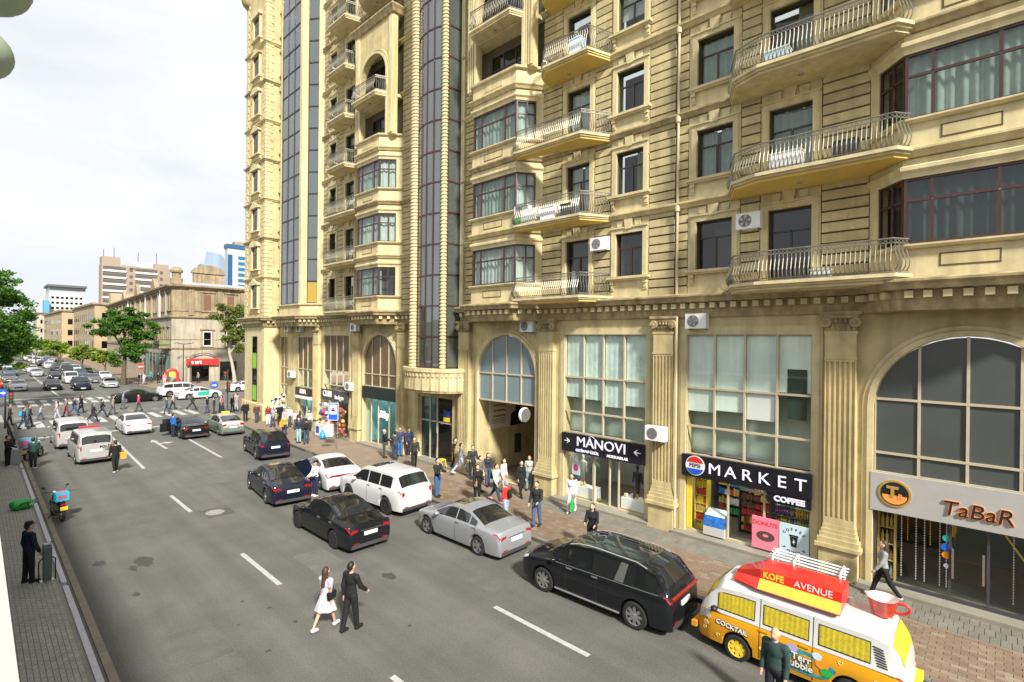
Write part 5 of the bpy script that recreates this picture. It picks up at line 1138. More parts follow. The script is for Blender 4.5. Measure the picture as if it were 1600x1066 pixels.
_wheel = {}
def wheel_meshes(r, style):
    if (r, style) in _wheel: return _wheel[(r, style)]
    t = MB(); w = .11; t.lathe((0, 0, 0), [(r * .66, -w), (r * .9, -w), (r, -w * .7), (r, w * .7), (r * .9, w), (r * .66, w)], 20, axis='y', caps=False)
    ri = MB(); ri.lathe((0, 0, 0), [(0, .03), (r * .6, .03), (r * .62, .08), (r * .68, .10), (r * .68, .085)], 20, axis='y', mi=1, caps=False)
    ri.lathe((0, 0, 0), [(r * .64, .09), (r * .70, .105), (r * .70, .09)], 20, axis='y', caps=False); n = 5 if style == 'five' else 8
    for k in range(n):
        a = 2 * PI * k / n
        for d in ((-.14, .14) if style == 'five' else (0,)):
            c0, c1 = a + d * .4, a + d * 1.3; h = .028 if style == 'five' else .04
            p0 = (math.cos(c0) * r * .1, math.sin(c0) * r * .1); p1 = (math.cos(c1) * r * .66, math.sin(c1) * r * .66); nx, nz_ = -math.sin(a) * h, math.cos(a) * h
            ri.add([(p0[0] - nx, .085, p0[1] - nz_), (p0[0] + nx, .085, p0[1] + nz_), (p1[0] + nx, .095, p1[1] + nz_), (p1[0] - nx, .095, p1[1] - nz_), (p0[0] - nx, .03, p0[1] - nz_), (p0[0] + nx, .03, p0[1] + nz_), (p1[0] + nx, .03, p1[1] + nz_), (p1[0] - nx, .03, p1[1] - nz_)], [(0, 1, 2, 3), (0, 3, 7, 4), (1, 5, 6, 2), (2, 6, 7, 3)])
    ri.lathe((0, 0, 0), [(0, .10), (r * .14, .10), (r * .16, .07)], 10, axis='y', caps=False)
    _wheel[(r, style)] = (t.mesh('wheel', TYRE, 40), ri.mesh('rim', [RIMS if style in ('five', 'multi') else RIMD if style == 'dark' else YELLOW, RIMD if style != 'yellow' else YELLOW], 30)); return _wheel[(r, style)]
def car(name, label, cat, x, y, rz, spec, paint, detail=2, rim='five', group=None, upper=None, glassm=CARGL, rails=False, sunroof=False, dark_roof=False, curtains=None, z=0.0):
    B = Body(SPEC[spec]); L_, Wd = B.L, B.W
    t = thing(name, label, cat, (x, y, z), math.radians(rz), group)
    ox = L_ / 2
    xs = sorted({round(v, 3) for v in [0, L_] + [p[0] for p in B.top] + [p[0] for p in B.belt] + list(np.arange(.1, L_, .14 if detail else .3))} | {round(a + (B.r + .055) * math.cos(PI * k / 8) * .9995, 3) for a in B.ax for k in range(9)})
    b = MB(); ns = len(xs); nc = 17
    for xx in xs:
        q = B.sec(xx); b.v += [(xx - ox, yy, zz) for yy, zz in q] + [(xx - ox, -yy, zz) for yy, zz in q[7::-1]]
    for i in range(ns - 1):
        for j in range(nc - 1):
            b.f.append((i * nc + j, (i + 1) * nc + j, (i + 1) * nc + j + 1, i * nc + j + 1)); mi = 0
            if upper and 5 <= j <= 10: mi = 1
            if dark_roof and 6 <= j <= 9 and B.rw[1] - .05 < xs[i] < B.ws[1] + .05: mi = 1
            b.m.append(mi)
    b.f.append(tuple(range(nc))); b.f.append(tuple((ns - 1) * nc + j for j in range(nc))[::-1]); b.m += [0, 0]
    body = b.build('body', [paint, upper or (CARGL if dark_roof else paint)], t, smooth=32)
    zt = B.r + .02
    u = MB(); u.box(.15 - ox, L_ - .25 - ox, -Wd * .36, Wd * .36, .17, .62); u.box(.12 - ox, L_ - .3 - ox, -Wd * .36, Wd * .36, .15, .3); u.build('underbody', BLACK, t)
    def patch(x0, x1, c0, c1, sgn, m, nm, n=6, off=.006, par=t, mid=3):
        p = MB(); k = 0; N = n + 1; Mm = mid + 1
        for i in range(N):
            for j in range(Mm):
                X, Y, Z = B.pt(lerp(x0, x1, i / n), lerp(c0, c1, j / mid)); p.v.append((X - ox, sgn * (Y + off), Z + off * .5))
        for i in range(n):
            for j in range(mid):
                q = (i * Mm + j, (i + 1) * Mm + j, (i + 1) * Mm + j + 1, i * Mm + j + 1); p.f.append(q if sgn > 0 else q[::-1]); p.m.append(0)
        return p.build(nm, m, par, smooth=60)
    def top_patch(x0, x1, m, nm, fr=.90, n=10, off=.010):
        p = MB()
        for i in range(n + 1):
            X = lerp(x0, x1, i / n); q = B.sec(X); 
            for j in range(9):
                s_ = j - 4; c = [8, 7.5, 7.0, lerp(7.0, 8 - 2 * fr, .5) if fr > .5 else 7.0, 8 - 2 * fr][abs(s_)]; _, Y, Z = B.pt(X, max(6.0, c)); p.v.append((X - ox - (off if x0 < L_ / 2 and x1 < L_ / 2 else -off * .5), (1 if s_ > 0 else -1) * Y, Z + off))
        p.f = [(i * 9 + j, (i + 1) * 9 + j, (i + 1) * 9 + j + 1, i * 9 + j + 1) for i in range(n) for j in range(8)]
        p.f = [q[::-1] for q in p.f]; p.m = [0] * len(p.f); return p.build(nm, m, t, smooth=60)
    top_patch(B.ws[1], B.ws[0], glassm, 'windscreen'); top_patch(B.rw[0], B.rw[1], glassm, 'rear_window')
    if sunroof: top_patch(B.ws[1] - .75, B.ws[1] - .15, CARGL, 'sunroof', fr=.62)
    br = [B.side[0]] + B.pil + [B.side[1]]
    for s_ in (1, -1):
        for a, c in zip(br, br[1:]):
            if curtains:
                o = patch(a + .11, c - .11, 5.18, 5.80, s_, curtains, 'curtained_window', n=26, off=.020)
                for k, vv in enumerate(o.data.vertices): vv.co.y += s_ * .007 * math.sin(k // 4 * 2.1)
                patch(a + .09, c - .09, 5.14, 5.84, s_, DKGREY, 'window_seal', off=.004, par=t)
            else: patch(a + .03, c - .03, 5.10, 5.86, s_, glassm, 'side_window')
    for a in B.ax:
        for s_ in (1, -1):
            wm, rm = wheel_meshes(B.r, rim); w = put('wheel', wm, t, loc=(a - ox, s_ * (Wd / 2 - .125), B.r)); 
            if s_ < 0: w.rotation_euler = (0, 0, PI)
            put('rim', rm, w)
    z0, z1 = B.tl; wr = B.w(.05)
    ztp = [p for p in B.top if p[0] < .2][:2]; xof = lambda z: lerp(ztp[0][0], ztp[1][0], min(1.0, max(.02, (z - ztp[0][1]) / (ztp[1][1] - ztp[0][1]))))
    for s_ in (1, -1):
        k = MB(); xa, xb = xof(z0), xof(z1); cin = 6.75 if B.H < 1.55 else (6.3 if spec != 'van' else 6.12)
        def quadpatch(f, nu, nv):
            base = len(k.v)
            for i in range(nu + 1):
                for j in range(nv + 1): k.v.append(f(i / nu, j / nv))
            for i in range(nu):
                for j in range(nv):
                    q = (base + i * (nv + 1) + j, base + (i + 1) * (nv + 1) + j, base + (i + 1) * (nv + 1) + j + 1, base + i * (nv + 1) + j + 1); k.f.append(q); k.m.append(0)
        def rear(a_, b_):
            xx = lerp(lerp(xa, xb, .12 + .3 * b_), xb, a_); X, Y, Z = B.pt(xx, lerp(5.0, cin, b_)); return (X - ox - .010, s_ * (Y + .004), Z)
        def sidep(a_, b_):
            xx = lerp(xb, .30 if B.H < 1.55 else .22, a_); lo_ = lerp(4.0, 4.55, a_); X, Y, Z = B.pt(xx, lerp(lo_, 5.0, b_)); return (X - ox - .006, s_ * (Y + .010), Z + .002)
        quadpatch(rear, 3, 5); quadpatch(sidep, 5, 3); k.build('tail_light', TAIL, t, smooth=60)
        patch(L_ - .42, L_ - .10, 4.2 if spec != 'bus' else 3.3, 5.6 if spec != 'bus' else 4.4, s_, HEAD, 'headlight', off=.012, n=4)
    g = MB(); g.box(L_ - .06 - ox, L_ + .008 - ox, -Wd * .22, Wd * .22, .42, .58); g.build('grille', BLACK, t)
    for xx, s_ in ((-.016 - ox, 1), (L_ + .012 - ox, 1)):
        zc = (.66 if B.H < 1.55 else .80) if xx < 0 else .38
        MB().box(xx - .006, xx + (.10 if xx < 0 else -.05), -.26, .26, zc - .06, zc + .06).build('number_plate', PLATE, t)
    if detail:
        if B.H < 1.55:
            MB().box(-.014 - ox, .05 - ox, -wr * .5, wr * .5, .775, .795).build('chrome_strip', CHROME, t)
        for s_ in (1, -1):
            MB().box(-.016 - ox, .1 - ox, *sorted((s_ * wr * .55, s_ * wr * .8)), B.zb + .15, B.zb + .18).build('reflector', TAIL, t)
        d = MB(); d.box(-.012 - ox, .3 - ox, -wr * .9, wr * .9, B.zb + .01, B.zb + .13); d.build('bumper_trim', DKGREY, t); MB().box(L_ - .35 - ox, L_ - .03 - ox, -wr * .74, wr * .74, B.zb, B.zb + .14).build('bumper_trim', DKGREY, t)
        for s_ in (1, -1):
            X = B.ws[0] - .42 if spec != 'bus' else 3.95; _, Y, Z = B.pt(X, 5.1); m_ = MB(); m_.ball((X - ox, s_ * (Y + .13), Z + .06), (.09, .11, .07), 10, 6); m_.tube([(X - ox, s_ * (Y - .02), Z + .0), (X - ox, s_ * (Y + .1), Z + .04)], .025, 5); m_.build('door_mirror', paint if spec != 'bus' else BLACK, t, smooth=50)
            for xb in (B.pil[-1] - .12, B.pil[-1] - 1.0):
                if xb > B.ax[0] - .1:
                    _, Y, Z = B.pt(xb, 4.3); h = MB(); h.box(xb - .1 - ox, xb + .1 - ox, *sorted((s_ * (Y - .02), s_ * (Y + .028))), Z - .035, Z + .005); h.build('door_handle', CHROME if detail > 1 else paint, t)
        if detail > 1:
            sm_ = MB()
            for xx in [B.pil[-1], B.pil[-1] - 1.05, B.side[1] + .05]:
                for s_ in (1, -1):
                    for j in range(5):
                        p, q = B.pt(xx, 1.2 + j * .76), B.pt(xx, 1.2 + (j + 1) * .76); sm_.tube([(p[0] - ox, s_ * (p[1] + .001), p[2]), (q[0] - ox, s_ * (q[1] + .001), q[2])], .006, 4, cap=False)
            sm_.build('door_seams', BLACK, t)
    if rails:
        for s_ in (1, -1):
            pts = [B.pt(xx, 6.15) for xx in np.linspace(B.rw[1] + .25, B.ws[1] - .1, 9)]; r_ = MB(); r_.tube([(p[0] - ox, s_ * p[1], p[2] + (.05 if 0 < i < 8 else .0)) for i, p in enumerate(pts)], .022, 6); r_.build('roof_rail', CHROME, t, smooth=50)
    return t, B, ox
# ---- near row
c, B, ox = car('parked_car', 'silver saloon car parked at the kerb ahead of the black minivan', 'car', 12.97, 14.38, 90.5, 'sedan', P_SILVER, sunroof=True, group='cars along the building side')
c, B, ox = car('minivan', 'large glossy black minivan with chrome roof rails parked behind the silver saloon', 'minivan', 12.74, 8.35, 92.3, 'minivan', P_BLACK, rails=True, rim='multi', dark_roof=True, group='cars along the building side')
c.scale = (.965, .965, .965)
for s_ in (1, -1): 
    MB().tube([(x_ - ox, s_ * (B.pt(x_, 5.0)[1] + .004), B.pt(x_, 5.0)[2] + .004) for x_ in np.linspace(.35, 4.0, 14)], .012, 5).build('window_trim', CHROME, c, smooth=50)
    MB().tube([(x_ - ox, s_ * (B.W / 2 - .02), .30) for x_ in (1.45, 3.65)], .035, 6).build('side_step', CHROME, c, smooth=50)
    p, q = B.pt(1.46, 5.06), B.pt(1.30, 5.92); MB().add([(1.38 - ox, s_ * (p[1] + .012), p[2]), (1.66 - ox, s_ * (p[1] + .012), p[2]), (1.5 - ox, s_ * (q[1] + .012), q[2]), (1.28 - ox, s_ * (q[1] + .012), q[2])], [(0, 1, 2, 3)]).build('silver_pillar_panel', RIMS, c)
MB().box(-.02 - ox, .05 - ox, -.80, .80, 1.03, 1.09).build('light_bar', TAIL, c)
car('saloon_car', 'glossy black sports saloon stopped in the road beside the white off-roader', 'car', 9.72, 18.42, 90.5, 'sedan', P_BLACK, rim='dark', dark_roof=False, group='cars standing in the road')
car('off_roader', 'white off-road estate car with black sunroof between saloons', 'car', 12.95, 20.35, 94, 'suv', P_WHITE, sunroof=True, rim='dark', group='cars along the building side')
c, B, ox = car('sports_saloon', 'low white sports saloon with dark rear lamp strip near the bus stop sign', 'car', 13.0, 25.6, 81, 'coupe', P_WHITE, rim='five', group='cars along the building side')
MB().box(-.02 - ox, .12 - ox, -.72, .72, .80, .86).build('light_bar', TAIL, c)
c, B, ox = car('saloon_car', 'dark navy saloon with its kerb-side door swung open', 'car', 10.12, 25.1, 84, 'sedan', P_NAVY, rim='five', sunroof=True, group='cars standing in the road')
d = MB(); d.add([(3.25 - ox, -.93, .3), (2.55 - ox, -1.65, .3), (2.55 - ox, -1.68, .95), (3.25 - ox, -.93, .95), (2.75 - ox, -1.5, 1.38), (3.1 - ox, -1.0, 1.2), (3.22 - ox, -.97, .3), (2.52 - ox, -1.70, .3), (2.52 - ox, -1.73, .95), (3.22 - ox, -.97, .95), (2.72 - ox, -1.55, 1.38), (3.07 - ox, -1.04, 1.2)], [(0, 1, 2, 3), (3, 2, 4, 5), (6, 9, 8, 7), (9, 11, 10, 8), (1, 7, 8, 2), (2, 8, 10, 4), (0, 3, 9, 6)]); d.build('open_door', P_NAVY, c)
car('compact_suv', 'dark navy crossover with white rear notice beside the waiting crowd', 'car', 13.05, 34.3, 83, 'compact', P_NAVY, group='cars along the building side')
c, B, ox = car('taxi', 'pale green hatchback taxi with yellow roof lamp at the corner', 'car', 13.75, 44.4, 88, 'hatch', P_GREEN, detail=1, upper=P_BEIGE, group='cars along the building side')
b = MB(); b.box(-.35, .05, -.25, .25, 1.5, 1.62); b.build('roof_lamp', YELLOW, c)
c, B, ox = car('saloon_car', 'black saloon with driver door open beside the officer in blue', 'car', 11.35, 44.9, 89, 'sedan', P_BLACK, detail=1, group='cars standing in the road')
b = MB(); b.box(.30, .36, .92, 1.75, .35, .98); b.box(.31, .35, .95, 1.6, .98, 1.3, 1); b.build('open_door', [P_BLACK, CARGL], c)
car('saloon_car', 'white saloon waiting at the stop line', 'car', 8.75, 49.6, 89, 'sedan', P_WHITE, detail=1, group='cars standing in the road')
c, B, ox = car('patrol_van', 'silver patrol van with rear lettering standing by the left kerb', 'van', 4.95, 40.35, 91, 'van', P_BEIGE, detail=1, group='cars standing in the road')
FRV = Fr((-ox - .02, -.9), u=(0, -1)); 
for p, yy, zz, sz in (('POLİS', -.42, .98, .2), ('102', -.5, .80, .16)):
    v, f = text_mesh(p, sz, .004, .004); MB().add([(-ox - .025 + .02 * 0 - .0 + (zz + Y_ - .7) * .03, yy - X_, zz + Y_) for X_, Y_, Z_ in v], f).build('lettering', BLACK, c)
b = MB(); b.box(.2, .4, -.5, .5, 1.84, 1.94); b.build('light_bar', mat('red_blue_light_bar', (.35, .02, .05), .3), c)
car('people_carrier', 'pale silver van queueing ahead of the patrol van', 'van', 4.6, 46.5, 90, 'van', P_BEIGE, detail=1, group='cars standing in the road')
# crossing traffic
car('saloon_car', 'black saloon crossing the junction behind the pedestrians', 'car', 12.95, 71.4, 1, 'sedan', P_BLACK, detail=1, group='crossing traffic')
c, B, ox = car('taxi', 'white taxi with green door panel crossing the junction', 'car', 19.0, 70.7, 1, 'sedan', P_WHITE, detail=1, group='crossing traffic')
for s_ in (-1, 1): MB().box(-.35, .85, *sorted((s_ * .905, s_ * .925)), .42, .9).build('advert_panel', mat('green_advert', (.02, .36, .24), .4), c)
car('minivan', 'white minivan crossing the junction behind the white taxi', 'minivan', 18.3, 75.2, 1, 'minivan', P_WHITE, detail=1, group='crossing traffic')
car('parked_car', 'white saloon parked in the side street under the plane tree', 'car', 26.3, 76.5, 3, 'sedan', P_WHITE, detail=1, group='crossing traffic')
car('parked_car', 'silver saloon parked behind the white one in the side street', 'car', 31.5, 77.8, 3, 'sedan', P_SILVER, detail=0, group='crossing traffic')
# queue and parked cars beyond the junction, facing the camera
FAR = [(4.2, 96.4, 'sedan', P_WHITE, 'white car first in the left lane across the junction'), (3.9, 114.5, 'sedan', P_GREY, 'dark car second in the left lane across the junction'), (4.6, 131, 'compact', P_BLUE, 'blue grey car third in the left lane across the junction'), (1.9, 100.5, 'compact', P_RED, 'red car half hidden at the left edge across the junction'),
 (7.55, 94.7, 'sedan', P_BLACK, 'black saloon alone at the far stop line'), (10.3, 92.3, 'suv', P_NAVY, 'dark off-roader first in the middle lane across the junction'), (10.6, 106.3, 'van', P_WHITE, 'white van behind the dark off-roader'), (9.6, 117, 'sedan', P_BLACK, 'black saloon in the middle of the far queue'), (13.3, 105.6, 'sedan', P_GREY, 'grey saloon behind the silver one by the dark tree'), (13.7, 94.4, 'sedan', P_SILVER, 'silver saloon beside the trunk of the dark spreading tree'),
 (13.2, 119, 'compact', P_BLUE, 'blue grey crossover behind the grey saloon in the far row'), (12.6, 132, 'suv', P_NAVY, 'dark off-roader well down the far row'), (12.2, 146, 'sedan', P_GREY, 'grey car just before the lime trees'), (11.9, 158, 'sedan', P_WHITE, 'white car under the first lime tree'), (11.6, 170, 'sedan', P_BLACK, 'black car under the middle lime tree'), (11.4, 183, 'van', P_WHITE, 'white van under the middle lime tree'), (11.2, 197, 'sedan', P_SILVER, 'silver car under the farthest lime tree'), (11.2, 212, 'sedan', P_WHITE, 'white car past the farthest lime tree'), (11.2, 228, 'sedan', P_GREY, 'grey car near the far end of the street'), (11.2, 246, 'sedan', P_WHITE, 'white car near the far end of the street'), (11.4, 268, 'compact', P_WHITE, 'white speck of a car at the far end of the street'), (15.6, 112, 'sedan', P_WHITE, 'white car parked behind the trunk of the dark spreading tree'), (14.9, 126, 'sedan', P_BLACK, 'black car parked between the two small lime trees'), (14.6, 139, 'hatch', P_WHITE, 'white hatchback parked beside the first lime tree'), (14.3, 152, 'sedan', P_SILVER, 'silver car parked behind the white hatchback'), (14.2, 164, 'suv', P_BLACK, 'black off-roader parked far along the lime trees'), (14.1, 178, 'sedan', P_WHITE, 'white car parked far along the lime trees'), (14.0, 192, 'sedan', P_BLUE, 'blue grey car parked far along the lime trees'), (14.0, 208, 'van', P_WHITE, 'white van parked far along the lime trees'), (13.9, 226, 'sedan', P_SILVER, 'silver car parked near the far end of the street'), (8.0, 128, 'sedan', P_SILVER, 'silver car in the centre lane behind the black saloon'), (8.2, 142, 'sedan', P_WHITE, 'white car in the centre lane farther back'), (2.2, 122, 'sedan', P_WHITE, 'white car parked under the left hand trees'), (2.0, 138, 'sedan', P_BLUE, 'blue grey car parked under the left hand trees'), (5.2, 152, 'sedan', P_WHITE, 'white oncoming car in the empty left lane'), (4.4, 176, 'sedan', P_GREY, 'grey oncoming car far up the left lane')]
for i, (x, y, sp, pm, lab) in enumerate(FAR): car('queueing_car', lab, 'car', x, y, -90 + rnd.uniform(-1, 1), sp, pm, detail=0, group='cars beyond the junction')
# ================================================================ people: one continuous skinned surface each, clothes as shells over it
def surfnet(fn, lo, hi, h):
    lo, hi = np.array(lo) - h * 1.5, np.array(hi) + h * 1.5; n = np.ceil((hi - lo) / h).astype(int) + 1
    ax = [lo[i] + h * np.arange(n[i]) for i in range(3)]
    X, Y, Z = np.meshgrid(*ax, indexing='ij'); V = fn(np.stack([X, Y, Z], -1).reshape(-1, 3)).reshape(n); I = V < 0
    cs = tuple(n - 1); acc = np.zeros(cs + (3,)); cnt = np.zeros(cs)
    corner = [(i, j, k) for i in (0, 1) for j in (0, 1) for k in (0, 1)]
    def sl(c): return tuple(slice(c[d], c[d] + cs[d]) for d in range(3))
    for a in corner:
        for d in range(3):
            if a[d] == 0:
                b = list(a); b[d] = 1; va, vb = V[sl(a)], V[sl(b)]; m = (va < 0) != (vb < 0)
                t = np.where(m, va / np.where(m, va - vb, 1), 0)
                for e in range(3): acc[..., e] += np.where(m, a[e] + (t if e == d else 0), 0)
                cnt += m
    mask = cnt > 0; idx = -np.ones(cs, int); idx[mask] = np.arange(mask.sum())
    ii = np.argwhere(mask); P = lo + h * (ii + acc[mask] / cnt[mask][:, None]); F = []
    for d in range(3):
        e, f = (d + 1) % 3, (d + 2) % 3
        A = np.take(I, np.arange(n[d] - 1), axis=d); Bm = np.take(I, np.arange(1, n[d]), axis=d); ch = np.argwhere(A != Bm)
        ch = ch[(ch[:, e] > 0) & (ch[:, f] > 0) & (ch[:, e] < n[e] - 1) & (ch[:, f] < n[f] - 1)]
        if not len(ch): continue
        def cell(de, df): q = ch.copy(); q[:, e] += de; q[:, f] += df; return idx[q[:, 0], q[:, 1], q[:, 2]]
        Q = np.stack([cell(-1, -1), cell(0, -1), cell(0, 0), cell(-1, 0)], 1); s_ = A[ch[:, 0], ch[:, 1], ch[:, 2]]
        Q[~s_] = Q[~s_][:, ::-1]; F.append(Q)
    return P, np.concatenate(F) if F else np.zeros((0, 4), int)
def blob(prims, k=.035):
    """smooth union of tapered capsules (a, b, ra, rb) and ellipsoids (c, radii)"""
    def fn(p):
        d = None
        for q in prims:
            if len(q) == 4:
                a, b = np.array(q[0]), np.array(q[1]); ab = b - a; L2 = ab @ ab + 1e-9; t = np.clip(((p - a) @ ab) / L2, 0, 1); e = np.linalg.norm(p - a - t[:, None] * ab, axis=1) - (q[2] + (q[3] - q[2]) * t)
            else:
                r = np.array(q[1]); w = (p - np.array(q[0])) / r; l = np.linalg.norm(w, axis=1); e = (l - 1) * r.min() if False else l * (l - 1) / (np.linalg.norm(w / r, axis=1) + 1e-9)
            if d is None: d = e
            else:
                h = np.clip(.5 + .5 * (d - e) / k, 0, 1); d = d * (1 - h) + e * h - k * h * (1 - h)
        return d
    return fn
def prim_mesh(name, prims, m, parent, res, k=.035, grow=0.0):
    P = []
    lo, hi = np.full(3, 9.), np.full(3, -9.); pr = []
    for q in prims:
        if len(q) == 4: pr.append((q[0], q[1], q[2] + grow, q[3] + grow)); r = max(q[2], q[3]) + grow; pts = (q[0], q[1])
        else: pr.append((q[0], tuple(v + grow for v in q[1]))); r = max(q[1]) + grow; pts = (q[0],)
        for c in pts: lo = np.minimum(lo, np.array(c) - r); hi = np.maximum(hi, np.array(c) + r)
    V, F = surfnet(blob(pr, k), lo, hi, res)
    me = bpy.data.meshes.new(name); me.from_pydata(V.tolist(), [], F.tolist()); me.materials.append(m); me.polygons.foreach_set('use_smooth', [True] * len(me.polygons)); me.update()
    return put(name, me, parent)
SKIN = mat('skin', (0.52, 0.33, 0.23), 0.6); SKIN2 = mat('tanned_skin', (0.42, 0.25, 0.17), 0.6)
_cl = {}
def cloth(c):
    k = tuple(c)
    if k not in _cl: _cl[k] = mat('cloth_%d' % len(_cl), c, 0.85, var=.18, vscale=9, spec=.3)
    return _cl[k]
HAIR = dict(black=mat('black_hair', (.012, .01, .009), .55), brown=mat('brown_hair', (.05, .028, .016), .55), grey=mat('grey_hair', (.30, .29, .28), .6), dark=mat('dark_brown_hair', (.022, .014, .01), .55))
def person(label, x, y, heading, h=1.75, top=(.02, .02, .025), legs=(.02, .025, .05), shoes=(.02, .02, .02), hair='black', long=False, stride=0.0, arms=(0.0, 0.0), bend=(0.15, 0.15), skirt=None, z=.14, res=.03, bag=None, pack=None, hat=None, group='people on the pavement', coat=False, lean=0.0, female=False, sleeves=True, name='person', bald=False, twist=0.0, skin=SKIN, backpack=None):
    """heading: direction faced in degrees from +X. arms: swing of each shoulder (deg, forward +); bend: elbow bend (0..1)"""
    s = h / 1.75; t = thing(name, label, 'person', (x, y, z), math.radians(heading - 90), group)     # local: faces +Y
    st = math.radians(stride)
    sw, hw = (.185 if not female else .16), (.095 if not female else .10)
    hipz, knz = .92, .49
    def V(a, b, c): return (a * s, (b + lean * max(0, c - hipz)) * s, c * s)
    pr_body, pr_top, pr_leg, pr_shoe = [], [], [], []
    pel = V(0, 0, hipz + .02); che = V(0, .0, 1.32); nk = V(0, 0, 1.48)
    torso = [(V(0, 0, .95), (.155 * s, .105 * s, .13 * s)), (V(0, .005, 1.12), (.140 * s if not female else .125 * s, .095 * s, .15 * s)), (V(0, .01, 1.32), (.165 * s if not female else .145 * s, .11 * s, .16 * s))]
    if female: torso.append((V(0, .085, 1.28), (.11 * s, .06 * s, .07 * s)))
    shoulders = [(V(-sw, 0, 1.42), V(sw, 0, 1.42), .06 * s, .06 * s)]
    neck = [(V(0, 0, 1.42), V(0, .015, 1.56), .052 * s, .048 * s)]
    head = [(V(0, .02, 1.655), (.075 * s, .095 * s, .115 * s)), (V(0, .065, 1.60), (.05 * s, .05 * s, .06 * s)), (V(0, .10, 1.645), V(0, .125, 1.625), .014 * s, .018 * s), (V(-.078, .01, 1.645), (.014 * s, .025 * s, .033 * s)), (V(.078, .01, 1.645), (.014 * s, .025 * s, .033 * s))]
    hands = []; fingers = []
    for i, sg in enumerate((-1, 1)):
        a = math.radians(arms[i]); sh = np.array([sg * (sw + .015), 0, 1.42]); ul, fl_ = .29, .26
        el = sh + ul * np.array([sg * .12, math.sin(a), -math.cos(a)]); b = a + bend[i] * 1.9
        wr = el + fl_ * np.array([-sg * .10 * (bend[i] > .4), math.sin(b), -math.cos(b)])
        sh, el, wr = V(*sh), V(*el), V(*wr); d = (np.array(wr) - np.array(el)); d /= np.linalg.norm(d)
        pr_body += [(sh, el, .047 * s, .038 * s), (el, wr, .037 * s, .026 * s)]
        if sleeves: pr_top += [(sh, el, .054 * s, .047 * s), (el, tuple(np.array(wr) - d * .03), .046 * s, .037 * s)]
        else: pr_top += [(sh, tuple(lerp(np.array(sh), np.array(el), .55)), .054 * s, .05 * s)]
        hd = np.array(wr) + d * .075 * s; hands.append((tuple(wr), tuple(np.array(wr) + d * .085 * s), .026 * s, .034 * s)); fingers.append((hd, d, sg))
        lg = st * (1 if i else -1); hp = np.array([sg * hw, 0, hipz]); 
        kn = hp + (hipz - knz) * np.array([0, math.sin(lg), -math.cos(lg)]); back = lg - (.25 * abs(st) + (.35 * abs(st) if lg < 0 else 0)); an = kn + .41 * np.array([0, math.sin(back), -math.cos(back)])
        dz = .08 - an[2] if lg >= 0 or True else 0
        hp, kn, an = V(*hp), V(*kn), V(*an)
        if abs(lean) > 0: an = (an[0], an[1], an[2]); 
        pr_leg += [(hp, kn, .088 * s, .062 * s), (kn, an, .060 * s, .048 * s)]; pr_body += [(hp, kn, .078 * s, .053 * s), (kn, an, .052 * s, .036 * s)]
        tilt = -.03 if lg < -.1 else 0
        foot = [(tuple(np.array(an) + (0, -.02 * s, -.035 * s)), tuple(np.array(an) + (0, .15 * s, (-.045 + tilt) * s)), .046 * s, .036 * s)]
        pr_shoe.append(foot); pr_body += foot
    zmin = min(f[0][0][2] for f in pr_shoe) - .046 * s
    bod = prim_mesh('body', pr_body + torso + shoulders + neck + head + hands, skin, t, res, .04 * s)
    if res < .028:
        b = MB()
        for hd, d, sg in fingers:
            side = np.cross(d, np.array([1.0 * sg, 0, 0])); side = side / (np.linalg.norm(side) + 1e-6)
            for k in range(4):
                o = hd + side * (k - 1.5) * .019 * s; L_ = (.065, .075, .07, .055)[k] * s; m1 = o + d * L_ * .55; m2 = o + d * L_ + np.array([-sg * .012, 0, 0]); b.tube([o, m1, m2], [.0085 * s, .008 * s, .006 * s], 5)
            o = hd - d * .04 * s + side * .03 * s; b.tube([o, o + d * .03 * s + side * .025 * s, o + d * .055 * s + side * .032 * s], [.010 * s, .009 * s, .007 * s], 5)
        b.build('fingers', skin, bod, smooth=60)
        e = MB()
        for sg in (-1, 1): e.ball(V(sg * .032, .102, 1.668), (.011 * s, .007 * s, .008 * s), 6, 4)
        e.build('eyes', BLACK, bod)
    tz = .90 if not coat else .62
    tp = list(torso[1:]) + [(V(0, 0, 1.0), (.155 * s, .11 * s, .12 * s))] + shoulders + pr_top
    if coat: tp += [(V(0, 0, 1.0), V(0, 0, tz), .14 * s, .16 * s)]
    prim_mesh('jacket' if sleeves else 'shirt', tp, cloth(top), t, res, .035 * s, .014 * s)
    if skirt:
        l, c = skirt; b = MB(); n = 26; 
        for k, (zz, rr) in enumerate(((1.04, .135), (.95, .17), (lerp(.95, .95 - l, .5), .20 + l * .1), (.95 - l, .22 + l * .22))):
            for j in range(n):
                a = 2 * PI * j / n; w = 1 + (.07 * k / 3) * math.sin(a * 7); b.v.append(V(rr * w * math.cos(a), rr * w * .85 * math.sin(a) + st * .08 * k * math.cos(a) * .5, zz))
        b.f = [(k * n + j, k * n + (j + 1) % n, (k + 1) * n + (j + 1) % n, (k + 1) * n + j) for k in range(3) for j in range(n)]; b.m = [0] * len(b.f); b.build('skirt', cloth(c), t, smooth=50)
    if legs is not None: prim_mesh('trousers', pr_leg + [torso[0]], cloth(legs), t, res, .03 * s, .012 * s)
    for f in pr_shoe: prim_mesh('shoe', f, cloth(shoes), t, min(res, .025), .02, .012 * s)
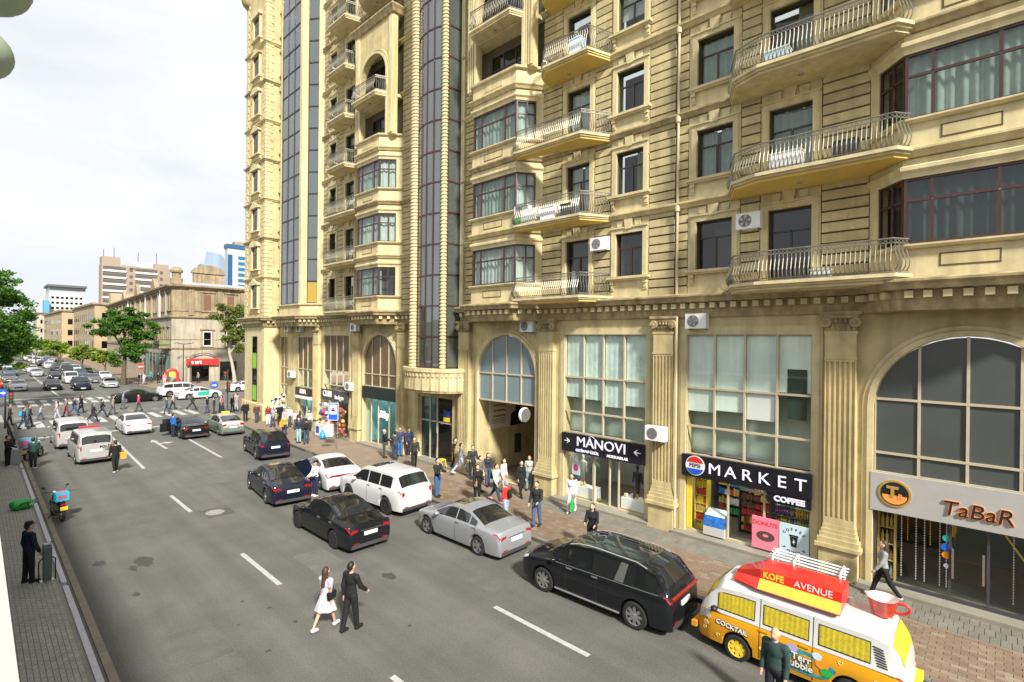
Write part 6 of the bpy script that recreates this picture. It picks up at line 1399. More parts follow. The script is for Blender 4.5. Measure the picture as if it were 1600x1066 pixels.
    if not bald:
        hp_ = [(V(0, -.012, 1.69), (.084 * s, .095 * s, .098 * s)), (V(0, -.05, 1.64), (.078 * s, .062 * s, .09 * s))]
        if long: hp_ += [(V(0, -.06, 1.62), V(0, -.10, 1.28), .075 * s, .055 * s), (V(-.06, -.02, 1.62), V(-.085, -.03, 1.42), .035 * s, .03 * s), (V(.06, -.02, 1.62), V(.085, -.03, 1.42), .035 * s, .03 * s)]
        prim_mesh('hair', hp_, HAIR[hair], t, min(res, .026), .03)
    else: prim_mesh('hair', [(V(0, -.07, 1.62), (.08 * s, .04 * s, .05 * s))], HAIR['grey'], t, .02, .02)
    if hat:
        b = MB(); b.lathe(V(0, .0, 1.70), [(.10 * s, 0), (.105 * s, .03 * s), (.09 * s, .075 * s), (.03 * s, .085 * s), (0, .085 * s)], 14); b.add([V(-.07, .08, 1.705), V(.07, .08, 1.705), V(.05, .17, 1.695), V(-.05, .17, 1.695)], [(0, 1, 2, 3), (3, 2, 1, 0)]); b.build('cap', cloth(hat), t, smooth=50)
    if pack:
        prim_mesh('backpack', [(V(0, -.19, 1.14), V(0, -.185, 1.34), .10 * s, .09 * s), (V(0, -.25, 1.12), V(0, -.24, 1.2), .06 * s, .06 * s)], cloth(pack), t, .03, .05)
    return t
def carry(label, cat, kind, x, y, z, c, rz=0.0, name=None, sc=1.0):
    """a bag carried by a person: top-level, held"""
    t = thing(name or kind, label, cat, (x, y, z), math.radians(rz)); b = MB()
    w, d, h = dict(shopping_bag=(.30, .12, .36), shoulder_bag=(.26, .09, .18), box=(.42, .42, .45), suitcase=(.36, .24, .6))[kind]; w, d, h = w * sc, d * sc, h * sc
    b.add([(-w / 2 * .9, -d / 2 * .9, 0), (w / 2 * .9, -d / 2 * .9, 0), (w / 2 * .9, d / 2 * .9, 0), (-w / 2 * .9, d / 2 * .9, 0), (-w / 2, -d / 2, h), (w / 2, -d / 2, h), (w / 2, d / 2, h), (-w / 2, d / 2, h)], [(3, 2, 1, 0), (4, 5, 6, 7), (0, 1, 5, 4), (1, 2, 6, 5), (2, 3, 7, 6), (3, 0, 4, 7)]); b.build('bag_body', cloth(c), t)
    hl = MB(); hl.tube([(-w * .25, 0, h), (-w * .22, 0, h + .14), (w * .22, 0, h + .14), (w * .25, 0, h)], .01, 5); hl.build('handle', cloth(c), t); return t
BK, NV, WT, JN, GR, OL = (.014, .014, .016), (.02, .03, .07), (.52, .50, .49), (.06, .11, .20), (.14, .14, .14), (.07, .08, .04)
# the couple in the road
person('woman in a white pleated skirt and white heels walking in the road', 6.28, 12.48, 20, 1.60, top=(.48, .44, .48), legs=None, shoes=(.72, .66, .72), hair='brown', long=True, stride=20, arms=(12, -12), skirt=(.36, (.5, .5, .52)), z=0, res=.019, female=True, sleeves=False, group='people in the road')
carry('black quilted handbag on the hip of the woman in white', 'bag', 'shoulder_bag', 6.33, 12.27, .86, BK, 20)
person('man in a black suit walking in the road beside the woman in white', 6.72, 12.0, 14, 1.74, top=BK, legs=BK, shoes=BK, stride=10, arms=(-8, 22), bend=(.1, .25), z=0, res=.019, group='people in the road')
person('officer in navy uniform and cap standing on the left footway', 1.17, 20.83, 20, 1.80, top=(.012, .02, .045), legs=(.012, .014, .02), hat=(.01, .012, .02), stride=3, arms=(-5, 8), z=.135, res=.022, group='people on the left footway')
person('bald man in dark green jacket beside the painted camper van', 11.15, 3.2, 170, 1.76, top=(.03, .06, .055), legs=(.02, .02, .03), bald=True, stride=8, z=0, res=.019, group='people in the road')
person('woman in grey jacket with long brown hair passing the TaBaR window', 18.1, 2.35, 110, 1.66, top=(.26, .27, .27), legs=BK, hair='brown', long=True, stride=22, arms=(20, -15), res=.022, female=True, shoes=(.5, .5, .5))
person('woman in black leather standing behind the black minivan', 14.95, 10.25, 200, 1.66, top=BK, legs=BK, long=True, arms=(20, 20), bend=(.5, .6), res=.022, female=True)
# along the shops
R2 = .026
person('man in black leather jacket and jeans looking down by the silver saloon', 15.38, 13.19, 195, 1.76, top=(.02, .024, .022), legs=JN, stride=8, arms=(15, 5), bend=(.5, .3), res=R2)
person('woman in white carrying a green bag past MANOVI', 17.68, 13.19, 200, 1.64, top=(.70, .66, .60), legs=(.66, .62, .58), shoes=WT, hair='dark', long=True, stride=15, female=True, res=R2)
carry('bright green shopping bag held by the woman in white', 'bag', 'shopping_bag', 17.45, 13.0, .32, (.02, .40, .08), 30)
person('woman in long black coat walking past the passage', 17.76, 16.2, 250, 1.68, top=BK, legs=BK, long=True, coat=True, female=True, stride=14, res=R2)
person('long haired woman in pale grey top and jeans at the passage mouth', 18.9, 16.7, 215, 1.66, top=(.42, .40, .38), legs=(.16, .24, .32), hair='brown', long=True, stride=10, female=True, res=R2)
person('person in olive and black standing just behind the jeans woman', 19.2, 16.2, 180, 1.72, top=OL, legs=BK, res=R2)
person('walker in mint sweater and dark jeans with a navy backpack', 16.3, 16.4, 280, 1.74, top=(.50, .62, .56), legs=(.03, .06, .10), shoes=(.5, .3, .3), hair='dark', stride=24, arms=(-20, 15), pack=(.03, .06, .12), res=R2)
person('woman in pale pink shirt beside the mint sweater walker', 17.6, 17.2, 280, 1.64, top=(.64, .50, .50), legs=(.4, .4, .42), hair='brown', long=True, female=True, stride=10, res=R2)
person('child sized walker in red jacket with a black backpack', 14.95, 14.45, 95, 1.62, top=(.50, .04, .03), legs=(.30, .42, .55), shoes=WT, hair='grey', stride=8, pack=BK, res=R2)
person('woman in black cardigan with tan shoulder bag behind the silver saloon', 15.75, 17.05, 250, 1.68, top=BK, legs=BK, hair='brown', long=True, arms=(20, 10), bend=(.5, .2), female=True, res=R2)
carry('tan leather shoulder bag of the woman in black cardigan', 'bag', 'shoulder_bag', 15.55, 16.9, .95, (.36, .20, .08), 50)
person('man in leather jacket and blue jeans reading his phone at the kerb', 14.97, 18.95, 280, 1.78, top=(.02, .025, .024), legs=(.04, .12, .26), stride=3, arms=(25, 25), bend=(.65, .65), res=R2)
person('man in light blue jeans and white trainers striding past', 18.22, 21.04, 330, 1.74, top=(.20, .20, .22), legs=(.30, .40, .52), shoes=WT, stride=26, arms=(30, -20), res=R2)
person('man in black with tousled hair beside the striding man', 18.75, 22.2, 300, 1.76, top=BK, legs=BK, stride=12, shoes=(.4, .4, .4), res=R2)
person('man in dark leather jacket by the fluted pilaster, farther of two', 19.0, 21.2, 240, 1.78, top=(.022, .025, .025), legs=(.03, .03, .035), stride=8, res=R2)
person('man in grey black jacket by the fluted pilaster, nearer of two', 18.2, 20.1, 240, 1.74, top=(.035, .04, .04), legs=(.03, .03, .03), arms=(20, 20), bend=(.5, .5), res=R2)
person('grey haired man in black sweater standing on the pavement', 17.52, 27.46, 330, 1.74, top=BK, legs=(.06, .06, .055), hair='grey', arms=(20, 20), bend=(.5, .5), res=R2)
person('man in slate jacket with his back to the road', 17.72, 26.57, 40, 1.72, top=(.05, .06, .075), legs=(.03, .05, .09), arms=(15, 15), bend=(.4, .4), res=R2)
person('man in navy sweater and bright jeans among the standing group', 18.5, 27.2, 240, 1.80, top=(.05, .06, .12), legs=(.05, .16, .38), res=R2)
person('man in navy jacket looking down beside the entrance', 18.76, 26.62, 260, 1.80, top=(.03, .04, .08), legs=(.02, .02, .03), arms=(25, 10), bend=(.6, .2), res=R2)
person('man in black walking out from the entrance', 17.25, 23.95, 240, 1.78, top=(.03, .035, .03), legs=BK, stride=14, arms=(15, 15), bend=(.4, .3), res=R2)
# bus stop crowd
R3 = .034
person('woman in maroon jacket and white trousers near the kerb', 17.1, 44.41, 260, 1.66, top=(.22, .03, .03), legs=(.72, .70, .68), hair='dark', long=True, female=True, res=R3, group='people at the bus stop')
person('man in black standing beside the maroon jacket woman', 17.89, 44.0, 280, 1.76, top=BK, legs=BK, res=R3, group='people at the bus stop')
person('woman in pink patterned top and dark skirt in the crowd', 17.3, 41.5, 250, 1.64, top=(.60, .42, .44), legs=BK, long=True, skirt=(.4, (.03, .04, .06)), female=True, res=R3, group='people at the bus stop')
person('woman in pale lilac jacket in the crowd', 17.7, 40.4, 230, 1.64, top=(.55, .50, .56), legs=(.1, .1, .12), hair='brown', long=True, female=True, res=R3, group='people at the bus stop')
person('woman holding an orange bag beside the dark crossover', 15.95, 38.4, 250, 1.66, top=(.35, .33, .10), legs=(.03, .05, .10), hair='dark', female=True, res=R3, group='people at the bus stop')
carry('orange paper bag held above the dark crossover', 'bag', 'shopping_bag', 15.6, 38.1, .95, (.75, .32, .02), 10)
person('person in black hooded coat with pale trousers at the kerb', 15.77, 35.52, 220, 1.76, top=(.03, .035, .045), legs=(.30, .45, .48), res=R3, group='people at the bus stop')
person('man in dark jacket with a black backpack at the kerb', 15.95, 34.77, 60, 1.78, top=(.03, .03, .028), legs=(.04, .07, .10), pack=BK, stride=8, res=R3, group='people at the bus stop')
person('person in navy coat waiting behind the hooded one', 16.6, 36.9, 200, 1.74, top=(.03, .045, .08), legs=BK, res=R3, group='people at the bus stop')
person('person in pale grey top waiting by the brown shop board', 18.0, 42.4, 230, 1.68, top=(.5, .5, .5), legs=(.06, .07, .1), res=R3, group='people at the bus stop')
# in the road
person('woman in white tunic and navy trousers standing by the open car door', 11.23, 23.45, 190, 1.66, top=(.72, .70, .74), legs=(.02, .025, .06), shoes=(.7, .55, .4), hair='black', arms=(25, 15), bend=(.5, .4), z=0, res=.026, female=True, hat=BK, group='people in the road')
person('officer in bright blue shirt at the open door of the black saloon', 10.3, 44.6, 20, 1.76, top=(.02, .12, .42), legs=(.02, .025, .05), z=0, res=R3, group='people in the road')
person('man in black with white hem walking behind the patrol van', 5.42, 35.18, 100, 1.74, top=BK, legs=(.015, .015, .016), shoes=WT, stride=8, arms=(10, -5), z=0, res=.028, group='people in the road')
carry('orange tote bag of the man behind the patrol van', 'bag', 'shopping_bag', 5.75, 35.05, .72, (.72, .36, .05), 10)
person('man in black standing on the left footway beside the metal cabinet', 1.35, 39.9, 330, 1.74, top=BK, legs=BK, shoes=(.5, .5, .5), z=.135, res=R3, arms=(15, 15), bend=(.5, .5), group='people on the left footway')
person('rider in dark green jacket standing by the blue delivery scooter', 2.35, 39.2, 60, 1.74, top=(.02, .06, .05), legs=BK, shoes=(.6, .6, .6), z=0, res=R3, arms=(20, 20), bend=(.5, .5), group='people on the left footway')
# on the crossing
for i, (x, y, hd, h, tp, lg, st, lab, kw) in enumerate((
 (2.1, 59.3, 0, 1.76, (.10, .11, .06), (.05, .05, .06), 10, 'person in khaki jacket at the left end of the crossing', {}),
 (2.8, 56.2, 10, 1.74, (.03, .05, .10), (.03, .05, .09), 16, 'courier with a blue box bag stepping onto the crossing', dict(pack=(.02, .34, .52))),
 (3.2, 57.4, 0, 1.80, (.04, .05, .08), (.05, .06, .10), 12, 'tall man in navy walking behind the courier', {}),
 (4.15, 61.5, 0, 1.25, (.45, .48, .48), (.04, .06, .12), 18, 'child in pale shirt holding hands on the crossing', {}),
 (5.2, 61.1, 180, 1.62, (.55, .35, .36), (.40, .42, .46), 12, 'woman in pink top leading the child', dict(long=True, female=True)),
 (5.95, 62.4, 180, 1.68, (.16, .17, .14), (.20, .03, .05), 14, 'person in grey with maroon trousers on the crossing', {}),
 (6.5, 62.5, 0, 1.74, (.05, .04, .09), (.05, .09, .20), 22, 'man in purple jacket and jeans striding on the crossing', {}),
 (7.25, 64.6, 0, 1.72, BK, BK, 14, 'woman in long black dress with white bag crossing', dict(coat=True, female=True, long=True)),
 (7.2, 56.9, 0, 1.62, (.03, .03, .03), (.02, .02, .03), 26, 'woman in black skirt striding in front of the others', dict(female=True, long=True, skirt=(.38, (.02, .02, .03)))),
 (8.15, 59.4, 0, 1.72, (.03, .03, .04), (.03, .04, .07), 26, 'man in black striding near the middle of the crossing', {}),
 (10.65, 65.3, 0, 1.70, (.20, .22, .24), (.08, .10, .14), 10, 'person in grey in front of the crossing black saloon', {}),
 (11.4, 62.1, 180, 1.66, (.60, .05, .16), (.05, .06, .08), 16, 'woman in hot pink jacket on the crossing', dict(female=True, long=True)),
 (15.3, 59.1, 0, 1.74, (.05, .055, .05), (.03, .03, .03), 28, 'dark figure striding off the right end of the crossing', {}))):
    person(lab, x, y, hd, h, top=tp, legs=lg, stride=st, arms=(st, -st), z=0, res=R3, group='people on the crossing', hair=['black', 'dark', 'brown'][i % 3], **kw)
for i, (x, y, hd, tp, lg, lab) in enumerate(((16.2, 55.4, 150, (.07, .08, .06), (.05, .05, .04), 'man in camouflage jacket waiting beside the traffic light pole'), (16.6, 54.4, 170, (.45, .12, .12), (.03, .04, .06), 'woman in red scarf waiting beside the traffic light pole'), (17.1, 56.0, 190, (.55, .55, .57), (.06, .08, .12), 'person in white jacket waiting at the corner kerb'), (17.6, 54.6, 200, BK, BK, 'person in black waiting at the corner kerb behind the others'), (18.3, 55.6, 170, (.5, .3, .3), (.4, .4, .42), 'person in pale pink at the corner by the handcart'), (19.3, 54.6, 260, (.35, .22, .15), (.05, .05, .06), 'trader in tan jacket pushing the handcart'),
 (17.8, 96.4, 250, BK, (.05, .06, .1), 'person in black by the no entry sign across the junction'), (18.0, 94.6, 200, (.6, .6, .62), (.62, .6, .6), 'person in white by the no entry sign across the junction'), (19.4, 97.2, 250, (.04, .22, .2), (.05, .06, .08), 'person in teal outside the old corner building'), (20.1, 95.9, 220, BK, BK, 'person in black outside the old corner building, left of the arch'), (20.3, 92.9, 240, (.5, .2, .2), (.5, .48, .48), 'person in coral top beside the red entrance arch'), (24.6, 92.0, 200, (.2, .2, .22), BK, 'person under the red shop sign'))):
    person(lab, x, y, hd, 1.7 + .08 * (i % 3 - 1), top=tp, legs=lg, z=.14 if y > 80 or x > 16.4 else 0, res=.04, group='people across the junction' if y > 80 else 'people at the corner', hair=['black', 'dark', 'brown'][i % 3], long=i % 2 == 1, stride=6)

for i, (x, y, hd, tp, lg, lab) in enumerate(((17.0, 43.2, 200, (.3, .3, .32), (.06, .07, .12), 'person in mid grey top between the maroon jacket woman and the kerb'), (18.2, 39.2, 240, (.5, .46, .40), (.1, .1, .12), 'person in beige coat beside the slate grey shop board'), (17.2, 38.6, 60, (.04, .05, .08), BK, 'person in dark navy with back turned near the white counter stall'), (16.9, 46.4, 260, (.10, .04, .04), (.05, .06, .09), 'person in dark red beyond the maroon jacket woman'), (17.9, 47.9, 300, (.4, .42, .45), (.08, .1, .16), 'person in pale grey coming round the sandstone corner'), (16.4, 47.6, 250, BK, BK, 'person in black coming round the sandstone corner'), (17.9, 18.6, 250, (.03, .035, .05), (.05, .08, .14), 'man in dark blue between the passage and the pilaster'), (17.0, 18.2, 280, (.16, .13, .1), BK, 'woman in brown jacket crossing in front of the passage'), (9.2, 61.2, 0, (.28, .26, .22), (.07, .08, .1), 'person in beige jacket walking in mid crossing'), (12.9, 58.2, 180, (.06, .08, .12), (.05, .06, .1), 'person in slate blue crossing towards the left'), (14.2, 61.6, 0, (.4, .38, .4), BK, 'person in pale top near the right end of the crossing'), (17.3, 57.0, 220, (.08, .12, .2), BK, 'person in blue jacket at the corner kerb behind the scarf woman'), (15.9, 56.4, 190, BK, (.06, .07, .1), 'person in black with jeans at the crossing kerb'), (18.8, 57.2, 200, (.5, .5, .5), (.3, .3, .32), 'person in white behind the handcart'))):
    person(lab, x, y, hd, 1.7 + .07 * (i % 3 - 1), top=tp, legs=lg, z=0 if (50 < y and x < 16.5) or y > 55 else .14, res=.034, group='people on the crossing' if 56 < y and x < 15 else 'people at the bus stop' if y < 49 and y > 30 else 'people at the corner' if y > 49 else 'people on the pavement', hair=['black', 'dark', 'brown'][i % 3], long=i % 2 == 0, female=i % 2 == 0, stride=(14 if 56 < y and x < 15 else 7), arms=(10, -8))
# ================================================================ painted camper van
VO, VW_ = paintm('orange_camper_paint', (0.62, 0.29, 0.012)), paintm('cream_white_camper_paint', (0.56, 0.55, 0.53))
CURTY = mat('yellow_curtain', (0.50, 0.40, 0.02), 0.8, var=.25, vscale=14)
BUS, B, ox = car('camper_van', 'orange and white painted coffee camper van with yellow curtains and roof sign', 'van', 13.22, 3.25, 90, 'bus', VO, upper=VW_, rim='yellow', curtains=CURTY, detail=1)
for o in BUS.children:
    if o.name.startswith(('windscreen', 'rear_window')): o.data.materials[0] = CURTY
HW = B.W / 2
def side_text(txt, xc, zc, size, m, off=.012, rot=0.0, bold=.004, sx=1.0):
    v, f = text_mesh(txt, size, .004, bold, 0.0, sx); c, s_ = math.cos(rot), math.sin(rot); vv = []
    for X, Y, Z in v:
        X, Y = X * c - Y * s_, X * s_ + Y * c; xx, zz = xc - X, zc + Y; q = B.sec(xx + ox); yy = interp(zz, [(p[1], p[0]) for p in q[1:6]]); vv.append((xx, yy + off + Z, zz))
    return MB().add(vv, f).build('lettering', m, BUS)
side_text('COCKTAIL', 1.28, .80, .16, BLACK, bold=.012, off=.008, rot=-.06); side_text('COCKTAIL', 1.28, .805, .16, WHITEP, bold=.002, off=.016, rot=-.06)
def side_disc(xc, zc, rx, rz_, m, off, name):
    n = 26; b = MB(); vv = []
    for k in range(n):
        a = 2 * PI * k / n; xx, zz = xc + rx * math.cos(a) * (1 + .08 * math.sin(5 * a)), zc + rz_ * math.sin(a); q = B.sec(xx + ox); vv.append((xx, interp(zz, [(p[1], p[0]) for p in q[1:6]]) + off, zz))
    b.add(vv, [tuple(range(n))]); return b.build(name, m, BUS)
side_disc(-.35, .64, .62, .27, mat('teal_sticker', (.05, .30, .33), .5, var=.5, vscale=9), .008, 'round_sticker')
for xc, zc, r, m in ((-.72, .76, .14, ORANGE), (-.8, .6, .12, GREEN), (-.1, .88, .12, mat('lilac_print', (.4, .35, .6), .5)), (-.62, .9, .1, PALEBLUE)): side_disc(xc, zc, r, r * .8, m, .012, 'sticker_fruit')
side_text('Terr', -.3, .72, .22, BLACK, bold=.014, off=.016); side_text('Terr', -.3, .725, .22, WHITEP, off=.022); side_text('ubble', -.3, .54, .22, BLACK, bold=.014, off=.016); side_text('ubble', -.3, .545, .22, WHITEP, off=.022)
b = MB()
r_ = random.Random(4)
for k in range(70):
    xc, zc, sz = r_.uniform(-1.9, 2.0), r_.uniform(.42, .98), .045
    if -1.05 < xc < .35 and zc > .4 or 0.75 < xc < 1.8 and zc > .72 or abs(xc - (1.0 - ox)) < .45 and zc < .8 or abs(xc - (3.4 - ox)) < .45 and zc < .8: continue
    pts = []
    for i in range(13):
        a = 2 * PI * i / 12; hx, hz = sz * 1.1 * math.sin(a) ** 3, sz * (.85 * math.cos(a) - .33 * math.cos(2 * a) - .13 * math.cos(3 * a)); xx, zz = xc + hx, zc + hz; q = B.sec(xx + ox); pts.append((xx, interp(zz, [(p[1], p[0]) for p in q[1:6]]) + .006, zz))
    b.tube(pts, .006, 4, cap=False)
b.build('heart_prints', mat('cream_heart_print', (.80, .62, .35), .5), BUS)
for k in range(8):
    z = 1.22 + k * .062; q = B.sec(.36 + k * .0); b = MB()
    x0 = .30 + k * .012 - ox; P0, P1 = B.pt(.34 + k * .012, 5.18 + k * .08), B.pt(.52 + k * .012, 5.18 + k * .08); b.tube([(P0[0] - ox, P0[1] + .006, P0[2]), (P1[0] - ox, P1[1] + .006, P1[2])], .014, 4); b.build('air_vent', BLACK, BUS)
MB().box(-ox - .12, -ox + .05, -HW * .95, HW * .95, .42, .60).build('rear_bumper', YELLOW, BUS); MB().box(ox - .03, ox + .1, -HW * .9, HW * .9, .42, .56).build('front_bumper', VO, BUS)
b = MB(); b.tube([(ox - .3, HW * .945, 1.05), (-ox + .2, HW * .945, 1.05)], .012, 4); b.build('waist_trim', CHROME, BUS)
for x in (.62, -.52): MB().tube([(x,) + B.pt(x + ox, c_)[1:] for c_ in (1.2, 2, 3, 4, 5, 6)], .008, 4).build('door_gap', BLACK, BUS)
# roof sign
SG = thing('roof_sign', 'red and orange KOFE AVENUE sign mounted on the camper van roof', 'sign', (13.22, 3.25, 0), PI / 2)
REDS = mat('glossy_red_sign', (.66, .03, .02), .25, coat=.4); ORS = mat('glossy_orange_sign', (.85, .42, .04), .25, coat=.4)
prof = [(.68, 1.88), (.72, 1.93), (.52, 2.12), (.485, 2.33), (-.20, 2.38), (-.24, 1.95)]
x0, x1 = -1.02, .72
b = MB(); v = [(x, y, z) for x in (x0, x1) for y, z in prof]; n = 6
b.add(v, [(i, (i + 1) % n, n + (i + 1) % n, n + i) for i in range(n)] + [(5, 4, 3, 2, 1, 0), (6, 7, 8, 9, 10, 11)]); b.m[1] = 1; b.build('body', [REDS, ORS], SG)
b = MB(); tip = [(1.35, .55, 1.90), (1.35, .55, 1.93), (1.35, .30, 2.0), (1.35, .28, 2.06), (1.35, -.08, 2.06), (1.35, -.1, 1.95)]
b.add([(x1 + .001, y, z) for y, z in prof] + tip, [(i, (i + 1) % n, n + (i + 1) % n, n + i) for i in range(n)] + [(6, 7, 8, 9, 10, 11)]); b.build('folded_end', REDS, SG)
for txt, xc, m_, bo, sx in (('KOFE', .42, YELLOW, .004, .95), ('AVENUE', -.44, WHITEP, -.002, 1.05)):
    v, f = text_mesh(txt, .205, .012, bo, 0.0, sx); MB().add([(xc - X, .488 + (.012 if m_ is YELLOW else .010) + Z - Y * .13, 2.225 + Y) for X, Y, Z in v], f).build('lettering', m_, SG)
RK = thing('roof_rack', 'white slatted roof rack lying along the camper van roof', 'rack', (13.22, 3.25, 0), PI / 2)
for k in range(4): MB().tube([(.75, -.28 - k * .12, 2.42 + k * .03), (-.95, -.28 - k * .12, 2.40 + k * .03)], .022, 6).build('rail', WHITEP, RK)
for x in (.65, .15, -.85): MB().tube([(x, -.2, 2.37), (x, -.22, 2.48), (x, -.62, 2.54), (x, -.66, 1.90)], .025, 6).build('hoop', WHITEP, RK)
POT = thing('giant_cup', 'giant red enamel cup with handle at the rear of the camper van roof', 'cup', (13.2, 1.72, 1.815), 0)
for o in (BUS, SG, RK): o.scale = (.94, .94, .94); o.location.y = 3.32; o.location.x = 13.19
b = MB(); b.lathe((0, 0, 0), [(0, .0), (.17, .0), (.20, .04), (.28, .34), (.295, .36), (.28, .36), (.25, .31), (.18, .06), (0, .05)], 22); b.m = [1 if (i // 22) >= 5 else 0 for i in range(len(b.f))]; b.build('bowl', [mat('red_enamel', (.66, .05, .02), .2, var=.4, vscale=9, coat=.5), mat('cream_enamel', (.70, .62, .58), .3)], POT, smooth=50)
b = MB(); b.tube([(0, -.24, .30), (-.02, -.36, .335), (-.02, -.44, .30), (-.02, -.46, .23), (0, -.40, .15), (0, -.30, .11), (0, -.2, .1)], .028, 7); b.build('handle', RED, POT, smooth=60)
# ================================================================ air conditioners
def aircon(label, F, u, z, d=.06, w=.82, h=.56, fan=True):
    t = thing('air_conditioner', label, 'air conditioner', group='air conditioners on the facade'); D = .30
    b = MB(); b.fbox(F, u - w / 2, u + w / 2, z, z + h, d, d + D); b.build('casing', WHITE, t)
    c = u + w * .12
    b = MB(); b.fpoly(F, [(c + .22 * math.cos(2 * PI * k / 20), z + h / 2 + .22 * math.sin(2 * PI * k / 20)) for k in range(20)], d + D + .001, d + D + .012); b.build('fan_grille', mat('grille_grey', (.16, .16, .16), .5), t)
    b = MB()
    for k in range(5): b.fpoly(F, [(c + .05 * math.cos(2 * PI * k / 5), z + h / 2 + .05 * math.sin(2 * PI * k / 5)), (c + .2 * math.cos(2 * PI * k / 5 + .3), z + h / 2 + .2 * math.sin(2 * PI * k / 5 + .3)), (c + .2 * math.cos(2 * PI * k / 5 + .8), z + h / 2 + .2 * math.sin(2 * PI * k / 5 + .8))], d + D + .013, d + D + .018)
    b.build('fan_blades', GREYM, t)
    for uu in (u - w * .36, u + w * .36):
        b = MB(); b.fbox(F, uu - .02, uu + .02, z - .05, z - .002, 0, d + D); b.fbox(F, uu - .02, uu + .02, z - .3, z - .05, 0, .03); b.build('bracket', GREYM, t)
    return t
aircon('white air conditioner between window and balcony door, first floor near the bay', FW, 6.42, 11.5)
aircon('white air conditioner above the first floor balcony left of the rain pipe', FW, 12.68, 11.45)
aircon('white air conditioner under the cornice beside the rain pipe', FPD, 8.25, 8.0, w=.8)
aircon('white air conditioner hung on the fluted pilaster between MANOVI and MARKET', FPD, 9.75, 3.6, d=.3)
aircon('air conditioner in shade above the arched passage', FPD, 16.8, 7.9)
aircon('air conditioner in shade left of the teal shop arch', FPD, 32.95, 8.0, d=.3)
aircon('air conditioner under the cornice at the far glazed bay', FPD, 42.3, 8.0)
aircon('air conditioner under the cornice nearest the street corner', FPD, 44.7, 8.0)
aircon('white air conditioner beside the slate grey shop board', FPD, 33.95, 3.75, d=.1, w=.95)
aircon('white air conditioner beside the brown shop board', FPD, 43.85, 4.1, d=.1, w=.95)
aircon('white air conditioner standing on the second floor balcony by the bay', Fr((18.1, 0), u=(0, 1)), 16.4, fl(1) + .5)
# ================================================================ things on the balconies
def crate(name, label, cat, x, y, z, sx, sy, sz, m):
    b = MB(); b.box(-sx / 2, sx / 2, -sy / 2, sy / 2, 0, sz); b.box(-sx / 2 - .02, sx / 2 + .02, -sy / 2 - .02, sy / 2 + .02, sz, sz + .04); return b.build(name, m, label=label, cat=cat, loc=(x, y, z))
z1_, z2_ = fl(1) + .12, fl(2) + .12
for n, (x, y, z, s3, m, lab) in enumerate(((17.9, 15.9, z1_, (.4, .9, .6), WHITE, 'white box left on the second floor balcony beside the bay'), (17.85, 14.7, z1_, (.4, .8, .55), WHITE, 'pale crate on the second floor balcony beside the white box'), (17.85, 13.7, z1_, (.4, .5, .5), DKGREY, 'dark crate on the second floor balcony near its end'), (17.9, 16.55, z1_, (.3, .35, .4), GREEN, 'green tub at the far end of the second floor balcony'), (17.65, 4.9, z1_, (.4, .9, .55), WHITE, 'white box behind the second floor railing by the corner bay'), (17.65, 3.3, z1_, (.4, .6, .5), DKGREY, 'dark box behind the second floor railing by the corner bay'), (17.65, 5.2, z2_, (.4, .7, .4), PALEBLUE, 'pale blue box behind the third floor railing by the corner bay'), (17.9, 13.3, fl(3) + .12, (.4, .6, .6), PALEBLUE, 'pale blue box behind the fourth floor railing'), (17.6, 3.9, fl(0) + .12, (.3, .5, .25), WHITE, 'low white box behind the first floor railing by the corner bay'))):
    crate('storage_box', lab, 'box', x, y, z, *s3, m)
# ================================================================ shop contents
PROD = [mat('prod_red', (.55, .04, .03), .5), mat('prod_yellow', (.75, .55, .05), .5), mat('prod_blue', (.04, .14, .5), .5), mat('prod_green', (.05, .3, .08), .5), mat('prod_white', (.7, .7, .68), .5), mat('prod_brown', (.16, .08, .04), .5), mat('prod_purple', (.2, .08, .35), .5), mat('prod_gold', (.55, .40, .12), .4)]
def shelf(label, x, y0, y1, z0, z1, rows, depth=.35, pal=(0, 1, 2, 3, 4, 5, 6, 7), step=.09, frame=DKGREY, bottles=False):
    t = thing('shelf_unit', label, 'shelf'); dz = (z1 - z0) / rows
    for k in range(rows + 1): MB().box(x, x + depth, y0, y1, z0 + k * dz - .012, z0 + k * dz + .012).build('shelf_board', frame, t)
    for y in (y0, y1): MB().box(x, x + depth, y - .02, y + .02, z0 - .1, z1).build('shelf_side', frame, t)
    b = MB(); r = random.Random(int(y0 * 100) + rows)
    for k in range(rows):
        y = y0 + .04; c = r.choice(pal)
        while y < y1 - step:
            if r.random() < .3: c = r.choice(pal)
            h = dz * r.uniform(.5, .85); zb = z0 + k * dz + .013
            if bottles: b.lathe((x + .1, y + step * .45, zb), [(step * .36, 0), (step * .36, h * .62), (step * .13, h * .8), (step * .13, h)], 7, mi=c)
            else: b.box(x + .02, x + depth * .7, y, y + step * .86, zb, zb + h, c)
            y += step
    b.build('goods', PROD, t, kind='stuff'); return t
shelf('snack shelves glowing red and yellow in the MARKET window', 19.35, 8.05, 8.5, .3, 2.25, 6, pal=(0, 1, 0, 7, 1), frame=YELLOW)
shelf('shelves of drinks along the far wall of the MARKET room', 21.9, 4.6, 8.6, .3, 2.6, 6, step=.12)
shelf('low shelves of dark goods inside the MARKET doorway', 20.4, 6.1, 7.2, .3, 1.8, 5, pal=(5, 5, 0, 1), step=.1)
shelf('bottle shelves above the posters in the MARKET window', 19.4, 4.55, 5.75, 1.5, 2.0, 1, step=.085, pal=(7, 7, 3, 6, 6, 1), bottles=True)
shelf('lower bottle shelf above the posters in the MARKET window', 19.5, 4.55, 5.75, 1.0, 1.5, 1, step=.085, pal=(3, 3, 7, 1), bottles=True)
MB().fbox(FPD, 8.5, 8.7, .34, 2.3, -.1, -.06).build('window_strip', YELLOW, label='yellow print strip down the edge of the MARKET window', cat='poster')
